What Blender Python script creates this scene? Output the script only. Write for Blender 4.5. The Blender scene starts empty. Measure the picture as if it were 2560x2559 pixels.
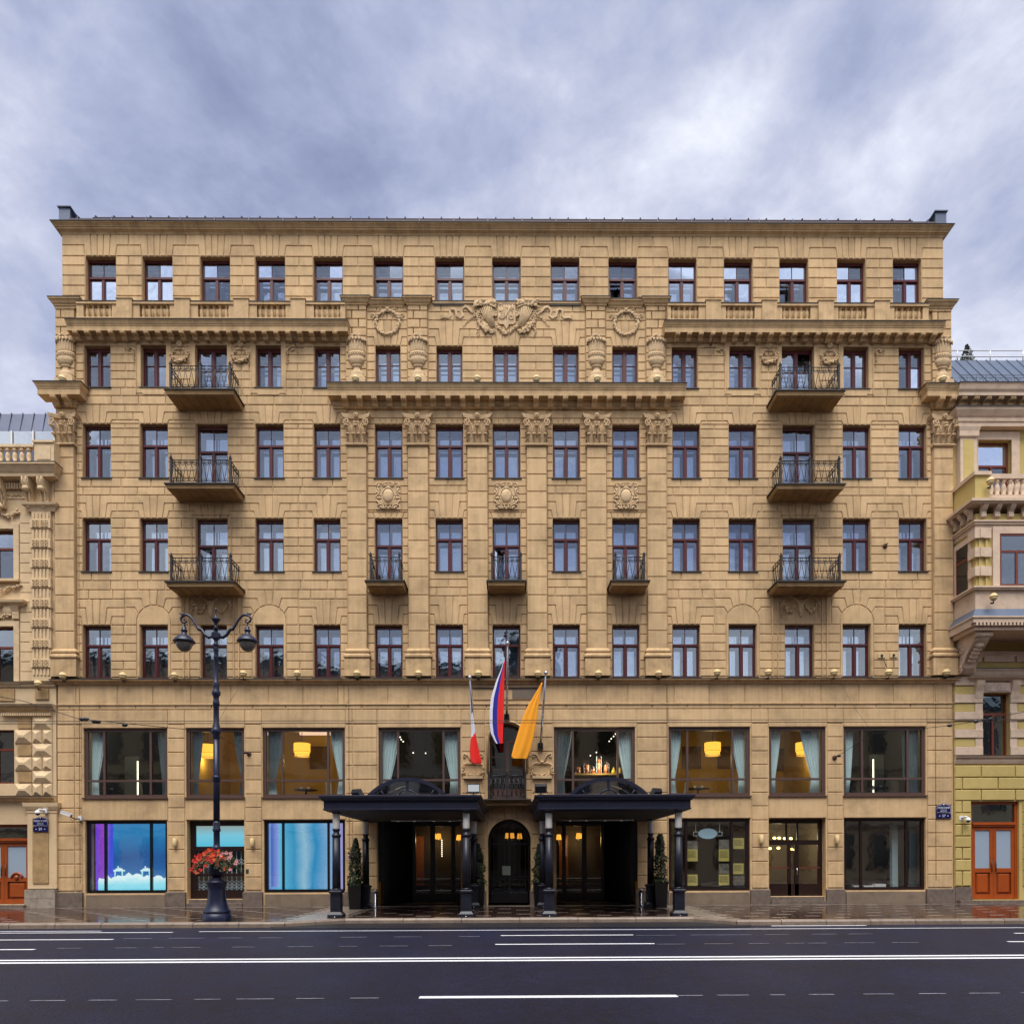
import bpy, bmesh, math, random
from mathutils import Matrix, Vector
random.seed(7)
S = bpy.context.scene
COL = S.collection
# ------------------------------------------------------------------ camera
F_PX, CX, CY, CAMY, EYE = 1782.0, 1295.0, 2150.0, -27.0, 1.7
PSI, ROLL = 0.0089, -0.0039
_f = Vector((math.sin(PSI), math.cos(PSI), 0))
_r0 = Vector((math.cos(PSI), -math.sin(PSI), 0)); _u0 = Vector((0, 0, 1))
_R = _r0*math.cos(ROLL) + _u0*math.sin(ROLL)
_U = -_r0*math.sin(ROLL) + _u0*math.cos(ROLL)
cam_d = bpy.data.cameras.new('camera'); cam = bpy.data.objects.new('camera', cam_d); COL.objects.link(cam)
cam.matrix_world = Matrix(((_R.x, _U.x, -_f.x, 0), (_R.y, _U.y, -_f.y, CAMY), (_R.z, _U.z, -_f.z, EYE), (0, 0, 0, 1)))
cam_d.sensor_width = 36.0; cam_d.lens = F_PX/2560*36.0
cam_d.shift_x = (1280-CX)/2560; cam_d.shift_y = (CY-1279.5)/2560
cam_d.clip_start = 0.1; cam_d.clip_end = 3000
S.camera = cam
def sr(r, g, b): return tuple(((c/255)/12.92 if c/255 <= 0.04045 else ((c/255+0.055)/1.055)**2.4) for c in (r, g, b))
# ------------------------------------------------------------------ sky, sun, exposure
SUN_EL, SUN_AZ = math.radians(68), math.radians(188)     # azimuth clockwise from +Y (north): behind the viewer
SKY_OFF = (3.32, 1.2, 7.59)
W = bpy.data.worlds.new('World'); S.world = W; W.use_nodes = True
nt = W.node_tree; nt.nodes.clear()
def N(t, **k):
    n = nt.nodes.new(t)
    for a, b in k.items(): setattr(n, a, b)
    return n
def L(a, b): nt.links.new(a, b)
out = N('ShaderNodeOutputWorld'); bg = N('ShaderNodeBackground'); L(bg.outputs[0], out.inputs[0])
bg.inputs[1].default_value = 0.1
sky = N('ShaderNodeTexSky', sky_type='NISHITA', sun_disc=False, sun_elevation=SUN_EL, sun_rotation=SUN_AZ, dust_density=2.0)
tc = N('ShaderNodeTexCoord'); sep = N('ShaderNodeSeparateXYZ'); L(tc.outputs['Generated'], sep.inputs[0])
def M(op, a, b=None):
    n = N('ShaderNodeMath', operation=op)
    for i, q in enumerate((a, b)):
        if q is None: continue
        if isinstance(q, (int, float)): n.inputs[i].default_value = q
        else: L(q, n.inputs[i])
    return n.outputs[0]
mp = N('ShaderNodeMapping'); L(tc.outputs['Generated'], mp.inputs[0])
mp.inputs['Location'].default_value = SKY_OFF; mp.inputs['Rotation'].default_value = (0.0, 0.6, 0.0); mp.inputs['Scale'].default_value = (1.0, 1.0, 1.7)
n1 = N('ShaderNodeTexNoise'); L(mp.outputs[0], n1.inputs['Vector'])
n1.inputs['Scale'].default_value = 2.3; n1.inputs['Detail'].default_value = 8; n1.inputs['Roughness'].default_value = 0.55; n1.inputs['Distortion'].default_value = 0.08
n2 = N('ShaderNodeTexNoise'); L(mp.outputs[0], n2.inputs['Vector'])
n2.inputs['Scale'].default_value = 8.0; n2.inputs['Detail'].default_value = 7; n2.inputs['Roughness'].default_value = 0.6; n2.inputs['Distortion'].default_value = 0.25
mixn = M('ADD', M('MULTIPLY', n1.outputs[0], 0.72), M('MULTIPLY', n2.outputs[0], 0.28))
# thinner, brighter cloud towards the horizon, all round
hz = M('SUBTRACT', 1.0, M('MAXIMUM', sep.outputs[2], 0.0))
fac = M('ADD', mixn, M('MULTIPLY', M('SUBTRACT', hz, 0.5), 0.27))
rmp = N('ShaderNodeValToRGB'); L(fac, rmp.inputs[0])
e = rmp.color_ramp.elements
SK = 0.33
def ck(*c): return (*[v*SK*10 for v in sr(*c)], 1)
e[0].position = 0.26; e[0].color = ck(112, 123, 158)
e[1].position = 0.68; e[1].color = ck(246, 247, 253)
for p_, c_ in ((0.36, (140, 149, 180)), (0.43, (163, 171, 199)), (0.49, (186, 191, 212)), (0.545, (210, 214, 230)), (0.60, (234, 236, 245))):
    q = e.new(p_); q.color = ck(*c_)
mx = N('ShaderNodeMix', data_type='RGBA'); mx.inputs[0].default_value = 0.97
L(sky.outputs[0], mx.inputs[6]); L(rmp.outputs[0], mx.inputs[7]); L(mx.outputs[2], bg.inputs[0])
sd = bpy.data.lights.new('sun', 'SUN'); so = bpy.data.objects.new('sun', sd); COL.objects.link(so)
sd.energy = 1.5; sd.angle = math.radians(48); sd.color = (1.0, 0.965, 0.91)
_d = Vector((math.sin(SUN_AZ)*math.cos(SUN_EL), math.cos(SUN_AZ)*math.cos(SUN_EL), math.sin(SUN_EL)))
so.rotation_euler = _d.to_track_quat('Z', 'Y').to_euler(); so.location = (-10, -40, 50)
S.view_settings.view_transform = 'Standard'; S.view_settings.look = 'None'
S.view_settings.exposure = 1.85; S.view_settings.gamma = 1.0; S.view_settings.use_curve_mapping = False
S.render.engine = 'CYCLES'
S.cycles.max_bounces = 6; S.cycles.transparent_max_bounces = 12; S.cycles.glossy_bounces = 3; S.cycles.diffuse_bounces = 3
S.cycles.caustics_reflective = False; S.cycles.caustics_refractive = False
S.cycles.use_denoising = True
# ------------------------------------------------------------------ measuring: photograph point -> point on a plane y = const
def P(px, py, y=0.0):
    u = (px-CX)/F_PX; v = (CY-py)/F_PX
    d = _f + _R*u + _U*v
    t = (y-CAMY)/d.y
    return d.x*t, EYE + d.z*t
def X(px, py=1350, y=0.0): return round(P(px, py, y)[0], 4)
def Z(py, px=1280, y=0.0): return round(P(px, py, y)[1], 4)
PX = 1/66.0           # one photograph pixel on the facade, in metres
# ------------------------------------------------------------------ mesh builder
class MB:
    def __init__(s): s.v = []; s.f = []; s.mi = []; s.sm = []
    def add(s, vs, fs, mi=0, sm=False):
        b = len(s.v); s.v += [tuple(p) for p in vs]
        for f in fs: s.f.append([b+i for i in f]); s.mi.append(mi); s.sm.append(sm)
        return s
    def box(s, x0, x1, y0, y1, z0, z1, mi=0):
        return s.add([(x0,y0,z0),(x1,y0,z0),(x1,y1,z0),(x0,y1,z0),(x0,y0,z1),(x1,y0,z1),(x1,y1,z1),(x0,y1,z1)],
              [(0,1,5,4),(1,2,6,5),(2,3,7,6),(3,0,4,7),(4,5,6,7),(3,2,1,0)], mi)
    def cbox(s, cx, cy, cz, sx, sy, sz, mi=0):
        return s.box(cx-sx/2, cx+sx/2, cy-sy/2, cy+sy/2, cz-sz/2, cz+sz/2, mi)
    def rings(s, rs, cap=(True, True), closed=True, mi=0, sm=False):
        n = len(rs[0]); b = len(s.v)
        for r in rs: s.v += [tuple(p) for p in r]
        for k in range(len(rs)-1):
            for i in range(n if closed else n-1):
                j = (i+1) % n
                s.f.append([b+k*n+i, b+k*n+j, b+(k+1)*n+j, b+(k+1)*n+i]); s.mi.append(mi); s.sm.append(sm)
        if cap[0]: s.f.append([b+i for i in range(n)][::-1]); s.mi.append(mi); s.sm.append(False)
        if cap[1]: s.f.append([b+(len(rs)-1)*n+i for i in range(n)]); s.mi.append(mi); s.sm.append(False)
        return s
    def xz(s, poly, y0, y1, mi=0):            # polygon in x,z extruded along y
        return s.rings([[(x, y0, z) for x, z in poly], [(x, y1, z) for x, z in poly]], mi=mi)
    def yz(s, poly, x0, x1, mi=0):
        return s.rings([[(x0, y, z) for y, z in poly], [(x1, y, z) for y, z in poly]], mi=mi)
    def xy(s, poly, z0, z1, mi=0):
        return s.rings([[(x, y, z0) for x, y in poly], [(x, y, z1) for x, y in poly]], mi=mi)
    def lathe(s, prof, seg=16, c=(0,0,0), a0=0.0, a1=2*math.pi, sy=1.0, sm=True, mi=0, flute=0.0, nf=0):
        full = abs(a1-a0) > 6.28
        n = seg if full else seg+1
        rs = []
        for r, z in prof:
            ring = []
            for i in range(n):
                a = a0+(a1-a0)*i/seg
                rr = r*(1-flute*(0.5+0.5*math.cos(a*nf))) if nf else r
                ring.append((c[0]+rr*math.cos(a), c[1]+rr*math.sin(a)*sy, c[2]+z))
            rs.append(ring)
        return s.rings(rs, cap=(True, True), closed=full, mi=mi, sm=sm)
    def tube(s, path, r, seg=6, mi=0, cap=True, sm=True):
        pts = [Vector(p) for p in path]; n = len(pts); rs = []
        ref = None
        for i, p in enumerate(pts):
            t = (pts[min(i+1, n-1)]-pts[max(i-1, 0)])
            if t.length < 1e-9: t = Vector((0,0,1))
            t.normalize()
            if ref is None: ref = Vector((0,1,0)) if abs(t.y) < 0.9 else Vector((1,0,0))
            a = t.cross(ref)
            if a.length < 1e-6: a = t.cross(Vector((0.3,0.5,0.8)))
            a.normalize(); b = t.cross(a); ref = -b if False else a.cross(t)
            rr = r[i] if isinstance(r, (list, tuple)) else r
            rs.append([p + a*(rr*math.cos(2*math.pi*k/seg)) + b*(rr*math.sin(2*math.pi*k/seg)) for k in range(seg)])
        return s.rings(rs, cap=(cap, cap), mi=mi, sm=sm)
    def ball(s, c, r, seg=8, rg=5, mi=0, sm=True):
        if not isinstance(r, (tuple, list)): r = (r, r, r)
        vs = [(c[0], c[1], c[2]-r[2])]
        for k in range(1, rg):
            a = -math.pi/2+math.pi*k/rg
            for i in range(seg):
                t = 2*math.pi*i/seg
                vs.append((c[0]+r[0]*math.cos(a)*math.cos(t), c[1]+r[1]*math.cos(a)*math.sin(t), c[2]+r[2]*math.sin(a)))
        vs.append((c[0], c[1], c[2]+r[2])); top = len(vs)-1; fs = []
        for i in range(seg):
            j = (i+1) % seg
            fs.append((0, 1+j, 1+i)); fs.append((top, top-seg+i, top-seg+j))
            for k in range(rg-2): fs.append((1+k*seg+i, 1+k*seg+j, 1+(k+1)*seg+j, 1+(k+1)*seg+i))
        return s.add(vs, fs, mi, sm)
    def cornice(s, x0, x1, prof, yb=0.05, base=0.0, mi=0):
        """moulding with mitred returns: prof = [(projection, z)] from bottom to top"""
        rs = []
        for p, z in prof:
            q = max(p, 0)
            rs.append([(x0-q, -base-p, z), (x1+q, -base-p, z), (x1+q, yb, z), (x0-q, yb, z)])
        return s.rings(rs, mi=mi)
    def mesh(s, name, mats, recalc=True):
        me = bpy.data.meshes.new(name); me.from_pydata(s.v, [], s.f)
        for m in (mats if isinstance(mats, (list, tuple)) else [mats]): me.materials.append(m)
        me.polygons.foreach_set('material_index', s.mi); me.polygons.foreach_set('use_smooth', s.sm)
        if recalc:
            bm = bmesh.new(); bm.from_mesh(me); bmesh.ops.recalc_face_normals(bm, faces=bm.faces); bm.to_mesh(me); bm.free()
        me.update(); return me
    def build(s, name, mats, parent=None, loc=None, recalc=True):
        return put(name, s.mesh(name, mats, recalc), parent, loc)
def put(name, me, parent=None, loc=None):
    o = bpy.data.objects.new(name, me); COL.objects.link(o)
    if parent is not None: o.parent = parent
    if loc is not None: o.location = loc
    return o
def tag(o, label=None, cat=None, group=None, kind=None):
    if label: o['label'] = label
    if cat: o['category'] = cat
    if group: o['group'] = group
    if kind: o['kind'] = kind
    return o
def thing(name, label, cat, loc=(0,0,0), group=None):
    o = put(name, None, None, loc); o.empty_display_size = 0.3
    return tag(o, label, cat, group)
def copy_tree(o, parent=None):
    c = o.copy(); COL.objects.link(c); c.parent = parent
    for ch in list(o.children): copy_tree(ch, c)
    return c
ORD = ['zeroth','first','second','third','fourth','fifth','sixth','seventh','eighth','ninth','tenth','eleventh','twelfth','thirteenth','fourteenth','fifteenth','sixteenth','seventeenth','eighteenth']
# ------------------------------------------------------------------ materials
def mat(name, col, rough=0.6, metal=0.0, var=0.0, vscale=3.0, bump=0.0, bscale=40.0, rnd=0.0, spec=0.5, streak=0.0, emit=None, estr=0.0, dirt=None, dirtamt=0.0, dirtscale=1.2):
    m = bpy.data.materials.new(name); m.use_nodes = True; t = m.node_tree; b = t.nodes['Principled BSDF']
    b.inputs['Base Color'].default_value = (*col, 1); b.inputs['Roughness'].default_value = rough; b.inputs['Metallic'].default_value = metal
    b.inputs['Specular IOR Level'].default_value = spec
    nn = lambda ty: t.nodes.new(ty); lk = t.links.new
    def math_(op, a, c):
        n = nn('ShaderNodeMath'); n.operation = op
        for i, q in enumerate((a, c)):
            if isinstance(q, (int, float)): n.inputs[i].default_value = q
            else: lk(q, n.inputs[i])
        return n.outputs[0]
    geo = nn('ShaderNodeNewGeometry')
    val = None
    if var or streak:
        a = nn('ShaderNodeTexNoise'); lk(geo.outputs['Position'], a.inputs['Vector']); a.inputs['Scale'].default_value = vscale; a.inputs['Detail'].default_value = 6; a.inputs['Roughness'].default_value = 0.65
        val = math_('MULTIPLY', math_('SUBTRACT', a.outputs[0], 0.5), var*3.0)
        a2 = nn('ShaderNodeTexNoise'); lk(geo.outputs['Position'], a2.inputs['Vector']); a2.inputs['Scale'].default_value = vscale*0.13; a2.inputs['Detail'].default_value = 3
        val = math_('ADD', val, math_('MULTIPLY', math_('SUBTRACT', a2.outputs[0], 0.5), var*2.5))
        if streak:
            mpn = nn('ShaderNodeMapping'); lk(geo.outputs['Position'], mpn.inputs[0]); mpn.inputs['Scale'].default_value = (5.5, 1.0, 0.28)
            a3 = nn('ShaderNodeTexNoise'); lk(mpn.outputs[0], a3.inputs['Vector']); a3.inputs['Scale'].default_value = 1.6; a3.inputs['Detail'].default_value = 5
            val = math_('ADD', val, math_('MULTIPLY', math_('SUBTRACT', a3.outputs[0], 0.5), streak*2))
    if rnd:
        oi = nn('ShaderNodeObjectInfo'); rv = math_('MULTIPLY', math_('SUBTRACT', math_('FRACT', math_('ADD', oi.outputs['Random'], geo.outputs['Random Per Island']), 0.0), 0.5), rnd*2)
        val = rv if val is None else math_('ADD', val, rv)
    src = None
    if val is not None:
        hsv = nn('ShaderNodeHueSaturation'); hsv.inputs['Color'].default_value = (*col, 1); lk(math_('ADD', val, 1.0), hsv.inputs['Value']); src = hsv.outputs[0]
    if dirt:
        a4 = nn('ShaderNodeTexNoise'); lk(geo.outputs['Position'], a4.inputs['Vector']); a4.inputs['Scale'].default_value = dirtscale; a4.inputs['Detail'].default_value = 8; a4.inputs['Roughness'].default_value = 0.7
        cr = nn('ShaderNodeValToRGB'); lk(a4.outputs[0], cr.inputs[0]); cr.color_ramp.elements[0].position = 0.48; cr.color_ramp.elements[1].position = 0.75
        cr.color_ramp.elements[1].color = (dirtamt,)*3+(1,)
        mxn = nn('ShaderNodeMix'); mxn.data_type = 'RGBA'; lk(cr.outputs[0], mxn.inputs[0])
        if src is not None: lk(src, mxn.inputs[6])
        else: mxn.inputs[6].default_value = (*col, 1)
        mxn.inputs[7].default_value = (*dirt, 1); src = mxn.outputs[2]
    if src is not None: lk(src, b.inputs['Base Color'])
    if bump:
        bn = nn('ShaderNodeTexNoise'); lk(geo.outputs['Position'], bn.inputs['Vector']); bn.inputs['Scale'].default_value = bscale; bn.inputs['Detail'].default_value = 5
        bp = nn('ShaderNodeBump'); bp.inputs['Strength'].default_value = bump; bp.inputs['Distance'].default_value = 0.02; lk(bn.outputs[0], bp.inputs['Height']); lk(bp.outputs[0], b.inputs['Normal'])
    if emit: b.inputs['Emission Color'].default_value = (*emit, 1); b.inputs['Emission Strength'].default_value = estr
    return m
def glass(name, refl=0.3, tint=(0.85, 0.92, 0.95), wav=0.02, rough=0.0, gcol=(0.9, 0.95, 1.0)):
    m = bpy.data.materials.new(name); m.use_nodes = True; t = m.node_tree; t.nodes.clear()
    nn = t.nodes.new; lk = t.links.new
    o = nn('ShaderNodeOutputMaterial'); mxs = nn('ShaderNodeMixShader'); tr = nn('ShaderNodeBsdfTransparent'); gl = nn('ShaderNodeBsdfGlossy')
    tr.inputs[0].default_value = (*tint, 1); gl.inputs[0].default_value = (*gcol, 1); gl.inputs['Roughness'].default_value = rough
    lw = nn('ShaderNodeLayerWeight'); lw.inputs[0].default_value = 0.35
    ma = nn('ShaderNodeMath'); ma.operation = 'MULTIPLY_ADD'; lk(lw.outputs['Fresnel'], ma.inputs[0]); ma.inputs[1].default_value = 0.8; ma.inputs[2].default_value = refl; ma.use_clamp = True
    geo = nn('ShaderNodeNewGeometry'); no = nn('ShaderNodeTexNoise'); lk(geo.outputs['Position'], no.inputs['Vector']); no.inputs['Scale'].default_value = 2.2; no.inputs['Detail'].default_value = 2
    bp = nn('ShaderNodeBump'); bp.inputs['Strength'].default_value = wav; bp.inputs['Distance'].default_value = 0.5; lk(no.outputs[0], bp.inputs['Height']); lk(bp.outputs[0], gl.inputs['Normal'])
    lk(ma.outputs[0], mxs.inputs[0]); lk(tr.outputs[0], mxs.inputs[1]); lk(gl.outputs[0], mxs.inputs[2]); lk(mxs.outputs[0], o.inputs[0])
    return m
def emis(name, col, st):
    m = bpy.data.materials.new(name); m.use_nodes = True; t = m.node_tree; b = t.nodes['Principled BSDF']
    b.inputs['Base Color'].default_value = (*[c*0.5 for c in col], 1); b.inputs['Emission Color'].default_value = (*col, 1); b.inputs['Emission Strength'].default_value = st
    return m
STU = sr(202, 171, 129)
M_wall = mat('stucco_ochre', STU, 0.85, var=0.12, vscale=2.4, bump=0.25, bscale=70, rnd=0.085, spec=0.2, streak=0.24, dirt=sr(126, 102, 76), dirtamt=0.6, dirtscale=0.9)
M_trim = mat('stucco_ochre_trim', sr(200, 169, 127), 0.85, var=0.1, vscale=4, bump=0.25, bscale=60, rnd=0.05, spec=0.2, streak=0.26, dirt=sr(110, 86, 60), dirtamt=0.6, dirtscale=2.2)
M_orn = mat('stucco_ornament', sr(204, 176, 138), 0.85, var=0.12, vscale=9, bump=0.25, bscale=50, rnd=0.03, spec=0.2, dirt=sr(120, 94, 62), dirtamt=0.5, dirtscale=5)
M_granite = mat('granite_grey_brown', sr(112, 98, 88), 0.7, var=0.3, vscale=45, bump=0.9, bscale=55, spec=0.4, dirt=sr(50, 46, 44), dirtamt=0.75, dirtscale=7)
M_frame = mat('paint_oxblood', sr(80, 22, 24), 0.35, var=0.1, vscale=5, spec=0.5)
M_brown = mat('paint_taupe_brown', sr(84, 64, 58), 0.4, var=0.05, vscale=5)
M_dkbrown = mat('paint_dark_brown', sr(34, 18, 16), 0.35, var=0.1, vscale=6)
M_black = mat('paint_black', sr(14, 14, 17), 0.35, var=0.1, vscale=6)
M_navy = mat('paint_navy', sr(16, 19, 36), 0.45, var=0.22, vscale=5, bump=0.08, bscale=30, dirt=sr(44, 40, 48), dirtamt=0.5, dirtscale=5)
M_navy2 = mat('paint_navy_canopy', sr(16, 22, 46), 0.45, var=0.16, vscale=2.5, dirt=sr(52, 44, 52), dirtamt=0.45, dirtscale=3.5)
M_lamp = mat('lamp_navy', sr(20, 26, 54), 0.4, var=0.2, vscale=5, dirt=sr(44, 42, 56), dirtamt=0.5, dirtscale=5)
M_iron = mat('iron_black', sr(28, 26, 32), 0.5, var=0.1, vscale=12)
M_steel = mat('brushed_steel', sr(190, 190, 195), 0.25, 1.0, var=0.05, vscale=8)
M_zinc = mat('zinc_dark', sr(60, 58, 66), 0.5, 0.3, var=0.15, vscale=3)
M_roof = mat('roof_brown_metal', sr(62, 44, 54), 0.7, 0.0, var=0.15, vscale=2)
M_parap = mat('metal_grey_blue', sr(96, 104, 122), 0.5, 0.4, var=0.1, vscale=2)
M_soffit = mat('soffit_brown', sr(158, 126, 84), 0.85, var=0.15, vscale=3, dirt=sr(60, 44, 28), dirtamt=0.6, dirtscale=2.5)
M_lead = mat('lead_flashing', sr(56, 52, 50), 0.6, 0.2, var=0.2, vscale=4)
M_curt = mat('sheer_curtain', sr(225, 228, 232), 0.9, var=0.04, vscale=6)
M_curt2 = mat('blue_curtain', sr(222, 236, 238), 0.9, var=0.08, vscale=8)
M_room = mat('room_plaster', sr(70, 64, 60), 0.9)
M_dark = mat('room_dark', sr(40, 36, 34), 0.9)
M_cream = mat('cream_globe', sr(200, 176, 126), 0.65, var=0.06, vscale=6)
M_white = mat('white_plastic', sr(222, 222, 224), 0.45)
M_gl_up = glass('window_glass', 0.22, (0.84, 0.88, 0.94), 0.012, gcol=(0.8, 0.9, 1.0))
M_gl_in = glass('inner_glass', 0.55, (0.84, 0.88, 0.92), 0.012, gcol=(0.82, 0.92, 1.0))
M_gl_roof = glass('roof_glass', 0.6, (0.5, 0.6, 0.7), 0.01)
M_gl_big = glass('plate_glass', 0.13, (0.86, 0.93, 0.92), 0.006)
M_gl_ent = glass('entrance_glass', 0.0, (0.62, 0.62, 0.6), 0.004)
M_gl_shop = glass('shop_glass', 0.18, (0.9, 0.95, 0.95), 0.006)
M_opal = mat('opal_glass', sr(215, 212, 205), 0.3, var=0.06, vscale=4)
# ================================================================== the hotel
HOTEL = thing('hotel_building', 'ochre stucco seven-storey corner-to-corner hotel with balconies, pilasters and two dark entrance canopies', 'building')
LX0, LX1 = X(142), X(2381)                      # facade edges
ATT = [(213,289),(355,430.5),(500,574.5),(637.5,712),(783,856.5),(933.3,1008),(1087.4,1160.4),(1230.6,1302),(1376.8,1448.7),(1521.6,1593),(1671.4,1742),(1810.6,1882.3),(1949.3,2021.2),(2093.4,2164.7),(2233.3,2304)]
SIX = [(210,275),(352,416),(488,568),(639,703),(785,850),(938,1001),(1091,1156),(1232,1297),(1382,1447),(1531,1595),(1680,1744),(1823,1889),(1954,2035),(2108,2171),(2248,2310.5)]
LOW = [(206,276),(349.5,419),(489,568.5),(638,708.5),(783.5,851),(937,1006),(1089,1157.7),(1231.5,1301),(1382,1450),(1531,1599.5),(1681.5,1750.5),(1822.5,1892),(1957.5,2037),(2107.7,2177),(2248,2317)]
THR = list(LOW); THR[2] = (500.8,566.5); THR[12] = (1963.5,2035.4)
BIG = [(208,417.5),(464,610),(655.7,862),(945.7,1151.2),(1385,1588),(1672,1876),(1923.3,2065),(2110,2315.5)]
GRO = [(212,417),(466.7,610),(659,862.5),(944.7,1152),(1391,1594.5),(1672,1876),(1923,2065.3),(2111,2315.5)]
def cols(lst, py): return [(X(a, py), X(b, py)) for a, b in lst]
A7, A6, A5, A4, A3 = cols(ATT, 700), cols(SIX, 910), cols(LOW, 1130), cols(LOW, 1360), cols(THR, 1630)
A2, A1 = cols(BIG, 1900), cols(GRO, 2140)
z7 = (Z(762), Z(643.5)); z6 = (Z(968,400), Z(865)); z6c = (Z(962), Z(865)); z5 = (Z(1195), Z(1060.3)); z4 = (Z(1428), Z(1295.5)); z3 = (Z(1693), Z(1561))
z2 = (Z(1990), Z(1818)); zG_top = Z(2047); ZG_sill = Z(2228)
d4 = Z(1455)   # balcony door bottoms
OPEN = []      # x0,x1,z0,z1
for a in A7: OPEN.append((*a, *z7))
for i, a in enumerate(A6): OPEN.append((*a, (Z(1012) if i in (2, 12) else (z6c[0] if 5 <= i <= 9 else z6[0])), z6[1]))
for i, a in enumerate(A5): OPEN.append((*a, (Z(1246) if i in (2, 12) else z5[0]), z5[1]))
for i, a in enumerate(A4): OPEN.append((*a, (Z(1482) if i in (2, 12, 5, 7, 9) else z4[0]), z4[1]))
for a in A3: OPEN.append((*a, *z3))
for a in A2: OPEN.append((*a, *z2))
gz = [ZG_sill, Z(2247,540), ZG_sill, 0.0, 0.0, ZG_sill, Z(2240,1990), ZG_sill]
for a, zb in zip(A1, gz): OPEN.append((*a, zb, zG_top))
# arched centre door and door above it (square part of the opening; the arch is cut by spandrels)
CD1 = (X(1220,2150), X(1327,2150)); CD2 = (X(1224,1900), X(1313,1900))
OPEN.append((*CD1, 0.0, zG_top)); OPEN.append((*CD2, Z(2000), Z(1808)))
ZT = Z(588.5)        # top of the attic wall under the cornice
# --- wall core: grid with real openings
YC, YB = 0.03, 0.6
def grid_wall(x0, x1, zlo, zhi, openings, yf, yb):
    xs = sorted(set([x0, x1]+[o[0] for o in openings]+[o[1] for o in openings])); zs = sorted(set([zlo, zhi]+[min(max(v, zlo), zhi) for o in openings for v in o[2:4]]))
    def solid(i, j):
        if i < 0 or j < 0 or i >= len(xs)-1 or j >= len(zs)-1: return False
        cx = (xs[i]+xs[i+1])/2; cz = (zs[j]+zs[j+1])/2
        return not any(o[0] < cx < o[1] and o[2] < cz < o[3] for o in openings)
    mb = MB()
    for i in range(len(xs)-1):
        j = 0
        while j < len(zs)-1:
            if not solid(i, j): j += 1; continue
            k = j
            while k+1 < len(zs)-1 and solid(i, k+1) and solid(i-1, k+1) == solid(i-1, j) and solid(i+1, k+1) == solid(i+1, j): k += 1
            a, b, c, d = xs[i], xs[i+1], zs[j], zs[k+1]
            mb.add([(a,yf,c),(b,yf,c),(b,yf,d),(a,yf,d)], [(0,1,2,3)]); mb.add([(a,yb,c),(b,yb,c),(b,yb,d),(a,yb,d)], [(3,2,1,0)])
            if not solid(i-1, j): mb.add([(a,yf,c),(a,yf,d),(a,yb,d),(a,yb,c)], [(0,1,2,3)])
            if not solid(i+1, j): mb.add([(b,yf,c),(b,yb,c),(b,yb,d),(b,yf,d)], [(0,1,2,3)])
            if not solid(i, j-1): mb.add([(a,yf,c),(a,yb,c),(b,yb,c),(b,yf,c)], [(0,1,2,3)])
            if not solid(i, k+1): mb.add([(a,yf,d),(b,yf,d),(b,yb,d),(a,yb,d)], [(0,1,2,3)])
            j = k+1
    return mb
ZA = Z(757, 150)
wall = grid_wall(LX0, LX1, 0.0, ZA, [o for o in OPEN if o[2] < ZA-0.1], YC, YB)
AX0, AX1 = X(154.5, 700), X(2359, 700)
wa = grid_wall(AX0, AX1, ZA, ZT, [(o[0], o[1], max(o[2], ZA), o[3]) for o in OPEN if o[3] > ZA+0.5], YC, YB)
wall.add(wa.v, wa.f)
# side and back walls, parapet strip
wall.box(LX0, LX0+0.4, YB, 14, 0, ZA); wall.box(LX1-0.4, LX1, YB, 14, 0, ZA); wall.box(AX0, AX0+0.4, YB, 14, ZA, ZT); wall.box(AX1-0.4, AX1, YB, 14, ZA, ZT)
wall.box(LX0, LX1, 13.6, 14, 0, ZT)
# arch spandrels
def spandrel(mb, x0, x1, zs, zt, y0, y1, n=12):
    c = (x0+x1)/2; r = (x1-x0)/2; h = zt-zs
    for sg in (-1, 1):
        arc = [(c+sg*r*math.cos(a), zs+h*math.sin(a)) for a in [math.pi/2*k/n for k in range(n+1)]]
        poly = arc+[(c+sg*r, zt)]
        if sg == 1: poly = poly[::-1]
        mb.xz(poly, y0, y1)
spandrel(wall, *CD1, Z(2100), zG_top, 0.001, YB); spandrel(wall, *CD2, Z(1850), Z(1808), 0.001, YB)
wall.build('wall', M_wall, HOTEL)
# --- interior slabs and rooms (seen through the glass)
it = MB()
for zf in (Z(2018), Z(1745), Z(1470), Z(1235), Z(1010), Z(800)): it.box(LX0+0.4, LX1-0.4, YB+0.002, 7, zf-0.15, zf+0.1)
it.box(LX0+0.4, LX1-0.4, 4.5, 4.7, Z(1745)+0.1, ZT-0.1)
for i in range(14):
    for A, za, zb in ((A7, Z(800)+0.1, ZT-0.2), (A6, Z(1010)+0.1, Z(800)-0.15), (A5, Z(1235)+0.1, Z(1010)-0.15), (A4, Z(1470)+0.1, Z(1235)-0.15), (A3, Z(1745)+0.1, Z(1470)-0.15)):
        xm = (A[i][1]+A[i+1][0])/2
        it.box(xm-0.06, xm+0.06, YB+0.002, 4.49, za, zb)
it.build('floor_slabs', M_room, HOTEL)
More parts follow.
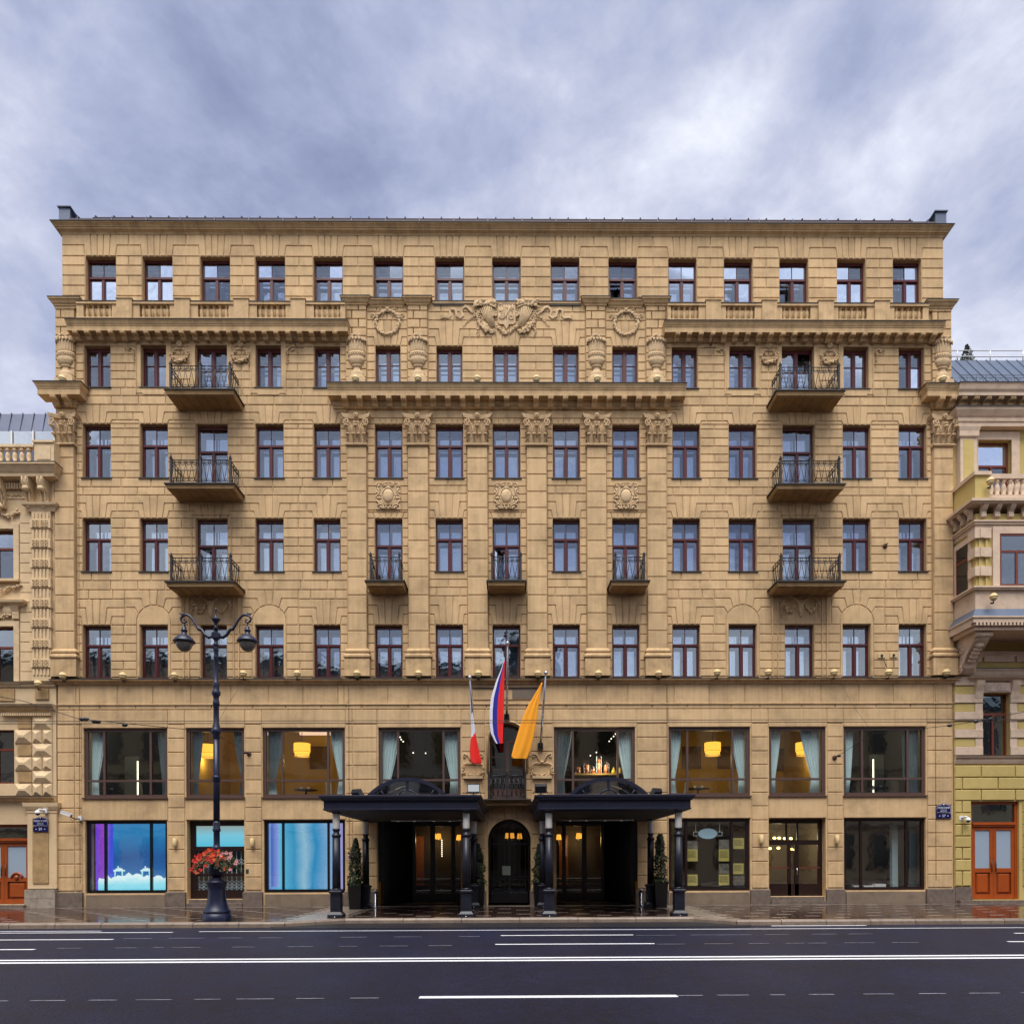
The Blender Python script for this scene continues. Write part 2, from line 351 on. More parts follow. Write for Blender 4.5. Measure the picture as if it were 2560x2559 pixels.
# ------------------------------------------------------------------ rusticated blocks
BLK = []   # (polygon [(x,z)], front y)
def inset(poly, d):
    n = len(poly); out = []
    ar = sum(poly[i][0]*poly[(i+1) % n][1]-poly[(i+1) % n][0]*poly[i][1] for i in range(n))
    if ar < 0: poly = poly[::-1]
    for i in range(n):
        p0, p1, p2 = poly[i-1], poly[i], poly[(i+1) % n]
        d1 = (p1[0]-p0[0], p1[1]-p0[1]); d2 = (p2[0]-p1[0], p2[1]-p1[1])
        l1 = math.hypot(*d1) or 1e-9; l2 = math.hypot(*d2) or 1e-9
        n1_ = (-d1[1]/l1, d1[0]/l1); n2_ = (-d2[1]/l2, d2[0]/l2)
        k = 1+n1_[0]*n2_[0]+n1_[1]*n2_[1]
        if k < 0.2: k = 0.2
        out.append((p1[0]+d*(n1_[0]+n2_[0])/k, p1[1]+d*(n1_[1]+n2_[1])/k))
    return out
def blk(poly, y=0.0): BLK.append((poly, y))
def rect(x0, x1, z0, z1, y=0.0):
    if x1-x0 > 0.05 and z1-z0 > 0.05: BLK.append(([(x0,z0),(x1,z0),(x1,z1),(x0,z1)], y))
def row(x0, x1, z0, z1, joints, y=0.0):
    js = sorted(j for j in joints if x0+0.12 < j < x1-0.12)
    e_ = [x0]+js+[x1]
    for a, b in zip(e_[:-1], e_[1:]): rect(a, b, z0, z1, y)
def spans(x0, x1, opens):
    r = []; c = x0
    for a, b in sorted(opens):
        if b <= x0 or a >= x1: continue
        if a > c+0.02: r.append((c, a))
        c = max(c, b)
    if x1 > c+0.02: r.append((c, x1))
    return r
def piers(x0, x1, zs, opens, start=1, minw=0.9):
    for k in range(len(zs)-1):
        za, zb = zs[k+1], zs[k]
        for a, b in spans(x0, x1, opens):
            rect_j = [(a+b)/2] if ((k+start) % 2 and b-a > minw) else []
            row(a, b, za, zb, rect_j)
p_ = PX
def head(c, hw, Lb, Rb, c0, c1, c2, t, offL=None, offR=None, toptrap=True):
    """flat arch of five stepped voussoirs over an opening"""
    blk([(c-10*p_,c0),(c-7.5*p_,t),(c+7.5*p_,t),(c+10*p_,c0)])
    for sg, B, off in ((-1, Lb, offL), (1, Rb, offR)):
        B2 = B-sg*off if off else B
        f = (lambda pts: [(c+sg*q if not ab else q, z) for q, z, ab in pts])
        pa = f([(0*0+10*p_,c0,0),(B,c0,1),(B,c1,1),(27*p_,c1,0),(22*p_,t,0),(7.5*p_,t,0)])
        pb = f([(27*p_,c1,0),(B2,c1,1),(B2,c2,1),(hw+4*p_,c2,0),(hw,t,0),(22*p_,t,0)])
        blk(pa); blk(pb)
PIL = [(869.5,918.5),(1021,1072),(1169,1220),(1317,1367.5),(1467,1516),(1617,1666)]
PILX = [(X(a), X(b)) for a, b in PIL]
PLX, PRX = (X(141.5), X(191)), (X(2330), X(2379))
# attic
zr = [ZT, Z(616.5), Z(643.5), Z(667), Z(692), Z(717), Z(742.5), ZA]
ax0, ax1 = AX0, AX1
mids = [ax0]+[(A7[i][1]+A7[i+1][0])/2 for i in range(14)]+[ax1]
for i, (a, b) in enumerate(A7):
    c = (a+b)/2; hw = (b-a)/2; Lb, Rb = mids[i], mids[i+1]
    blk([(c-8*p_,zr[0]),(c-7*p_,zr[2]),(c+7*p_,zr[2]),(c+8*p_,zr[0])])
    for sg, B in ((-1, Lb), (1, Rb)):
        # two voussoirs each side, the outer one growing into the course
        blk([(c+sg*8*p_,zr[0]),(c+sg*25*p_,zr[0]),(c+sg*22*p_,zr[2]),(c+sg*7*p_,zr[2])])
        blk([(c+sg*25*p_,zr[0]),(B,zr[0]),(B,zr[1]),(c+sg*(hw+4*p_),zr[1]),(c+sg*hw,zr[2]),(c+sg*22*p_,zr[2])])
    xl = ax0 if i == 0 else A7[i-1][1]
    blk([(xl+(4*p_ if i else 0), zr[1]), (a-4*p_, zr[1]), (a, zr[2]), (xl, zr[2])])
    if i == 14: blk([(b+4*p_, zr[1]), (ax1, zr[1]), (ax1, zr[2]), (b, zr[2])])
piers(ax0, ax1, zr[2:], [a for a in A7], 1)
# generic storey: heads + pier rows, in bays between boundaries (pilasters)
def storey(wins, idx, x0, x1, c0, c1, c2, t, rows, style, start=1):
    """wins = openings of this storey; idx = those inside [x0,x1]"""
    ws = [wins[i] for i in idx]
    md = [x0]+[(ws[i][1]+ws[i+1][0])/2 for i in range(len(ws)-1)]+[x1]
    for k, (a, b) in enumerate(ws):
        c = (a+b)/2; hw = (b-a)/2; st = style.get(idx[k], 'head')
        oL = 20*p_ if k > 0 else None; oR = 20*p_ if k < len(ws)-1 else None
        if st == 'head': head(c, hw, md[k], md[k+1], c0, c1, c2, t, oL, oR)
        elif st == 'small':
            q = 24*p_*(1 if True else 0)
            e_ = [-hw-5*p_, -hw*0.62, -hw*0.21, hw*0.21, hw*0.62, hw+5*p_]; g_ = [-hw, -hw*0.58, -hw*0.2, hw*0.2, hw*0.58, hw]
            zt_ = t+15*p_
            for m in range(5): blk([(c+e_[m], zt_), (c+g_[m], t), (c+g_[m+1], t), (c+e_[m+1], zt_)])
            for sg, B in ((-1, md[k]), (1, md[k+1])): blk([(c+sg*(hw+5*p_), zt_), (B, zt_), (B, t), (c+sg*hw, t)])
            rect(md[k], md[k+1], zt_, c0)
        if st == 'head':
            if k > 0 and style.get(idx[k-1], 'head') == 'head':
                rect(md[k]-20*p_, md[k]+20*p_, c2, c1)
            # pier-top trapezoids
            pl = x0 if k == 0 else ws[k-1][1]
            if k == 0: blk([(pl, c2), (a-4*p_, c2), (a, t), (pl, t)])
            else: blk([(pl+4*p_, c2), (a-4*p_, c2), (a, t), (pl, t)])
            if k == len(ws)-1: blk([(b+4*p_, c2), (x1, c2), (x1, t), (b, t)])
    piers(x0, x1, rows, ws, start)
SIDEL = (PLX[1], PILX[0][0], [0,1,2,3,4]); SIDER = (PILX[5][1], PRX[0], [10,11,12,13,14])
BAYS = [(PILX[k][1], PILX[k+1][0], [5+k]) for k in range(5)]
ZL = lambda py: Z(py, 380)
# sixth storey, sides: rows between windows (architrave strips are added later)
r6 = [Z(855,380), Z(866,380), Z(886,380), Z(907.6,380), Z(927.5,380), Z(948,380), Z(969,380)]
for x0, x1, idx in (SIDEL, SIDER): piers(x0, x1, r6, [A6[i] for i in idx], 0)
def jrow(x0, x1, z0, z1, n, off):
    w = (x1-x0)/n; row(x0, x1, z0, z1, [x0+w*(k+off) for k in range(n+1)])
for x0, x1, idx in (SIDEL, SIDER):
    op = [(A6[i][0], A6[i][1]) for i in idx if i in (2, 12)]
    for a, b in spans(x0, x1, op):
        jrow(a, b, Z(989,380), r6[-1], max(2, round((b-a)/1.05)), 0.5)
    jrow(x0, x1, Z(1011,380), Z(989,380), 10, 0.3)
# sixth storey centre: strips at the four vase pilasters
VS = [(865,917),(1019,1070),(1464,1514),(1614,1664)]; VSX = [(X(a, 900), X(b, 900)) for a, b in VS]
c6 = [Z(757), Z(780), Z(801), Z(823), Z(843.5), z6[1], Z(885), Z(905), Z(926), Z(946), Z(958)]
for (x0, x1, idx) in ((VSX[0][1], VSX[1][0], [5]), (VSX[1][1], VSX[2][0], [6,7,8]), (VSX[2][1], VSX[3][0], [9])):
    storey(A6, idx, x0, x1, c6[2], c6[3], c6[4], c6[5], c6[5:], {})
    jrow(x0, x1, c6[1], c6[0], len(idx)*2, 0.5); jrow(x0, x1, c6[2], c6[1], len(idx)*2, 0.0)
for x0, x1 in VSX:
    for k in range(len(c6)-1): row(x0, x1, c6[k+1], c6[k], [x0+(x1-x0)*(0.3 if k % 2 else 0.62)] if k < 5 else [], -0.07)
row(SIDEL[1]-0.02, VSX[0][0], c6[-1], Z(855), []); row(VSX[3][1], SIDER[0]+0.02, c6[-1], Z(855), [])
# fifth
c5 = [Z(1012,380), Z(1030.5,380), Z(1050,380)]
r5 = [z5[1], Z(1071,400), Z(1093,400), Z(1113.5,400), Z(1134,400), Z(1154.5,400), Z(1176,400), z5[0]]
for x0, x1, idx in (SIDEL, SIDER):
    storey(A5, idx, x0, x1, *c5, z5[1], r5, {}, 1)
    op = [(A5[i][0], A5[i][1]) for i in idx if i in (2, 12)]
    for a, b in spans(x0, x1, op): jrow(a, b, Z(1217,400), z5[0], max(2, round((b-a)/1.1)), 0.5)
    jrow(x0, x1, Z(1237.5,400), Z(1217,400), 10, 0.25)
zent = Z(1026)
for k, (x0, x1, idx) in enumerate(BAYS):
    storey(A5, idx, x0, x1, zent, 0, 0, z5[1], r5, {idx[0]: 'small'})
    if idx[0] in (6, 8):
        row(x0, x1, Z(1213.5), z5[0], [(x0+x1)/2]); row(x0, x1, Z(1233.5), Z(1213.5), [x0+(x1-x0)*0.22, x0+(x1-x0)*0.78])
    else:
        for q in range(4):
            a_, b_ = z5[0]-(z5[0]-Z(1275.5))*q/4, z5[0]-(z5[0]-Z(1275.5))*(q+1)/4
            rect(x0, x1, b_, a_)
# fourth
c4 = [Z(1237.5,400), Z(1258,400), Z(1278,400)]
r4 = [z4[1], Z(1320,400), Z(1343.5,400), Z(1365,400), Z(1385.6,400), Z(1407,400), z4[0]]
for x0, x1, idx in (SIDEL, SIDER):
    storey(A4, idx, x0, x1, *c4, z4[1], r4, {}, 1)
    op = [(A4[i][0], A4[i][1]) for i in idx if i in (2, 12)]
    for a, b in spans(x0, x1, op): jrow(a, b, Z(1451,400), z4[0], max(2, round((b-a)/1.1)), 0.5)
    jrow(x0, x1, Z(1474,400), Z(1451,400), 10, 0.25)
c4c = [Z(1233.5), Z(1254), Z(1275.5)]
for k, (x0, x1, idx) in enumerate(BAYS):
    if idx[0] in (6, 8):
        storey(A4, idx, x0, x1, *c4c, z4[1], r4, {})
        row(x0, x1, Z(1448), z4[0], []); row(x0, x1, Z(1468), Z(1448), [(x0+x1)/2]); row(x0, x1, Z(1489), Z(1468), [x0+(x1-x0)*0.2, x0+(x1-x0)*0.8])
    else:
        storey(A4, idx, x0, x1, Z(1275.6), 0, 0, z4[1], r4, {idx[0]: 'small'})
        for a, b in spans(x0, x1, [A4[idx[0]]]): row(a, b, Z(1482), z4[0], [])
# third
c3 = [Z(1497,400), Z(1519,400), Z(1541,400)]
r3 = [z3[1], Z(1586,400), Z(1608,400), Z(1630,400), Z(1652,400), Z(1673,400), Z(1692,400)]
def arch_bay(w, Lb, Rb):
    a, b = w; c = (a+b)/2; hw = (b-a)/2; R = 42*p_; zc = Z(1554, 400)
    arc = [(c+R*math.cos(t), zc+R*math.sin(t)) for t in [math.pi*k/16 for k in range(17)]]
    z0 = Z(1692, 400)
    blk([(c+R, z0)]+arc+[(c-R, z0), (a, z0), (a, z3[1]), (b, z3[1]), (b, z0)])
    c0, c1, c2, c3_ = Z(1474,400), Z(1496,400), Z(1518,400), Z(1540,400)
    at = lambda t: (c+R*math.cos(t), zc+R*math.sin(t))
    d = math.pi/2
    blk([(c-11*p_,c0), at(d+0.17), at(d), at(d-0.17), (c+11*p_,c0)])
    for sg, B in ((-1, Lb), (1, Rb)):
        A = lambda t: at(d-sg*t)
        blk([(c+sg*11*p_, c0), (B, c0), (B, c1), (c+sg*31*p_, c1), A(0.62), A(0.4), A(0.17)])
        blk([(c+sg*31*p_, c1), (B, c1), (B, c2), (c+sg*47*p_, c2), A(1.08), A(0.85), A(0.62)])
        blk([(c+sg*47*p_, c2), (B, c2), (B, z3[1]), (c+sg*R, z3[1]), A(1.4), A(1.25), A(1.08)])
for x0, x1, idx in (SIDEL, SIDER):
    ws = [A3[i] for i in idx]; md = [x0]+[(ws[i][1]+ws[i+1][0])/2 for i in range(4)]+[x1]
    for k, i in enumerate(idx):
        a, b = ws[k]; c = (a+b)/2
        if k in (0, 4):
            head(c, (b-a)/2, md[k], md[k+1], *c3, z3[1])
            jrow(md[k], md[k+1], c3[0], Z(1474,400), 2, 0.5)
            blk([(md[k], c3[2]), (a-4*p_, c3[2]), (a, z3[1]), (md[k], z3[1])]); blk([(b+4*p_, c3[2]), (md[k+1], c3[2]), (md[k+1], z3[1]), (b, z3[1])])
        elif k in (1, 3): arch_bay(ws[k], md[k] if k == 1 else X(603 if i < 8 else 2078), X(455 if i < 8 else 1928) if k == 1 else md[k+1])
        else:
            xa, xb = (X(455), X(603)) if i < 8 else (X(1928), X(2078))
            row(xa, xb, z3[1], Z(1474,400), [])
    op = []
    for k, i in enumerate(idx):
        a, b = ws[k]; c = (a+b)/2
        op.append((c-42*p_, c+42*p_) if k in (1, 3) else (a, b))
    piers(x0, x1, r3, op, 1)
for x0, x1, idx in BAYS:
    storey(A3, idx, x0, x1, Z(1489), Z(1512.5), Z(1535), z3[1], r3, {})
# pilaster drums
dz = [Z(1122), Z(1150), Z(1190), Z(1233), Z(1273), Z(1315), Z(1355), Z(1400), Z(1445), Z(1490), Z(1535), Z(1579), Z(1624)]
for x0, x1 in PILX+[PLX, PRX]:
    for k in range(len(dz)-1): rect(x0, x1, dz[k+1], dz[k], -0.14)
for x0, x1 in (PLX, PRX):
    for k in range(len(c6)-1): row(x0, x1, c6[k+1], c6[k], [x0+(x1-x0)*(0.3 if k % 2 else 0.66)] if k < 5 else [], -0.07)
    rect(x0, x1, Z(1045), Z(1024), -0.05)
for x0, x1 in PILX: rect(x0, x1, Z(1045), zent, -0.02)
# frieze bands over the restaurant floor
zf0, zf1, zf2 = Z(1710), Z(1759), Z(1772)
row(LX0, LX1, zf1, zf0, [X(v, 1730) for v in (189.6,293,382,477,577,671,757,845,860,970,1070,1180,1346,1466,1569,1667,1686,1773,1862,1955,2052,2147,2233,2334)])
row(LX0, LX1, zf2, zf1, [X(v, 1765) for v in (174,249,339,439,529,632,714,803,865,903,1020,1120,1216,1316,1416,1518,1630,1718,1828,1900,2004,2088,2190,2276)], 0.004)
# ground and restaurant floors
PR = [(142.5,205),(419,462),(612,654),(864,943),(1154,1213),(1328,1383),(1592,1669),(1879,1921),(2068,2108),(2318,2381)]
zp = [zf2]+[Z(v) for v in (1809,1843,1878,1912,1947,1982,2016,2051,2085,2120,2155,2189,2222)]
for k, (a, b) in enumerate(PR):
    xa, xb = X(a, 1950), X(b, 1950)
    for j in range(len(zp)-1):
        if k in (4, 5) and j < 4 and False: continue
        row(xa, xb, zp[j+1], zp[j], [xa+(xb-xa)*0.7] if k == 0 else ([xa+(xb-xa)*0.22] if k in (3,) else []))
for k, (a, b) in enumerate(A2):
    row(a-0.03, b+0.03, z2[1], zf2, []); 
    row(a-0.03, b+0.03, zG_top, z2[0], [])
row(X(1213), X(1328), Z(1808), zf2, [X(1247), X(1290)]); row(CD1[0], CD1[1], zG_top, Z(2003), [X(1240), X(1258), X(1288), X(1306)])
for (a, b) in ((X(1213), CD2[0]), (CD2[1], X(1328))):
    for j in range(7): row(a, b, Z(1808)-(Z(1808)-Z(2003))*(j+1)/7, Z(1808)-(Z(1808)-Z(2003))*j/7, [])
def block_mb(poly, yf, g=0.017, ch=0.012):
    a = inset(poly, g); b = inset(poly, g+ch); mb = MB()
    mb.rings([[(x, YC+0.002, z) for x, z in a], [(x, yf+ch*0.8, z) for x, z in a], [(x, yf, z) for x, z in b]], cap=(False, True))
    return mb
def area(poly):
    n = len(poly); return abs(sum(poly[i][0]*poly[(i+1) % n][1]-poly[(i+1) % n][0]*poly[i][1] for i in range(n)))/2
BLK.sort(key=lambda q: -area(q[0]))
rest = MB()
for k, (poly, yf) in enumerate(BLK):
    b_ = block_mb(poly, yf)
    if k < 300: b_.build('stone_block', M_wall, HOTEL)
    else: rest.add(b_.v, b_.f)
tag(rest.build('stone_blocks', M_wall, HOTEL), kind='stuff')
# granite plinth stones under the ground-floor piers and windows
for k, (a, b) in enumerate(PR):
    xa, xb = X(a, 2240)-0.05, X(b, 2240)+0.05
    mb = MB(); zt = Z(2225)
    pl = [(xa, -0.09), (xb, -0.09), (xb, 0.02), (xa, 0.02)]
    mb.rings([[(x, y, 0.0) for x, y in pl], [(x, y, zt-0.02) for x, y in pl], [(x+(0.02 if x == xa else -0.02), y+(0.02 if y < 0 else 0), zt) for x, y in pl]])
    mb.build('plinth_stone', M_granite, HOTEL)
M_sash = mat('inner_sash_grey', sr(120, 112, 110), 0.6)
M_plin = mat('plinth_stucco', sr(128, 112, 96), 0.8, var=0.2, vscale=6, bump=0.5, bscale=40, dirt=sr(70, 60, 52), dirtamt=0.7, dirtscale=3, spec=0.3)
for k in (0, 2, 5, 7):
    a, b = A1[k]
    MB().box(a+0.06, b-0.06, -0.03, 0.5, 0.0, ZG_sill-0.06).build('window_plinth', M_plin, HOTEL)
for k in (1, 6):
    a, b = A1[k]; zt = gz[k]
    MB().box(a+0.04, b-0.04, -0.12, 0.5, 0.0, zt*0.45).box(a+0.06, b-0.06, 0.02, 0.5, zt*0.45, zt-0.01).build('door_step', M_granite, HOTEL)
# ------------------------------------------------------------------ windows
def frame_bars(mb, x0, x1, z0, z1, bars, y0, y1):
    for a, b, c, d in bars: mb.box(a, b, y0, y1, c, d)
def small_window(kind, x0, x1, z0, z1, zcut=None, opened=0, curt=0.0):
    f = 0.055; yf = 0.2; mb = MB()
    zt = z1-0.03; zb = z0
    mb.box(x0, x0+f, yf, yf+0.09, zb, zt); mb.box(x1-f, x1, yf, yf+0.09, zb, zt); mb.box(x0+f, x1-f, yf, yf+0.09, zt-f*1.4, zt); mb.box(x0+f, x1-f, yf, yf+0.09, zb, zb+f*1.1)
    xi0, xi1, zi0, zi1 = x0+f, x1-f, zb+f*1.1, zt-f*1.4; c = (x0+x1)/2; h = zi1-zi0
    w = bpy_win = None
    panes = []
    if kind == 'B':
        mb.box(c-0.055, c+0.055, yf-0.02, yf+0.08, zi0, zi1); zm = zi0+h*0.62
        for a, b in ((xi0, c-0.055), (c+0.055, xi1)):
            s = 0.03; mb.box(a, a+s, yf+0.01, yf+0.07, zi0, zi1); mb.box(b-s, b, yf+0.01, yf+0.07, zi0, zi1); mb.box(a+s, b-s, yf+0.01, yf+0.07, zi1-s, zi1); mb.box(a+s, b-s, yf+0.01, yf+0.07, zi0, zi0+s*1.5)
            mb.box(a+s, b-s, yf+0.015, yf+0.06, zm-0.012, zm+0.012)
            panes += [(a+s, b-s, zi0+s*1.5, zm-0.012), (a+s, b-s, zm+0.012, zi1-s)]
    else:
        zm = zi0+h*(0.64 if kind == 'A' else 0.66)
        mb.box(xi0, xi1, yf-0.03, yf+0.09, zm-0.045, zm+0.035)
        mb.box(c-0.012, c+0.012, yf+0.02, yf+0.07, zm+0.035, zi1); panes += [(xi0, c-0.012, zm+0.035, zi1), (c+0.012, xi1, zm+0.035, zi1)]
        mb.box(c-0.045, c+0.045, yf-0.015, yf+0.08, zi0, zm-0.045)
        for a, b in ((xi0, c-0.045), (c+0.045, xi1)):
            s = 0.028; mb.box(a, a+s, yf+0.01, yf+0.07, zi0, zm-0.045); mb.box(b-s, b, yf+0.01, yf+0.07, zi0, zm-0.045); mb.box(a+s, b-s, yf+0.01, yf+0.07, zm-0.045-s, zm-0.045); mb.box(a+s, b-s, yf+0.01, yf+0.07, zi0, zi0+s*1.4)
            panes.append((a+s, b-s, zi0+s*1.4, zm-0.045-s))
    o = mb.build('window', M_frame, HOTEL)
    tilt = random.uniform(-0.006, 0.006)
    for k, (a, b, d, e_) in enumerate(panes):
        q = 0.004*random.choice((-1, 1)); dy = random.uniform(-0.004, 0.004)
        if opened and k == (len(panes)-2 if opened == 1 else len(panes)-1):
            MB().add([(a, yf+0.05, d), (b, yf+0.05+0.26, d), (b, yf+0.05+0.26, e_), (a, yf+0.05, e_)], [(0,1,2,3)]).build('pane', M_gl_up, o)
            continue
        MB().add([(a, yf+0.042, d), (b, yf+0.042+dy, d), (b, yf+0.042+dy+q*0.5, e_), (a, yf+0.042+q*0.5, e_)], [(0,1,2,3)]).build('pane', M_gl_up, o)
    # sill
    MB().box(x0-0.05, x1+0.05, -0.045, 0.2, z0-0.035, z0).build('sill', M_lead, o)
    # inner sashes (second glazing) and sheer curtains behind them
    ib = MB(); yi = 0.46; zi = z1-0.24
    for a_, b_, d_, e_ in ((x0+0.0, x0+0.12, z0, zi), (x1-0.12, x1, z0, zi), (c-0.045, c+0.045, z0+0.08, zm-0.03), (c-0.02, c+0.02, zm+0.03, zi-0.07), (x0+0.12, x1-0.12, zm-0.03, zm+0.03), (x0+0.12, x1-0.12, z0, z0+0.08), (x0+0.12, x1-0.12, zi-0.07, zi)): ib.box(a_, b_, yi, yi+0.05, d_, e_)
    MB().box(x0, x1, yi, yi+0.05, zi+0.002, z1).build('reveal_shade_strip', M_dark, o)  # dark strip put in for the shade at the head of the reveal
    s_ = ib.build('inner_sash', M_sash, o)
    for a_, b_ in ((x0+0.12, c-0.045), (c+0.045, x1-0.12)):
        t_ = random.uniform(-0.006, 0.006); MB().add([(a_, yi+0.03, z0+0.08), (b_, yi+0.03+t_, z0+0.08), (b_, yi+0.03+t_, zi-0.07), (a_, yi+0.03, zi-0.07)], [(0,1,2,3)]).build('inner_pane', M_gl_in, o)
    if 0 <= curt < 0.16:
        MB().box(x0+0.02, x1-0.02, 0.56, 0.575, z0+(z1-z0)*(0.35+curt*2), z1).build('roller_blind', M_curt, o)
    if curt >= 0:
        w_ = (x1-x0); cov = 0.5 if curt > 0.75 else 0.22+0.26*curt
        for sg in (-1, 1):
            xa = x0-0.1 if sg < 0 else x1+0.1-w_*cov-0.1; xb = xa+w_*cov+0.1; n = max(6, int((xb-xa)/0.035))
            vs = []; ph = random.random()*6
            for k in range(n+1):
                x_ = xa+(xb-xa)*k/n; y_ = 0.66+0.022*math.sin(k*1.9+ph)+0.012*math.sin(k*0.7+ph)
                vs += [(x_, y_, z0-0.02), (x_, y_, z1+0.12)]
            MB().add(vs, [(2*k, 2*k+2, 2*k+3, 2*k+1) for k in range(n)], sm=True).build('curtain', M_curt, o)
    return o
rc = random.Random(3)
for i, a in enumerate(A7): small_window('A', *a, *z7, opened=(1 if i in (9, 12) else 0), curt=(-1 if i == 12 else rc.random()))
for i, a in enumerate(A6):
    door = i in (2, 12); small_window('B', *a, (Z(1012)+0.12 if door else (z6c[0] if 5 <= i <= 9 else z6[0])), z6[1], opened=(2 if i == 12 else 0), curt=rc.random())
for i, a in enumerate(A5): small_window('C', *a, (Z(1246)+0.1 if i in (2, 12) else z5[0]), z5[1], curt=(-1 if i == 11 else rc.random()))
for i, a in enumerate(A4): small_window('C', *a, (Z(1482)+0.1 if i in (2, 12, 5, 7, 9) else z4[0]), z4[1], opened=(1 if i in (2, 7) else 0), curt=rc.random())
for i, a in enumerate(A3): small_window('C', *a, *z3, curt=rc.random()*0.7)
# ------------------------------------------------------------------ cornices with brackets
def bracket_mesh(w, d, h):
    pr = [(0, 0), (0, h), (-d, h), (-d*1.0, h*0.72), (-d*0.92, h*0.56), (-d*0.72, h*0.5), (-d*0.5, h*0.42), (-d*0.42, h*0.2), (-d*0.34, h*0.04), (-d*0.16, -h*0.03)]
    mb = MB(); mb.yz(pr, -w/2, w/2)
    for sg in (-1, 0, 1): mb.yz([(y*1.05-0.004, z) for y, z in pr[2:]]+[(0.0, 0.02), (0.0, h*0.98)], sg*w*0.3-w*0.07, sg*w*0.3+w*0.07)
    mb.box(-w*0.6, w*0.6, -d*1.04, 0, h, h+0.035)
    return mb.mesh('bracket', M_trim)
BR_S = bracket_mesh(0.17, 0.3, 0.19); BR_L = bracket_mesh(0.2, 0.34, 0.26)
def big_cornice(x0, x1, ztop, p, bx, hgt, brm, ret=0.12, base=0.0, topmat=True):
    """ztop = height of front top edge; p projection; bx = bracket positions"""
    mb = MB()
    h = hgt
    def ring(pp, z): return [(x0-pp*ret, -base-pp, z), (x1+pp*ret, -base-pp, z), (x1+pp*ret, 0.04, z), (x0-pp*ret, 0.04, z)]
    fa = 0.36 if brm is BR_S else 0.41; k_ = h-fa      # fascia height, bed-mould height
    prof = [(0.04, ztop-h), (0.04, ztop-h+k_*0.3), (0.07, ztop-h+k_*0.34), (0.07, ztop-h+k_*0.5), (0.1, ztop-h+k_*0.7), (0.1, ztop-fa), (p-0.09, ztop-fa), (p-0.09, ztop-fa*0.5), (p-0.07, ztop-fa*0.48), (p-0.07, ztop-fa*0.38), (p-0.05, ztop-fa*0.34), (p-0.015, ztop-fa*0.12), (p, ztop-fa*0.1), (p, ztop)]
    mb.rings([ring(*q) for q in prof])
    o = mb.build('cornice', M_trim, HOTEL)
    fl = MB(); fl.rings([ring(p+0.03, ztop+0.002), ring(p+0.03, ztop+0.022), ring(p*0.2, ztop+0.06)]); fl.build('flashing', M_lead, o)
    bh = brm.vertices and 0
    for x in bx: put('bracket', brm, o, (x, -base-0.09, ztop-fa-(0.226 if brm is BR_S else 0.296)))
    return o
pL = 0.45; pC = 0.5
zL = Z(799, 500, -pL); zR = Z(801, 2000, -pL); zLR = (zL+zR)/2
bl = [X(202, 840)+ (X(843, 840)-X(202, 840))*k/22 for k in range(23)]
br = [X(1689, 840)+ (X(2323, 840)-X(1689, 840))*k/22 for k in range(23)]
big_cornice(X(189, 840), X(867, 840), zLR, pL, bl, 0.50, BR_S, ret=0.3)
big_cornice(X(1664, 840), X(2338, 840), zLR, pL, br, 0.50, BR_S, ret=0.3)
zC = Z(957, 1280, -pC)
big_cornice(X(835, 1010), X(1700, 1010), zC, pC, [X(867, 1000)+(X(1665, 1000)-X(867, 1000))*k/22 for k in range(23)], 0.67, BR_L, ret=0.3)
for xa, xb, bx in ((PLX[0], PLX[1], (PLX[0]+0.16, PLX[1]-0.16)), (PRX[0], PRX[1], (PRX[0]+0.16, PRX[1]-0.16))):
    big_cornice(xa, xb, zC, pC, bx, 0.67, BR_L, ret=1.0, base=0.03)
# crowning cornice
mb = MB(); pT = 0.26
ztp = Z(556, 1280, -pT)
hT = ztp-ZT
mb.cornice(AX0, AX1, [(0.015, ZT-0.03), (0.015, ZT+0.0), (0.03, ZT+0.01), (0.03, ZT+hT*0.14), (0.07, ZT+hT*0.22), (0.09, ZT+hT*0.3), (0.13, ZT+hT*0.31), (0.13, ZT+hT*0.5), (0.16, ZT+hT*0.53), (0.165, ZT+hT*0.62), (0.22, ZT+hT*0.82), (pT-0.01, ZT+hT*0.86), (pT-0.01, ztp)], yb=0.5)
crown = mb.build('cornice', M_trim, HOTEL)
fl = MB(); fl.cornice(AX0, AX1, [(pT+0.02, ztp+0.002), (pT+0.02, ztp+0.025), (0.1, ztp+0.05)], yb=0.5); fl.build('flashing', M_lead, crown)
# roof: low metal slope, standing seams, gutter rail and snow guard
rf = MB(); zr0 = ztp+0.04
rf.add([(AX0, -0.1, zr0), (AX1, -0.1, zr0), (AX1, 6.5, zr0+1.9), (AX0, 6.5, zr0+1.9), (AX1, 14, zr0), (AX0, 14, zr0)], [(0,1,2,3), (3,2,4,5), (0,3,5), (1,4,2)])
roof = rf.build('roof', M_roof, HOTEL)
gb = MB().box(-0.015, 0.015, -0.03, 0.0, 0, 0.2).mesh('gutter_bracket', M_parap)
for k in range(26): put('gutter_bracket', gb, roof, (AX0+0.7+k*(AX1-AX0-1.4)/25, -0.16, zr0))
MB().rings([[(AX0+0.35, -0.16, zr0-0.02), (AX1-0.35, -0.16, zr0-0.02), (AX1-0.35, -0.1, zr0-0.02), (AX0+0.35, -0.1, zr0-0.02)], [(AX0+0.35, -0.13, zr0+0.17), (AX1-0.35, -0.13, zr0+0.17), (AX1-0.35, -0.1, zr0+0.17), (AX0+0.35, -0.1, zr0+0.17)]]).build('gutter_upstand', M_roof, roof)
sg_ = MB()
for q in (0.16, 0.25): sg_.box(AX0+1.2, AX1-1.2, -0.06, -0.035, zr0+q, zr0+q+0.025)
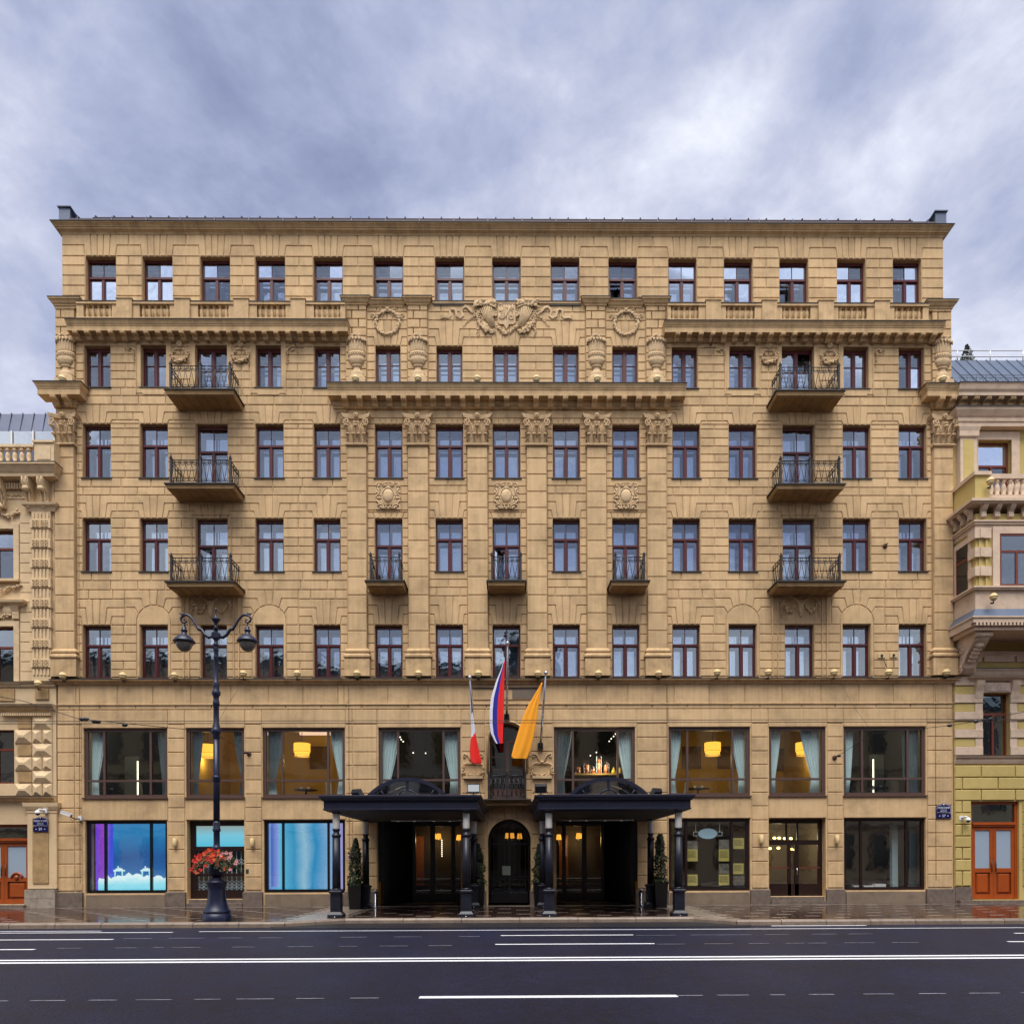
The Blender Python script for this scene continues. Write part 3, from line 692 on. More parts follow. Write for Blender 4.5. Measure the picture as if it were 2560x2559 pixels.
sg_.build('snow_guard_rail', M_roof, roof)
gp = MB().box(-0.025, 0.025, -0.02, 0.02, -0.1, 0.3).yz([(-0.02, 0.28), (-0.02, 0.32), (0.1, 0.36), (0.1, 0.32)], -0.02, 0.02).mesh('snow_guard_post', M_roof)
for k in range(46): put('snow_guard_post', gp, roof, (AX0+1.3+k*(AX1-AX0-2.6)/45, -0.04, zr0+0.02))
for xa, sg in ((X(163.5, 530, 0.4), 1), (X(2350, 530, 0.4), -1)):
    h_ = Z(514 if sg > 0 else 525, 200 if sg > 0 else 2300, -0.05)-0.03
    m_ = MB(); m_.rings([[(xa, 0.0, zr0-0.05), (xa+sg*0.42, 0.0, zr0-0.05), (xa+sg*0.42, 5.5, zr0+0.9), (xa, 5.5, zr0+0.9)], [(xa, 0.0, h_), (xa+sg*0.42, 0.0, h_-0.03), (xa+sg*0.42, 5.5, h_+1.3), (xa, 5.5, h_+1.3)]])
    m_.box(min(xa, xa+sg*0.42)-0.04, max(xa, xa+sg*0.42)+0.04, -0.05, 5.5, h_-0.001, h_+0.04)
    # sloping metal cheek behind
    m_.add([(xa+sg*0.42, 0.02, h_-0.05), (xa+sg*1.25, 0.6, zr0+0.15), (xa+sg*0.42, 0.6, zr0+0.1), (xa+sg*0.42, 0.6, h_-0.05)], [(0,1,3), (0,1,2)])
    m_.build('firewall_parapet', M_parap, HOTEL)
# ------------------------------------------------------------------ balustrades
prof = [(0.062, 0), (0.062, 0.03), (0.05, 0.04), (0.058, 0.1), (0.074, 0.2), (0.07, 0.3), (0.058, 0.4), (0.05, 0.47), (0.06, 0.48), (0.06, 0.51), (0.078, 0.53), (0.078, 0.57)]
BAL = MB().lathe(prof, 10).mesh('baluster', M_trim)
zb0 = zLR+0.05; yb_ = -0.25
zrail = Z(762, 500, yb_); sc = (zrail-0.06-zb0-0.1)/0.57
def balustrade(x0, x1, peds, groups):
    mb = MB(); mb.box(x0, x1, yb_-0.11, yb_+0.11, zb0-0.02, zb0+0.1); mb.box(x0, x1, yb_-0.13, yb_+0.13, zrail-0.06, zrail+0.03)
    sp = spans(x0, x1, [(a, b) for a, b in groups])
    for a, b in sp: mb.box(a, b, yb_-0.09, yb_+0.09, zb0+0.1, zrail-0.06)
    o = mb.build('balustrade', M_trim, HOTEL)
    cap = MB().box(x0, x1, yb_-0.15, yb_+0.15, zrail+0.031, zrail+0.05); cap.build('flashing', M_lead, o)
    for a, b in peds:
        m_ = MB(); m_.box(a, b, yb_-0.17, yb_+0.17, zb0-0.01, zrail+0.1); m_.box(a-0.02, b+0.02, yb_-0.2, yb_+0.2, zrail+0.1, zrail+0.125); m_.build('pedestal', M_trim, o)
    for a, b in groups:
        for k in range(5):
            q = put('baluster', BAL, o, (a+(b-a)*(k+0.5)/5, yb_, zb0+0.1)); q.scale = (0.92, 0.92, sc)
    return o
XB = lambda v: X(v, 780, yb_)
balustrade(XB(195), XB(864), [(XB(a), XB(b)) for a, b in ((297,335),(441,479),(588,625),(730,766))], [(XB(a), XB(b)) for a, b in ((212,283),(352,427),(497,574),(644,716),(786,852))])
balustrade(XB(1668), XB(2318), [(XB(a), XB(b)) for a, b in ((1762,1799),(1902,1939),(2042,2080),(2182,2219))], [(XB(a), XB(b)) for a, b in ((1676,1745),(1813,1885),(1953,2024),(2093,2164),(2233,2304))])
# end piers and capped parapet over the vase pilasters
def capped(x0, x1, z0, z1, p):
    mb = MB(); mb.cornice(x0, x1, [(0.0, z0), (0.0, z1-0.24), (0.03, z1-0.23), (0.03, z1-0.19), (0.08, z1-0.15), (0.12, z1-0.06), (0.16, z1-0.05), (0.16, z1)], yb=0.02, base=p)
    o = mb.build('parapet_cap', M_trim, HOTEL); fl = MB(); fl.cornice(x0, x1, [(0.18, z1+0.001), (0.18, z1+0.02)], yb=0.02, base=p); fl.build('flashing', M_lead, o)
zcap = Z(743, 200, -0.2); zc0 = Z(757)
capped(PLX[0], PLX[1]+0.12, zc0-0.05, zcap, 0.07); capped(PRX[0]-0.12, PRX[1], zc0-0.05, zcap, 0.07)
zcap2 = Z(741.5, 1280, -0.2)
for a, b in VSX: capped(a, b, zc0-0.03, zcap2, 0.071)
for a, b in ((VSX[0][1]+0.17, VSX[1][0]-0.17), (VSX[2][1]+0.17, VSX[3][0]-0.17)): capped(a, b, zc0-0.03, zcap2-0.03, 0.0)
q_ = MB().box(VSX[1][1]+0.17, VSX[2][0]-0.17, -0.05, 0.02, zc0-0.05, zc0+0.02).build('ledge', M_trim, HOTEL); MB().box(VSX[1][1]+0.17, VSX[2][0]-0.17, -0.07, 0.02, zc0+0.021, zc0+0.035).build('flashing', M_lead, q_)
for a, b in [(PLX[0], PLX[1]+0.3), (PRX[0]-0.3, PRX[1])]:
    MB().box(a, b, -0.069, 0.03, Z(757)+0.002, zcap-0.3).build('corner_pier', M_wall, HOTEL)
# string course between third storey and frieze
mb = MB(); zs_ = Z(1696, 1280, -0.2)
mb.cornice(LX0+0.02, LX1-0.02, [(0.02, Z(1711)), (0.02, zs_-0.16), (0.06, zs_-0.15), (0.06, zs_-0.11), (0.14, zs_-0.06), (0.2, zs_-0.04), (0.2, zs_)], yb=0.02)
sc_ = mb.build('string_course', M_trim, HOTEL)
fl = MB(); fl.cornice(LX0+0.02, LX1-0.02, [(0.22, zs_+0.001), (0.22, zs_+0.018)], yb=0.02); fl.build('flashing', M_lead, sc_)
mb = MB(); mb.cornice(LX0+0.05, LX1-0.05, [(0.012, zf1-0.03), (0.035, zf1-0.02), (0.035, zf1+0.02), (0.012, zf1+0.03)], yb=0.02); mb.build('string_course', M_trim, HOTEL)
# ------------------------------------------------------------------ pilaster capitals and bases
def spiral(cx, cy, cz, r0, turns, sg, n=20, out=0.0):
    pts = []
    for k in range(n+1):
        t = k/n; a = math.pi/2 - sg*(1-t)*turns*2*math.pi; r = r0*(0.22+0.78*(1-t))
        pts.append((cx+r*math.cos(a), cy-out*t, cz+r*math.sin(a)))
    return pts
def leaf(mb, x, z0, h, w, y0, curl, n=6):
    rs = []
    for k in range(n+1):
        t = k/n; ww = w*(0.72+0.5*math.sin(t*math.pi*0.8))*(1.0 if t < 0.75 else 1.15)
        zz_ = z0+h*min(t*1.12, 1.0) - (0.22*h*max(0, t-0.8)/0.2)
        yy = y0-curl*(t**2.2)
        rs.append([(x-ww/2, yy+0.014, zz_), (x-ww*0.22, yy-0.014, zz_+0.004), (x, yy+0.002, zz_), (x+ww*0.22, yy-0.014, zz_+0.004), (x+ww/2, yy+0.014, zz_), (x, yy+0.03, zz_)])
    mb.rings(rs, sm=False)
def capital_mesh():
    mb = MB(); H = (1120-1044)*PX; hw = 0.37
    b = lambda z, w, y: [(-w, -y, z), (w, -y, z), (w, 0.05, z), (-w, 0.05, z)]
    mb.rings([b(0, hw+0.045, 0.2), b(0.035, hw+0.06, 0.22), b(0.07, hw+0.045, 0.2)])
    mb.rings([b(0.05, hw-0.02, 0.1), b(0.5, hw-0.02, 0.1), b(0.8, hw, 0.1), b(H-0.13, hw+0.06, 0.12)])
    # concave abacus
    top = []
    for k in range(13):
        t = -1+2*k/12; top.append((t*(hw+0.17), -0.2-0.09*t*t*1.0))
    top = [(-hw-0.17, 0.05)]+top+[(hw+0.17, 0.05)]
    up = lambda z, s: [(x*s, y*s if y < 0 else y, z-0.035*(1-min(1, (x/0.5)**2))) for x, y in top]
    mb.rings([up(H-0.13, 0.9), up(H-0.06, 0.97), up(H, 1.03)])
    for x in (-0.27, -0.09, 0.09, 0.27): leaf(mb, x, 0.07, 0.3, 0.13, 0.12, 0.17)
    for x in (-0.345, 0.345): leaf(mb, x, 0.07, 0.3, 0.1, 0.1, 0.14)
    for x in (-0.36, -0.18, 0.0, 0.18, 0.36): leaf(mb, x, 0.25, 0.38, 0.11, 0.12, 0.22)
    for sg in (-1, 1):
        # big corner volute and small inner one, rising from a common stalk
        mb.tube([(sg*0.13, -0.17, 0.38), (sg*0.14, -0.2, 0.55), (sg*0.2, -0.22, 0.74), (sg*0.3, -0.25, 0.88)]+[(sg*0.36+sg*q[0]*1, -0.27+q[1], 0.83+q[2]) for q in spiral(0, 0, 0, 0.13, 1.5, 1, 22, 0.04)], 0.026, 5)
        mb.tube([(sg*0.13, -0.17, 0.5), (sg*0.11, -0.2, 0.7), (sg*0.08, -0.21, 0.8)]+[(sg*0.055-sg*q[0]*0.6, -0.22+q[1], 0.84+q[2]*0.6) for q in spiral(0, 0, 0, 0.1, 1.1, 1, 12, 0.02)], 0.018, 5)
        leaf(mb, sg*0.43, 0.55, 0.22, 0.12, 0.2, 0.1)
    for x in (-0.31, -0.105, 0.105, 0.31): mb.ball((x, -0.26, 0.37), (0.085, 0.085, 0.045), 8, 5); mb.tube([(x, -0.12, 0.08), (x, -0.16, 0.25), (x, -0.24, 0.36)], [0.03, 0.03, 0.05], 5)
    for x in (-0.36, 0.0, 0.36): mb.ball((x, -0.3, 0.66), (0.095, 0.1, 0.05), 8, 5); mb.tube([(x*0.9, -0.14, 0.35), (x*0.95, -0.18, 0.52), (x, -0.27, 0.65)], [0.03, 0.035, 0.055], 5)
    for k in range(6): mb.ball((0.062*math.cos(k*math.pi/3), -0.26, H-0.06+0.062*math.sin(k*math.pi/3)), (0.04, 0.04, 0.04), 6, 4)
    mb.ball((0, -0.29, H-0.06), 0.04, 6, 4); leaf(mb, 0, 0.62, 0.2, 0.1, 0.18, 0.06)
    for x in (-0.3, -0.1, 0.1, 0.3): mb.tube([(x+0.035*math.cos(a), -0.165, 0.14+0.05*math.sin(a)) for a in [k*math.pi/4 for k in range(9)]], 0.012, 4)
    return mb.mesh('capital', M_orn)
CAPM = capital_mesh()
hb = lambda z, w, y: [(-w, -y, z), (w, -y, z), (w, 0.03, z), (-w, 0.03, z)]
Hb = Z(1624)-Z(1692); z1_ = Z(1647)-Z(1692); w0 = 0.385
mb = MB(); mb.rings([hb(0, w0+0.09, 0.23), hb(z1_-0.05, w0+0.09, 0.23), hb(z1_-0.04, w0+0.075, 0.21), hb(z1_, w0+0.075, 0.21)])
mb.rings([hb(z1_, w0+0.1, 0.24), hb(z1_+0.03, w0+0.125, 0.265), hb(z1_+0.1, w0+0.125, 0.265), hb(z1_+0.125, w0+0.09, 0.23), hb(z1_+0.16, w0+0.05, 0.19), hb(z1_+0.2, w0+0.04, 0.18), hb(z1_+0.21, w0+0.075, 0.21), hb(z1_+0.27, w0+0.085, 0.22), hb(z1_+0.3, w0+0.06, 0.2), hb(Hb+0.02, w0+0.01, 0.15)])
BASM = mb.mesh('pilaster_base', M_trim)
for x0, x1 in PILX+[PLX, PRX]:
    c = (x0+x1)/2
    sh = MB().box(x0+0.006, x1-0.006, -0.11, 0.03, Z(1640), Z(1110)).build('pilaster', M_wall, HOTEL)
    q = put('capital', CAPM, sh, (c, -0.0, Z(1120))); q.scale = ((x1-x0)/0.755, 1, 1)
    put('pilaster_base', BASM, sh, (c, 0, Z(1692)))
# ------------------------------------------------------------------ ornaments
def vase_mesh():
    mb = MB(); H = 112*PX
    pr = [(0.25, 0), (0.27, 0.03), (0.27, 0.12), (0.22, 0.14), (0.26, 0.2), (0.24, 0.24), (0.14, 0.32), (0.115, 0.42), (0.13, 0.46), (0.19, 0.47), (0.2, 0.5), (0.17, 0.52), (0.2, 0.54), (0.27, 0.64), (0.3, 0.68), (0.31, 0.72), (0.3, 0.76), (0.29, 0.86), (0.3, 0.92), (0.31, 0.96), (0.3, 1.0)]
    mb.box(-0.34, 0.34, -0.24, 0.03, -0.45, 0.0)
    mb.lathe(pr, 20, a0=math.pi, a1=2*math.pi, sy=0.75)
    mb.lathe([(0.29, 0.98), (0.3, 1.1), (0.31, 1.3), (0.32, 1.42)], 48, a0=math.pi, a1=2*math.pi, sy=0.75, flute=0.16, nf=16)
    for k in range(11):
        a = math.pi+math.pi*(k+0.5)/11; mb.ball((0.3*math.cos(a), 0.3*math.sin(a)*0.75, 0.94), 0.045, 6, 4); mb.ball((0.3*math.cos(a+0.14), 0.3*math.sin(a+0.14)*0.75, 0.88), 0.04, 6, 4)
        mb.tube([(0.28*math.cos(a), 0.28*math.sin(a)*0.75, 0.7), (0.2*math.cos(a), 0.2*math.sin(a)*0.75, 0.54)], 0.02, 4)
    r = random.Random(5)
    for k in range(46):
        a = math.pi+math.pi*r.random(); rr = 0.33*math.sqrt(r.random()*0.6+0.4); z_ = 1.42+0.26*r.random()*(1.1-abs(math.cos(a)))
        s_ = 0.04+0.035*r.random(); mb.ball((rr*math.cos(a), rr*math.sin(a)*0.75-0.02, z_), (s_, s_, s_*0.8), 6, 4)
    for k in range(9):
        a = math.pi+math.pi*(k+0.5)/9; mb.tube([(0.28*math.cos(a), 0.21*math.sin(a), 1.44), (0.36*math.cos(a), 0.29*math.sin(a), 1.46), (0.36*math.cos(a), 0.3*math.sin(a), 1.36)], [0.05, 0.045, 0.015], 5)
    return mb.mesh('vase_relief', M_orn)
VM = vase_mesh()
for v in (893, 1046, 1491, 1640): put('vase_relief', VM, HOTEL, (X(v, 900), -0.07, Z(952))).scale.y = 0.6
for v in (167, 2354): put('vase_relief', VM, HOTEL, (X(v, 900), -0.07, Z(954))).scale.y = 0.6
def leafy(mb, path, rad, n, r, flat=0.6, spread=1.0):
    """leaves and berries along a polyline (x,z)"""
    L_ = [0]
    for a, b in zip(path[:-1], path[1:]): L_.append(L_[-1]+math.hypot(b[0]-a[0], b[1]-a[1]))
    for k in range(n):
        s_ = L_[-1]*(k+0.5)/n; j = 0
        while j < len(path)-2 and L_[j+1] < s_: j += 1
        t = (s_-L_[j])/max(1e-6, L_[j+1]-L_[j]); x = path[j][0]+(path[j+1][0]-path[j][0])*t; z = path[j][1]+(path[j+1][1]-path[j][1])*t
        rr = rad(k/n) if callable(rad) else rad
        for q in range(2):
            mb.ball((x+r.uniform(-1, 1)*rr*0.7*spread, -rr*r.uniform(0.5, 1.1), z+r.uniform(-1, 1)*rr*0.7*spread), (rr*r.uniform(0.45, 0.7), rr*flat, rr*r.uniform(0.4, 0.65)), 6, 4)
def ribbon(mb, pts, w, y=-0.03, th=0.02):
    rs = []
    for i, (x, z) in enumerate(pts):
        a = pts[max(0, i-1)]; b = pts[min(len(pts)-1, i+1)]; dx, dz_ = b[0]-a[0], b[1]-a[1]; l = math.hypot(dx, dz_) or 1; nx, nz = -dz_/l*w/2, dx/l*w/2
        yy = y-0.025*math.sin(i*0.9)
        rs.append([(x+nx, yy, z+nz), (x+nx, yy-th, z+nz), (x-nx, yy-th-0.015, z-nz), (x-nx, yy, z-nz)])
    mb.rings(rs)
def bow(mb, c, s):
    for sg in (-1, 1):
        mb.tube([(c[0]+sg*s*q[0], -0.045, c[1]+s*q[1]) for q in ((0.05, 0), (0.3, 0.35), (0.7, 0.5), (0.85, 0.15), (0.5, -0.1), (0.1, 0))], 0.022, 5)
        mb.tube([(c[0]+sg*s*0.1, -0.04, c[1]), (c[0]+sg*s*0.45, -0.04, c[1]-s*0.5), (c[0]+sg*s*0.6, -0.04, c[1]-s*0.8)], 0.018, 5)
def wreath_mesh():
    mb = MB(); r = random.Random(2); R = 29*PX
    for k in range(48):
        a = 2*math.pi*k/48; rr = 0.075
        mb.ball((R*math.cos(a)+r.uniform(-1, 1)*0.025, -0.05-r.random()*0.03, R*1.0*math.sin(a)+r.uniform(-1, 1)*0.025), (rr*r.uniform(0.6, 1), 0.05, rr*r.uniform(0.5, 0.9)), 6, 4)
    bow(mb, (0, R+0.05), 0.34); bow(mb, (-R-0.02, R*0.55), 0.2); bow(mb, (R+0.02, R*0.55), 0.2); mb.ball((0, -0.09, R+0.05), 0.07, 6, 4)
    return mb.mesh('wreath_relief', M_orn)
WM = wreath_mesh()
for v in (969, 1565): put('wreath_relief', WM, HOTEL, (X(v, 806), 0.0, Z(808))).scale.y = 0.65
# laurel and rosette panels beside the upper balcony doors
def laurel_meshes():
    r = random.Random(4); ro = MB(); fe = MB(); pd = []
    for k in range(7): a = k*math.pi*2/7; ro.ball((0.07*math.cos(a), -0.04, 0.5+0.07*math.sin(a)), (0.06, 0.04, 0.06), 6, 4)
    ro.tube([(0.12*math.cos(k*math.pi/8), -0.02, 0.5+0.12*math.sin(k*math.pi/8)) for k in range(17)], 0.02, 4); ro.ball((0, -0.06, 0.5), 0.05, 6, 4); ro.tube([(0, -0.02, 0.4), (0, -0.02, 0.27)], 0.012, 4)
    path = [(0.27*math.cos(a), 0.08+0.27*math.sin(a)) for a in [math.pi*0.85+k*math.pi*1.3/18 for k in range(19)]]
    leafy(fe, path, lambda t: 0.05+0.03*math.sin(t*math.pi), 26, r); fe.tube([(x, -0.03, z) for x, z in path], 0.03, 5)
    for sg in (-1, 1):
        fe.tube([(0, -0.03, 0.28), (sg*0.12, -0.04, 0.3), (sg*0.2, -0.03, 0.22), (sg*0.13, -0.03, 0.18), (sg*0.24, -0.03, 0.16)], 0.02, 5)
        m = MB(); pp = [(sg*0.3, 0.16), (sg*0.32, -0.1), (sg*0.31, -0.42)]; leafy(m, pp, lambda t: 0.055*(1.1-t), 14, r); m.tube([(x, -0.02, z) for x, z in pp], 0.015, 4); pd.append(m.mesh('garland', M_orn))
    return fe.mesh('laurel_relief', M_orn), ro.mesh('rosette', M_orn), pd
LM, RM, PM = laurel_meshes()
for v in (449.5, 602, 1922, 2073.5):
    q = put('laurel_relief', LM, HOTEL, (X(v, 890), 0.0, Z(895))); put('rosette', RM, q)
    for m_ in PM: put('garland', m_, q)
def pendant_mesh(sg):
    mb = MB(); r = random.Random(6); leafy(mb, [(0, 0.42), (0.02, 0.1), (0, -0.4)], lambda t: 0.055*(1.1-t), 14, r)
    mb.tube([(0, -0.03, 0.42), (-sg*0.1, -0.04, 0.5), (-sg*0.2, -0.03, 0.44), (-sg*0.14, -0.03, 0.38), (-sg*0.28, -0.03, 0.46)], 0.025, 5)
    return mb.mesh('garland_relief', M_orn)
for v, sg in ((335, 1), (718.5, -1), (1810, 1), (2188, -1)): put('garland_relief', pendant_mesh(sg), HOTEL, (X(v, 900), 0.0, Z(905)))
def cartouche_mesh():
    mb = MB(); w, h = 31*PX, 33*PX
    mb.rings([[(-w, 0.01, -h), (w, 0.01, -h), (w, 0.01, h*0.85), (-w, 0.01, h*0.85)], [(-w+0.01, -0.04, -h+0.01), (w-0.01, -0.04, -h+0.01), (w-0.01, -0.04, h*0.84), (-w+0.01, -0.04, h*0.84)]])
    mb.tube([(0.24*math.cos(a), -0.05, 0.31*math.sin(a)) for a in [k*math.pi/14 for k in range(29)]], 0.028, 5)
    mb.lathe([(0.205, 0.0), (0.2, 0.03), (0.12, 0.06), (0.02, 0.07)], 20, c=(0, 0, 0))
    n = len(mb.v)
    # turn the boss to face the street
    k0 = n-20*4
    for i in range(k0, n): x_, y_, z_ = mb.v[i]; mb.v[i] = (x_, -0.035-z_, y_*1.32)
    for sg in (-1, 1):
        S_ = lambda pts, r=0.03: mb.tube([(sg*a*w, -0.06, b*h) for a, b in pts], r, 5)
        S_([(0.05, 0.98), (0.3, 1.0), (0.45, 0.85), (0.35, 0.72), (0.2, 0.78), (0.28, 0.88)])
        S_([(0.5, 0.95), (0.8, 0.98), (0.95, 0.82), (0.85, 0.66), (0.7, 0.74), (0.8, 0.84)])
        S_([(0.85, 0.6), (0.7, 0.35), (0.8, 0.1), (0.95, 0.0), (0.95, -0.2), (0.8, -0.2), (0.85, -0.08)])
        S_([(0.95, -0.3), (0.75, -0.5), (0.85, -0.75), (0.6, -0.6), (0.4, -0.7), (0.3, -0.95), (0.5, -0.95), (0.5, -0.8)])
        S_([(0.1, -0.7), (0.35, -0.62), (0.62, -0.35)], 0.025); S_([(0.05, -0.95), (0.2, -0.85), (0.15, -0.7)], 0.025)
        for q in range(7): mb.ball((sg*w*(0.72+0.2*math.sin(q*2)), -0.05, h*(0.5-q*0.22)), (0.05, 0.04, 0.05), 6, 4)
    return mb.mesh('cartouche_relief', M_orn)
CM = cartouche_mesh()
for v in (971, 1266, 1564.5): put('cartouche_relief', CM, HOTEL, (X(v, 1240), 0.0, Z(1241.5)))
def bucranium_mesh():
    mb = MB(); r = random.Random(8)
    sk = [(-0.13, 0.26), (-0.28, 0.36), (-0.2, 0.22), (-0.13, 0.16), (-0.1, -0.05), (-0.05, -0.3), (0.05, -0.3), (0.1, -0.05), (0.13, 0.16), (0.2, 0.22), (0.28, 0.36), (0.13, 0.26)]
    mb.rings([[(x, 0.02, z) for x, z in sk], [(x, -0.05, z) for x, z in sk], [(x*0.7, -0.09, z*0.85) for x, z in sk]]); mb.ball((0, -0.07, -0.33), 0.05, 6, 4)
    for sg in (-1, 1):
        path = [(sg*(0.15+0.5*t), 0.12-0.33*math.sin(t*math.pi)+0.05*t) for t in [k/12 for k in range(13)]]
        leafy(mb, path, lambda t: 0.04+0.04*math.sin(t*math.pi), 18, r)
        leafy(mb, [(sg*0.69, 0.2), (sg*0.72, -0.1), (sg*0.71, -0.45)], lambda t: 0.075*(1.1-t), 14, r); bow(mb, (sg*0.69, 0.2), 0.14)
        for k in range(6): a = k*math.pi/3; mb.ball((sg*0.37+0.05*math.cos(a), -0.03, 0.45+0.05*math.sin(a)), 0.04, 6, 4)
    return mb.mesh('bucranium_relief', M_orn)
BM = bucranium_mesh()
put('bucranium_relief', BM, HOTEL, (X(528, 1520), 0.0, Z(1518))); put('bucranium_relief', BM, HOTEL, (X(2000.5, 1520), 0.0, Z(1518)))
# carved coat of arms with two cornucopias, swags and ribbons
CR = put('carved_arms_relief', None, HOTEL, (X(1266, 795), -0.005, Z(800))); CR.scale.y = 0.55
def armp(zx, zy): return ((zx-965)/5.52*PX, (330-zy)/5.52*PX)
mb = MB(); sh = [armp(*q) for q in ((845,85),(1090,85),(1090,370),(1070,395),(1000,400),(965,465),(930,400),(862,395),(845,370))]
mb.rings([[(x, 0.03, z) for x, z in sh], [(x, -0.07, z) for x, z in sh]]); mb.build('shield', M_orn, CR)
mb = MB()
for xx in (900, 935, 965, 1000): mb.tube([(armp(xx, 130)[0], -0.08, armp(xx, 130)[1]), (armp(xx, 330)[0], -0.08, armp(xx, 330)[1])], 0.02, 5)
for pts in ([(1045,130),(1060,190),(1010,200),(1060,230),(1060,330),(1010,335),(1010,280),(1045,290)], [(915,335),(960,280),(1000,200),(1030,150)], [(870,180),(870,220),(910,220),(910,180)], [(870,260),(860,310),(900,330),(905,290),(885,290)], [(865,140),(890,125),(910,150)], [(955,160),(975,190),(985,150)]):
    mb.tube([(armp(*q)[0], -0.09, armp(*q)[1]) for q in pts], 0.022, 5)
mb.build('monogram', M_orn, CR)
r = random.Random(11)
for sg in (-1, 1):
    fx = lambda zx: zx if sg > 0 else 1930-zx
    A_ = lambda zx, zy: armp(fx(zx), zy)
    mb = MB()     # basket horn
    for k in range(9):
        t = k/8; p0 = A_(1120+t*205, 185-20*math.sin(t*math.pi)); p1 = A_(1150+t*115, 310); p2 = A_(1120+t*60, 430)
        mb.tube([(p0[0], -0.06-0.1*math.sin(t*math.pi), p0[1]), (p1[0], -0.05-0.09*math.sin(t*math.pi), p1[1]), (p2[0], -0.05, p2[1])], [0.027, 0.022, 0.014], 5)
    mb.tube([(A_(1105+t*330, 185-50*math.sin(t*math.pi))[0], -0.17, A_(1105+t*330, 185-50*math.sin(t*math.pi))[1]) for t in [k/10 for k in range(11)]], 0.03, 5)
    mb.build('cornucopia', M_orn, CR)
    mb = MB()
    for k in range(44):
        x_, z_ = A_(1105+r.random()*290, 70+r.random()*85); s_ = 0.04+0.035*r.random(); mb.ball((x_, -0.1-0.08*r.random(), z_), (s_*1.1, s_, s_), 6, 4)
    for k in range(8): x_, z_ = A_(1240+k*22, 70+abs(k-3)*7); mb.tube([(x_-0.05, -0.12, z_-0.12), (x_, -0.15, z_), (x_+0.06, -0.13, z_+0.02)], [0.03, 0.035, 0.01], 5)
    mb.build('fruit', M_orn, CR)
    mb = MB()
    leafy(mb, [A_(1350+12*math.sin(k), 230+k*33) for k in range(11)], lambda t: 0.075-0.03*t, 22, r)
    leafy(mb, [A_(1345-t*225, 350+150*math.sin(t*math.pi*0.62)) for t in [k/12 for k in range(13)]], lambda t: 0.06+0.05*math.sin(t*math.pi), 30, r)
    leafy(mb, [A_(1100-t*135, 420+100*math.sin(t*math.pi/2)) for t in [k/8 for k in range(9)]], 0.07, 14, r)
    leafy(mb, [A_(1390+t*170, 240+t*180) for t in [k/6 for k in range(7)]], lambda t: 0.06-0.03*t, 12, r)
    for k in range(10): x_, z_ = A_(1100+r.random()*45, 230+r.random()*60); mb.ball((x_, -0.08, z_), 0.045, 6, 4)
    bow(mb, A_(1360, 240), 0.22)
    mb.build('swag', M_orn, CR)
    mb = MB(); pts = [(1400,235),(1445,220),(1490,165),(1530,150),(1575,180),(1585,220),(1565,270),(1600,305),(1650,280),(1665,200),(1700,180),(1745,200),(1735,270),(1770,305),(1820,290),(1870,262)]
    ribbon(mb, [A_(*q) for q in pts], 0.09); ribbon(mb, [A_(*q) for q in ((1770,305),(1820,300),(1875,312))], 0.06)
    mb.build('ribbon', M_orn, CR)
# plain framed window surrounds and strips on the sixth and third storeys
def surround(x0, x1, z0, z1, w, p, ears=True):
    mb = MB(); mb.box(x0-w, x0, -p, 0.02, z0, z1); mb.box(x1, x1+w, -p, 0.02, z0, z1); mb.box(x0-w, x1+w, -p, 0.02, z1+0.0005, z1+w)
    mb.box(x0-w-0.03, x0-w, -p-0.02, 0.02, z0-0.25, z1+w); mb.box(x1+w, x1+w+0.03, -p-0.02, 0.02, z0-0.25, z1+w)
    if ears: mb.box(x0-w, x1+w, -p, 0.02, z0-0.22, z0-0.04); mb.box(x0-w+0.22, x1+w-0.22, -p, 0.02, z0-0.28, z0-0.22)
    mb.build('window_surround', M_wall, HOTEL)
for i in (1, 2, 3, 11, 12, 13): surround(*A6[i], z6[0], z6[1], 0.15, 0.02, i not in (2, 12))
for i in (2, 12):
    for xv in ((457, 467), (470, 479), (583, 592), (595, 604)) if i == 2 else ((1929, 1938), (1942, 1951), (2053, 2062), (2065, 2074)):
        MB().box(X(xv[0]), X(xv[0])+0.035, -0.045, 0.02, Z(1692), Z(1488)).build('moulding', M_wall, HOTEL)
    a, b = A4[i]; MB().box(a-0.16, a-0.13, -0.03, 0.02, Z(1440), z4[1]+0.15).box(b+0.13, b+0.16, -0.03, 0.02, Z(1440), z4[1]+0.15).box(a-0.13, b+0.13, -0.03, 0.02, z4[1]+0.12, z4[1]+0.15).build('moulding', M_wall, HOTEL)
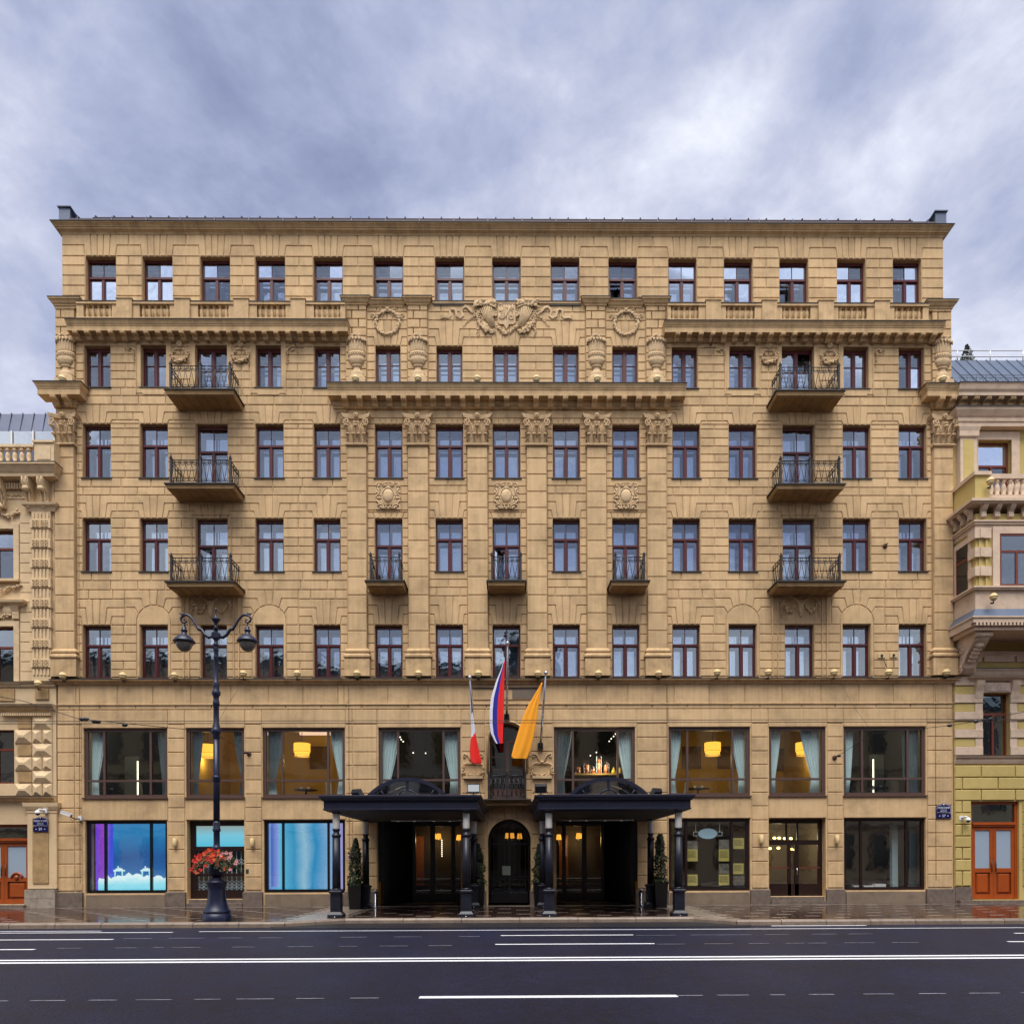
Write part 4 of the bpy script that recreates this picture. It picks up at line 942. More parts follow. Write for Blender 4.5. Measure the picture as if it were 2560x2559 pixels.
# consoles with swags either side of the centre door
for v in (1183, 1355):
    o = MB().rings([[(-w, 0.02, z) for w, z in ((0.36, 0),)]*0 or [(-0.36, 0.02, 0), (0.36, 0.02, 0), (0.36, -0.12, 0), (-0.36, -0.12, 0)], [(-0.36, 0.02, 0.1), (0.36, 0.02, 0.1), (0.36, -0.12, 0.1), (-0.36, -0.12, 0.1)]]).build('swag_relief', M_orn, HOTEL, (X(v, 1945), 0.0, Z(1946)))
    mb = MB(); rr_ = random.Random(v)
    leafy(mb, [(0.36*math.cos(a), 0.4+0.3*math.sin(a)) for a in [math.pi+k*math.pi/12 for k in range(13)]], lambda t: 0.03+0.05*math.sin(t*math.pi), 22, rr_)
    for sg in (-1, 1):
        mb.tube([(sg*0.02, -0.06, 0.55), (sg*0.2, -0.07, 0.6), (sg*0.38, -0.06, 0.52), (sg*0.4, -0.06, 0.4), (sg*0.33, -0.06, 0.42)], 0.03, 5); leafy(mb, [(sg*0.38, 0.42), (sg*0.4, 0.15)], 0.06, 8, rr_)
        mb.tube([(sg*0.1, -0.02, 0.65), (sg*0.2, -0.03, 0.9), (sg*0.36, -0.03, 0.95), (sg*0.36, -0.03, 0.8), (sg*0.28, -0.03, 0.85)], 0.025, 5)
    mb.ball((0, -0.08, 0.62), (0.08, 0.05, 0.06), 8, 5); mb.build('swag', M_orn, o)
# ------------------------------------------------------------------ balconies
def ring_bar(mb, f, r, a0, a1, n, t):
    mb.tube([f(r*math.cos(a0+(a1-a0)*k/n), r*math.sin(a0+(a1-a0)*k/n)) for k in range(n+1)], t, 4, cap=False)
def panel(mb, p0, p1, n, h0=0.12, h1=0.76, h2=0.88, t=0.011):
    """one railing panel between two floor points, n units wide"""
    p0 = Vector(p0); p1 = Vector(p1); d = (p1-p0); Ln = d.length; d.normalize(); u = Ln/n
    at_ = lambda s, z: tuple(p0+d*s+Vector((0, 0, z)))
    for z, th in ((h2, 0.018), (h1, 0.014), (h0, 0.014), (h0-0.06, 0.012)): mb.tube([at_(0, z), at_(Ln, z)], th, 4)
    for k in range(n):
        c = (k+0.5)*u
        ring_bar(mb, lambda x, z: at_(c+x, (h1+h2)/2+z), (h2-h1)/2*0.82, 0, 2*math.pi, 8, t)
        ring_bar(mb, lambda x, z: at_(c+u/2*(0 if False else 1)+x if k < n-1 else c+x, h1+z), u*0.32, math.pi, 2*math.pi, 5, t)
        ring_bar(mb, lambda x, z: at_(c+x, h0+z), u*0.36, 0, math.pi, 5, t)
        mb.tube([at_(c, h1), at_(c-u/2, h0)], t, 4); mb.tube([at_(c, h1), at_(c+u/2, h0)], t, 4)
        mb.tube([at_(c-u*0.08, h1), at_(c-u*0.08, h1-0.12)], t, 4)
def post_mesh():
    mb = MB(); mb.box(-0.035, 0.035, -0.035, 0.035, 0, 0.93); mb.box(-0.05, 0.05, -0.05, 0.05, 0.93, 0.96); mb.lathe([(0.03, 0.96), (0.02, 0.98), (0.04, 1.01), (0.03, 1.04), (0.008, 1.07), (0.01, 1.1)], 8); mb.box(-0.045, 0.045, -0.045, 0.045, 0, 0.04)
    return mb.mesh('railing_post', M_iron)
POST = post_mesh()
def balcony(xc, w, ztop, d, nfront, nside, mid, slab=True):
    mb = MB(); f = [(0.0, 0.0), (-d, 0.0)]
    x0, x1 = xc-w/2, xc+w/2
    if slab: mb.rings([[(x0+0.1, 0.03, ztop-0.2), (x1-0.1, 0.03, ztop-0.2), (x1-0.1, -d+0.1, ztop-0.2), (x0+0.1, -d+0.1, ztop-0.2)], [(x0+0.1, 0.03, ztop-0.19), (x1-0.1, 0.03, ztop-0.19), (x1-0.07, -d+0.07, ztop-0.18), (x0+0.07, -d+0.07, ztop-0.18)], [(x0+0.05, 0.03, ztop-0.04), (x1-0.05, 0.03, ztop-0.04), (x1-0.05, -d+0.05, ztop-0.04), (x0+0.05, -d+0.05, ztop-0.04)]])
    else: mb.cornice(x0+0.1, x1-0.1, [(d-0.2, ztop-0.2), (d-0.16, ztop-0.12), (d-0.1, ztop-0.1), (d-0.1, ztop-0.04)], yb=0.02)
    o = mb.build('balcony', [M_soffit], HOTEL)
    MB().box(x0, x1, -d, 0.02, ztop-0.039, ztop).build('edge_flashing', M_lead, o)
    nb = 7 if w > 2 else 4
    for k in range(nb):
        a = x0+0.12+(w-0.24)*k/nb; b = x0+0.12+(w-0.24)*(k+1)/nb
        MB().box(a+0.012, b-0.012, -d+0.13, 0.0, ztop-0.216, ztop-0.2005).build('soffit_board', M_soffit, o)
    ri = 0.09; xa, xb, yf = x0+ri+0.12, x1-ri-0.12, -d+ri+0.03
    rail = MB()
    if mid: panel(rail, (xa, yf, ztop), (xc, yf, ztop), nfront//2); panel(rail, (xc, yf, ztop), (xb, yf, ztop), nfront//2)
    else: panel(rail, (xa, yf, ztop), (xb, yf, ztop), nfront)
    panel(rail, (xa, yf, ztop), (xa, -0.02, ztop), nside); panel(rail, (xb, yf, ztop), (xb, -0.02, ztop), nside)
    rail.build('railing', M_iron, o, recalc=False)
    for x in [xa, xb]+([xc] if mid else []): put('railing_post', POST, o, (x, yf, ztop))
    return o
xcl = (X(443)+X(612))/2; xcr = (X(1917, 1000)+X(2086, 1000))/2
for zt in (18.9, 15.47, 11.9):
    balcony(xcl, 2.58, zt, 1.0, 10, 4, True); balcony(X(2000.5, 1200), 2.58, zt, 1.0, 10, 4, True)
for v in (971.5, 1266, 1565.5): balcony(X(v), 1.48, 11.97, 0.9, 5, 3, False)
balcony(X(1268, 1990), 1.78, Z(1996, 1280, -0.7), 0.7, 8, 2, True, slab=False)
# ------------------------------------------------------------------ restaurant windows (first floor) and shop windows (ground floor)
RN = ['far left', 'second from left', 'third from left', 'fourth from left', 'fifth from left', 'sixth from left', 'seventh from left', 'far right']
M_warm = mat('wallpaper_gold', sr(196, 164, 84), 0.9, var=0.06, vscale=3)
M_green = mat('room_olive', sr(74, 74, 62), 0.9)
def big_window(x0, x1, z0, z1, mat_, gl, yf, f, mull, trans, name='shop_window'):
    mb = MB(); d = 0.1
    mb.box(x0, x0+f, yf, yf+d, z0, z1); mb.box(x1-f, x1, yf, yf+d, z0, z1); mb.box(x0+f, x1-f, yf, yf+d, z1-f, z1); mb.box(x0+f, x1-f, yf, yf+d, z0, z0+f)
    mb.box(x0+f*0.8, x1-f*0.8, yf-0.05, yf, z0, z0+f*0.6)
    xs = [x0+f]; m = 0.04
    for q in mull:
        xc = x0+(x1-x0)*q; mb.box(xc-m, xc+m, yf-0.01, yf+d-0.01, z0+f, z1-f); xs += [xc-m, xc+m]
    xs.append(x1-f); zs = [z0+f]
    if trans:
        zc = z0+(z1-z0)*trans
        for a, b in zip(xs[::2], xs[1::2]): mb.box(a, b, yf-0.005, yf+d-0.015, zc-m, zc+m)
        zs += [zc-m, zc+m]
    zs.append(z1-f)
    o = mb.build(name, mat_, HOTEL)
    for a, b in zip(xs[::2], xs[1::2]):
        for c, e_ in zip(zs[::2], zs[1::2]):
            t = random.uniform(-0.004, 0.004)
            MB().add([(a, yf+0.05, c), (b, yf+0.05+t, c), (b, yf+0.05+t, e_), (a, yf+0.05, e_)], [(0,1,2,3)]).build('pane', gl, o)
    return o
for k, (a, b) in enumerate(A2):
    o = big_window(a, b, *z2, M_brown, M_gl_big, 0.1, 0.115, [] if k in (1, 6) else [0.235, 0.79], 0.245, 'restaurant_window')
    MB().box(a-0.03, b+0.03, -0.06, 0.099, z2[0]-0.05, z2[0]-0.002).build('sill', M_brown, o)
# rooms behind them
ZF2 = Z(2018)+0.1; ZC2 = Z(1745)-0.152
room_edges = [LX0+0.42, (A2[0][1]+A2[1][0])/2, (A2[2][1]+A2[3][0])/2, X(1200), X(1340), (A2[4][1]+A2[5][0])/2, (A2[6][1]+A2[7][0])/2, LX1-0.42]
room_mat = [M_green, M_warm, M_green, M_dark, M_green, M_warm, M_green]
for k in range(7):
    a, b = room_edges[k], room_edges[k+1]; mb = MB(); dp = 5.0
    mb.box(a+0.01, b-0.01, dp, dp+0.1, ZF2+0.002, ZC2-0.002); mb.box(a+0.01, a+0.06, YB+0.01, dp-0.001, ZF2+0.002, ZC2-0.002); mb.box(b-0.06, b-0.01, YB+0.01, dp-0.001, ZF2+0.002, ZC2-0.002)
    mb.build('room_wall', room_mat[k], HOTEL)
# curtains
def curtain(x, sg, wt, ww, z0, z1, y, label):
    """gathered curtain hung at x, sg = direction towards the middle; tied at a quarter of its height"""
    n = 26; rows_ = 10; vs = []; fs = []
    for j in range(rows_+1):
        t = j/rows_; zz_ = z1-(z1-z0)*t
        w = wt+(ww-wt)*min(1, t/0.74)**1.3 if t < 0.74 else ww+(wt*0.55-ww)*((t-0.74)/0.26)**0.6
        for k in range(n+1):
            u_ = k/n; vs.append((x+sg*w*u_, y+0.035*math.sin(u_*34+t*1.5)*(0.4+0.6*w/wt)+0.012*math.sin(u_*71), zz_))
    for j in range(rows_):
        for k in range(n): fs.append((j*(n+1)+k, j*(n+1)+k+1, (j+1)*(n+1)+k+1, (j+1)*(n+1)+k))
    mb = MB().add(vs, fs, sm=True)
    o = mb.build('curtain', M_curt2, None, recalc=False); tag(o, label, 'curtain', 'pale blue restaurant curtains')
    return o
cw = [(0.55, 0.26), (0.42, 0.22), (0.64, 0.28), (0.68, 0.3), (0.66, 0.3), (0.5, 0.2), (0.5, 0.24), (0.45, 0.32)]
cw2 = [(0.45, 0.25), (0.45, 0.12), (0.55, 0.18), (0.65, 0.3), (0.6, 0.25), (0.55, 0.22), (0.75, 0.3), (0.62, 0.6)]
for k, (a, b) in enumerate(A2):
    for sg, c_, sd_ in ((1, cw[k], 'left'), (-1, cw2[k], 'right')):
        curtain(a+0.1 if sg > 0 else b-0.1, sg, *c_, z2[0]-0.05, z2[1]+0.02, 0.36, f'pale blue curtain at the {sd_} side of the {RN[k]} restaurant window')
# pendant lamps (lit)
M_shade = emis('lamp_shade_lit', (1.0, 0.47, 0.05), 0.5); M_cove = emis('cove_light', (1.0, 0.62, 0.42), 0.34); M_amber = emis('amber_lamp', (1.0, 0.42, 0.05), 0.55); M_spot = emis('spot_lit', (1.0, 0.9, 0.7), 0.8)
for (px_, py_, wn) in ((520, 1877, 'second from left'), (755, 1874, 'third from left'), (1781.5, 1872, 'sixth from left'), (2010, 1872, 'seventh from left')):
    x_, z_ = P(px_, py_, 2.2); o = thing('pendant_lamp', f'lit amber drum pendant lamp behind the {wn} restaurant window', 'lamp', (x_, 2.2, z_), 'amber pendant lamps in the restaurant')
    mb = MB(); n = 40
    mb.lathe([(0.33, -0.1), (0.33, 0.27)], 40, flute=0.03, nf=20); mb.lathe([(0.29, -0.27), (0.29, -0.1)], 40, flute=0.03, nf=20); mb.build('lamp_shade', M_shade, o)
    MB().tube([(0, 0, 0.27), (0, 0, ZC2-z_)], 0.012, 6).build('rod', M_iron, o)
    for q in (-0.27, -0.095, 0.26): MB().lathe([(0.338, q), (0.338, q+0.012)], 24).build('shade_ring', M_brown, o)
    ld = bpy.data.lights.new('pendant_light', 'POINT'); ld.energy = 8 if px_ in (520, 2010) else 15; ld.color = (1.0, 0.66, 0.22); ld.shadow_soft_size = 0.25
    lo = bpy.data.objects.new('pendant_light', ld); COL.objects.link(lo); lo.parent = o; lo.location = (0.0, -0.1, -0.42)
for k in (1, 2):
    a, b = A2[k]; MB().box(a+0.1, b-0.2, 4.4, 4.6, ZC2-0.42, ZC2-0.2).build('cove_light', M_cove, HOTEL)
# pictures on the far wall
M_pic = mat('picture_panel', sr(120, 92, 46), 0.8, var=0.5, vscale=7)
for px_, wn, dy in ((797, 'third from left', 1893), (1730, 'sixth from left', 1893), (1818, 'sixth from left', 1893), (1960, 'seventh from left', 1898)):
    x_, z_ = P(px_, dy, 4.9); o = thing('wall_picture', f'dim framed wall panel inside the {wn} restaurant window, {"left" if px_ in (1730,) else "right"} of the lamp' if px_ != 1960 else 'framed branch picture inside the seventh from left restaurant window', 'picture', (x_, 4.97, z_))
    MB().box(-0.42, 0.42, -0.03, 0.0, -0.5, 0.5).build('frame', M_brown, o); MB().box(-0.37, 0.37, -0.04, -0.031, -0.45, 0.45).build('panel', M_pic, o)
# dining chairs and tables by the glass
M_uph = mat('chair_cream', sr(190, 178, 150), 0.85); M_wood = mat('dark_wood', sr(58, 36, 22), 0.4, var=0.2, vscale=6); M_cloth = mat('table_linen', sr(205, 200, 190), 0.9)
def dchair(px_, yv, rz, label):
    x_ = P(px_, 1960, yv)[0]; o = thing('dining_chair', label, 'chair', (x_, yv, ZF2), 'dining chairs in the restaurant'); o.rotation_euler.z = rz
    MB().box(-0.24, 0.24, -0.24, 0.24, 0.4, 0.5).build('seat', M_uph, o)
    MB().rings([[(-0.22, 0.2, 0.5), (0.22, 0.2, 0.5), (0.22, 0.26, 0.5), (-0.22, 0.26, 0.5)], [(-0.25, 0.25, 0.85), (0.25, 0.25, 0.85), (0.25, 0.31, 0.85), (-0.25, 0.31, 0.85)], [(-0.17, 0.3, 1.08), (0.17, 0.3, 1.08), (0.17, 0.35, 1.08), (-0.17, 0.35, 1.08)]]).build('backrest', M_uph, o)
    for sx in (-0.2, 0.2):
        for sy in (-0.2, 0.2): MB().tube([(sx, sy, 0.4), (sx*1.05, sy*1.1, 0)], [0.022, 0.014], 6).build('leg', M_wood, o)
def dtable(px_, yv, label):
    x_ = P(px_, 1960, yv)[0]; o = thing('dining_table', label, 'table', (x_, yv, ZF2), 'dining tables in the restaurant')
    MB().lathe([(0.45, 0.72), (0.46, 0.75)], 24).build('table_top', M_wood, o); MB().tube([(0, 0, 0.72), (0, 0, 0.05)], 0.045, 8).build('leg', M_wood, o); MB().lathe([(0.28, 0), (0.26, 0.04), (0.05, 0.07)], 16).build('foot', M_wood, o)
    for q in (-0.16, 0.13):
        c = thing('cup', f'white cup standing {"left" if q < 0 else "right"} on the '+label, 'cup', (x_+q, yv-0.12, ZF2+0.75)); MB().lathe([(0.03, 0), (0.045, 0.03), (0.05, 0.08)], 10).build('bowl', M_white, c); MB().lathe([(0.08, 0), (0.08, 0.012)], 12).build('saucer', M_white, c)
for px_, r_, w_ in ((275, -0.9, 'far left'), (765, -0.8, 'third from left'), (1745, -0.4, 'sixth from left'), (2190, 0.5, 'far right')): dtable(px_, 1.5, f'dark round table inside the {w_} restaurant window')
for px_, r_, lb in ((372, 2.1, 'cream chair right of the table in the far left restaurant window'), (838, 2.2, 'tall cream chair at the right pane of the third from left restaurant window'), (1696, -1.8, 'cream chair at the left pane of the sixth from left restaurant window'), (1846, 1.6, 'cream chair at the right pane of the sixth from left restaurant window'), (2235, 2.4, 'pale upholstered chair right of the table in the far right restaurant window'), (2130, -1.7, 'pale chair at the left pane of the far right restaurant window')): dchair(px_, 1.35, r_, lb)
# small lit ceiling spots and light strips in the darker rooms
for (k_, pts_) in ((3, ((1000, 1842), (1003, 1848), (1008, 1853), (1033, 1881), (1064, 1882))), (4, ((1539, 1834), (1534, 1840), (1528, 1846), (1523, 1852), (1491, 1880), (1476, 1888)))):
    for j_, (px_, py_) in enumerate(pts_):
        yv = 1.4+0.5*j_; x_, z_ = P(px_, py_, yv); q_ = thing('ceiling_spot', f'{ORD[j_+1]} of the tiny lit spots inside the {RN[k_]} restaurant window', 'lamp', (x_, yv, z_), 'tiny lit spots in the restaurant')
        MB().ball((0, 0, 0), 0.028, 8, 6).build('bulb', M_spot, q_); MB().tube([(0, 0, 0.02), (0, 0, ZC2-z_)], 0.01, 5).build('stem', M_iron, q_)
for k_, x_px, e_ in ((0, 344, 9), (7, 2183, 9), (3, 1060, 11), (4, 1485, 15)):
    x_ = P(x_px, 1870, 2.5)[0]
    if k_ in (0, 7):
        q_ = thing('light_strip', f'thin white light strip standing inside the {RN[k_]} restaurant window', 'lamp', (x_, 2.5, ZF2)); MB().box(-0.02, 0.02, -0.02, 0.02, 0.45, 2.05).build('tube', M_spot, q_); MB().box(-0.05, 0.05, 0.021, 0.06, 0.0, 2.1).build('channel', M_iron, q_)
        q_ = thing('mirror_panel', f'tall grey panel beside the light strip in the {RN[k_]} restaurant window', 'panel', (x_+(0.35 if k_ else -0.45), 2.9, ZF2)); MB().box(-0.3, 0.3, 0, 0.05, 0.0, 2.3).build('panel', mat('panel_grey_green' if k_ else 'panel_sage', sr(110, 122, 116), 0.4), q_); MB().box(-0.33, 0.33, 0.051, 0.07, 0.0, 2.33).build('frame', M_wood, q_)
    ld = bpy.data.lights.new('room_light', 'POINT'); ld.energy = e_; ld.color = (1.0, 0.86, 0.62); ld.shadow_soft_size = 0.3
    lo = bpy.data.objects.new('room_light', ld); COL.objects.link(lo); lo.location = (x_, 0.5, Z(1905)) if k_ == 4 else (x_, 1.7, ZC2-0.35)  # fifth window: unseen light in front of the shelf, added to brighten the fruit
# fruit jars on a shelf in the fifth window
x0_, zsh = P(1430, 1934, 0.9); x1_ = P(1541, 1934, 0.9)[0]
sh_ = thing('display_shelf', 'pale wooden shelf of fruit jars in the fifth from left restaurant window', 'shelf', (x0_, 0.9, ZF2))
MB().box(0, x1_-x0_, -0.2, 0.25, zsh-ZF2-0.06, zsh-ZF2).build('board', mat('shelf_maple', sr(190, 150, 80), 0.5), sh_)
for q in (0.1, x1_-x0_-0.1): MB().box(q-0.03, q+0.03, -0.1, 0.15, 0, zsh-ZF2-0.06).build('leg', M_wood, sh_)
M_or = mat('fruit_orange', sr(226, 130, 60), 0.5, var=0.2, vscale=9); M_pe = mat('fruit_pear', sr(230, 190, 60), 0.5); M_jar = glass('jar_glass', 0.02, (0.95, 0.97, 0.97), 0.0)
rj = random.Random(9)
for k, (q, h_, nm) in enumerate(((0.08, 0.28, 0.3), (0.36, 0.5, 0.38), (0.56, 0.3, 0.2), (0.76, 0.7, 0.68), (1.0, 0.5, 0.36))):
    o = thing('fruit_jar', f'{ORD[k+1]} from left of the glass fruit jars in the fifth from left restaurant window', 'jar', (x0_+0.15+q*1.2, 0.92, zsh), 'glass jars of orange fruit')
    MB().lathe([(0.11, 0.0), (0.12, 0.02), (0.12, h_), (0.09, h_+0.03)], 14).build('glass', M_jar, o)
    z__ = 0.05; 
    while z__ < nm:
        for t in range(3 if k != 3 else 1):
            a_ = t*2.1+z__*7; rr_ = 0.055 if k != 3 else 0.0; s_ = 0.05 if k != 3 else 0.085
            MB().ball((rr_*math.cos(a_), rr_*math.sin(a_), z__+rj.random()*0.02), s_, 8, 6).build('fruit', M_or, o)
        z__ += 0.085 if k != 3 else 0.16
for k, q in enumerate((1.24, 1.44)):
    o = MB().lathe([(0.03, 0), (0.09, 0.03), (0.1, 0.08), (0.06, 0.16), (0.03, 0.24), (0.01, 0.27)], 12).build('pear', M_pe, None, (x0_+0.15+q*1.2, 0.92, zsh)); tag(o, f'yellow pear shape at the right end of the fruit shelf, {"inner" if k == 0 else "outermost"} one', 'pear', 'yellow pears on the shelf')
# ------------------------------------------------------------------ ground floor: shop windows
for k in (0, 2, 5, 7): big_window(*A1[k], ZG_sill, zG_top, M_dkbrown if k > 3 else M_black, M_gl_shop, 0.14, 0.115, [0.225, 0.785], None)
for k in (0, 1, 2, 5, 6, 7):                            # shop rooms
    a, b = A1[k]; mb = MB(); dp = 3.4 if k > 3 else 1.5
    mb.box(a-0.4, b+0.4, dp, dp+0.1, 0.05, Z(2018)-0.16); mb.box(a-0.4, a-0.3, YB+0.01, dp-0.001, 0.05, Z(2018)-0.16); mb.box(b+0.3, b+0.4, YB+0.01, dp-0.001, 0.05, Z(2018)-0.16); mb.box(a-0.4, b+0.4, YB+0.01, dp, 0.0, 0.05)
    mb.build('room_wall', M_dark if k < 3 else mat('shop_plaster', sr(120, 106, 84), 0.9), HOTEL)
def panel_mat(name, stops, st, axis='X', scale=1.0, noise=0.15, nsc=2.0):
    m = bpy.data.materials.new(name); m.use_nodes = True; t = m.node_tree; b = t.nodes['Principled BSDF']; nn = t.nodes.new; lk = t.links.new
    tcn = nn('ShaderNodeTexCoord'); sp = nn('ShaderNodeSeparateXYZ'); lk(tcn.outputs['Generated'], sp.inputs[0])
    no = nn('ShaderNodeTexNoise'); lk(tcn.outputs['Generated'], no.inputs['Vector']); no.inputs['Scale'].default_value = nsc; no.inputs['Detail'].default_value = 4; no.inputs['Distortion'].default_value = 0.6
    ma = nn('ShaderNodeMath'); ma.operation = 'MULTIPLY_ADD'; lk(no.outputs[0], ma.inputs[0]); ma.inputs[1].default_value = noise; lk(sp.outputs[0 if axis == 'X' else 2], ma.inputs[2])
    cr = nn('ShaderNodeValToRGB'); lk(ma.outputs[0], cr.inputs[0]); el = cr.color_ramp.elements
    el[0].position = stops[0][0]; el[0].color = (*sr(*stops[0][1]), 1); el[1].position = stops[-1][0]; el[1].color = (*sr(*stops[-1][1]), 1)
    for p__, c__ in stops[1:-1]: q = el.new(p__); q.color = (*sr(*c__), 1)
    lk(cr.outputs[0], b.inputs['Emission Color']); b.inputs['Emission Strength'].default_value = st; b.inputs['Base Color'].default_value = (0.05, 0.08, 0.1, 1)
    return m
ST = 0.3
# left display: backlit blue backdrop, violet side panel, cloud cut-outs, small towers
a, b = A1[0]; zb_ = ZG_sill+0.1; zt_ = zG_top-0.05
d1 = thing('shop_display', 'backlit blue shop display with paper clouds in the far left ground-floor window', 'shop display', ((a+b)/2, 0.9, zb_)); w_ = b-a
MB().box(-w_/2-0.1, w_/2+0.1, 0.0, 0.04, 0, zt_-zb_+0.1).build('backdrop', panel_mat('backdrop_blue', [(0.0, (60, 170, 215)), (0.35, (20, 110, 180)), (0.7, (10, 80, 150)), (1.0, (30, 130, 190))], ST, 'Z', noise=0.5, nsc=2.5), d1)
MB().box(-w_/2-0.05, -w_/2+0.62, -0.12, -0.08, 0, zt_-zb_+0.1).build('side_panel', panel_mat('panel_violet', [(0.0, (70, 60, 220)), (0.5, (150, 60, 200)), (0.85, (130, 80, 225)), (1.0, (60, 80, 220))], ST, 'X', noise=0.3), d1)
M_cld = panel_mat('cloud_cyan', [(0.0, (90, 205, 235)), (0.6, (150, 225, 240)), (1.0, (225, 245, 248))], ST*1.1, 'Z', noise=0.5, nsc=3)
for x_c, h_c, w_c, yq in ((-0.9, 0.5, 0.8, -0.3), (-0.1, 0.62, 1.0, -0.26), (0.75, 0.55, 0.9, -0.31), (1.3, 0.35, 0.7, -0.28)):
    pts = [(x_c-w_c, 0)]+[(x_c-w_c+2*w_c*k/14, h_c*(0.55+0.45*math.sin(math.pi*k/14))+0.07*math.sin(k*2.4)) for k in range(15)]+[(x_c+w_c, 0)]
    pts = [(max(-w_/2+0.15, min(w_/2-0.1, x)), z) for x, z in pts]
    MB().xz(pts, yq, yq+0.02).build('cloud_cutout', M_cld, d1)
for xq in (-0.72, 0.33, 1.33):
    MB().box(xq-0.2, xq+0.2, -0.1, 0.0, 0.72, 0.78).box(xq-0.16, xq-0.12, -0.1, -0.06, 0.4, 0.72).box(xq+0.12, xq+0.16, -0.1, -0.06, 0.4, 0.72).box(xq-0.05, xq-0.02, -0.07, -0.04, 0.78, 0.92).box(xq+0.02, xq+0.05, -0.07, -0.04, 0.78, 0.86).box(xq-0.12, xq+0.12, -0.08, -0.02, 0.78, 0.83).build('miniature_palace', M_cld, d1)
a, b = A1[2]; w_ = b-a
d2 = thing('shop_display', 'backlit pale blue and rose draped shop display behind the third ground-floor window', 'shop display', ((a+b)/2, 0.7, zb_))
MB().box(-w_/2-0.1, w_/2+0.1, 0.0, 0.04, 0, zt_-zb_+0.1).build('backdrop', panel_mat('backdrop_bands', [(0.05, (120, 130, 215)), (0.2, (95, 190, 225)), (0.38, (40, 150, 200)), (0.5, (150, 195, 220)), (0.62, (35, 145, 200)), (0.78, (130, 175, 215)), (0.95, (160, 150, 210))], ST, 'X', noise=0.12, nsc=3), d2)
MB().rings([[(-w_/2+0.1+0.1*k, -0.15-0.03*math.sin(k*2), z) for k in range(4)]+[(-w_/2+0.1+0.1*k, -0.1-0.03*math.sin(k*2), z) for k in (3, 2, 1, 0)] for z in (0.1, zt_-zb_)]).build('drape', panel_mat('drape_blue', [(0, (60, 80, 190)), (1, (140, 170, 230))], ST, 'X'), d2)
M_fill = panel_mat('transom_cyan', [(0, (60, 175, 205)), (0.6, (110, 190, 210)), (1.0, (140, 160, 160))], ST*0.9, 'Z', noise=0.1)
# second bay: maroon shop door with pale blue transom panel and folding lattice
a, b = A1[1]; zb_ = gz[1]
o = MB().box(a+0.02, a+0.22, 0.3, 0.38, zb_, zG_top).box(b-0.06, b, 0.3, 0.38, zb_, zG_top).box(a+0.22, b-0.06, 0.3, 0.38, zG_top-0.2, zG_top).box(a+0.22, b-0.06, 0.29, 0.38, Z(2122), Z(2112)).box(a+0.22, b-0.06, 0.29, 0.38, Z(2187), Z(2180)).box(a+0.22, b-0.06, 0.29, 0.38, zb_, Z(2222)).box((a+b)/2+0.06, (a+b)/2+0.16, 0.29, 0.38, Z(2180), Z(2122)).box((a+b)/2+0.06, (a+b)/2+0.16, 0.29, 0.38, Z(2222), Z(2187)).build('shop_door', M_dkbrown, HOTEL)
MB().box(a+0.22, b-0.06, 0.345, 0.35, Z(2112), zG_top-0.2).build('transom_panel', M_fill, o)
MB().add([(a+0.22, 0.335, Z(2222)), (b-0.06, 0.335, Z(2222)), (b-0.06, 0.335, Z(2122)), (a+0.22, 0.335, Z(2122))], [(0,1,2,3)]).build('pane', M_gl_shop, o)
M_lat = mat('lattice_white', sr(214, 226, 230), 0.4)
lt = MB(); n = 11
for k in range(n):
    x_ = a+0.26+(b-a-0.36)*k/(n-1); lt.box(x_-0.012, x_+0.012, 0.46, 0.475, Z(2222), Z(2124))
    for q, zz_ in enumerate((Z(2222), Z(2214), Z(2206), Z(2152), Z(2160))):
        if k < n-1:
            x2 = a+0.26+(b-a-0.36)*(k+1)/(n-1); h_ = 0.14
            lt.tube([(x_, 0.47, zz_), (x2, 0.47, zz_+h_)], 0.01, 4); lt.tube([(x_, 0.47, zz_+h_), (x2, 0.47, zz_)], 0.01, 4)
lt.build('folding_lattice', M_lat, o, recalc=False)
# seventh bay: glazed shop door
a, b = A1[6]; zb_ = gz[6]; c = (a+b)/2
bars = [(a+0.0, a+0.04, zb_, zG_top), (b-0.16, b, zb_, zG_top), (a+0.04, b-0.16, zG_top-0.18, zG_top), (a+0.04, b-0.16, Z(2113), Z(2101)), (c-0.24, c-0.12, zb_, Z(2113)), (c+0.03, c+0.18, zb_, Z(2113)), (a+0.04, b-0.16, zb_, Z(2212)), (c-0.31, c-0.26, Z(2101), zG_top-0.18), (c+0.11, c+0.17, Z(2101), zG_top-0.18)]
mb = MB()
for x0, x1, z0, z1 in bars: mb.box(x0, x1, 0.35, 0.43, z0, z1)
o = mb.build('shop_door', M_dkbrown, HOTEL)
for x0, x1, z0, z1 in ((a+0.04, c-0.24, Z(2212), Z(2113)), (c-0.12, c+0.03, Z(2212), Z(2113)), (c+0.18, b-0.16, Z(2212), Z(2113)), (a+0.04, c-0.31, Z(2101), zG_top-0.18), (c-0.26, c+0.11, Z(2101), zG_top-0.18), (c+0.17, b-0.16, Z(2101), zG_top-0.18)):
    MB().add([(x0, 0.39, z0), (x1, 0.39, z0), (x1, 0.39, z1), (x0, 0.39, z1)], [(0,1,2,3)]).build('pane', M_gl_shop, o)
for x0, x1 in ((a+0.04, c-0.2), (c+0.16, b-0.1)): MB().box(x0, x1, 0.3, 0.34, Z(2173), Z(2169)).build('push_bar', mat('bar_wood', sr(96, 50, 34), 0.4), o)
MB().tube([(c+0.1, 0.31, Z(2188)), (c+0.1, 0.31, Z(2172))], 0.014, 6).build('handle', M_steel, o)
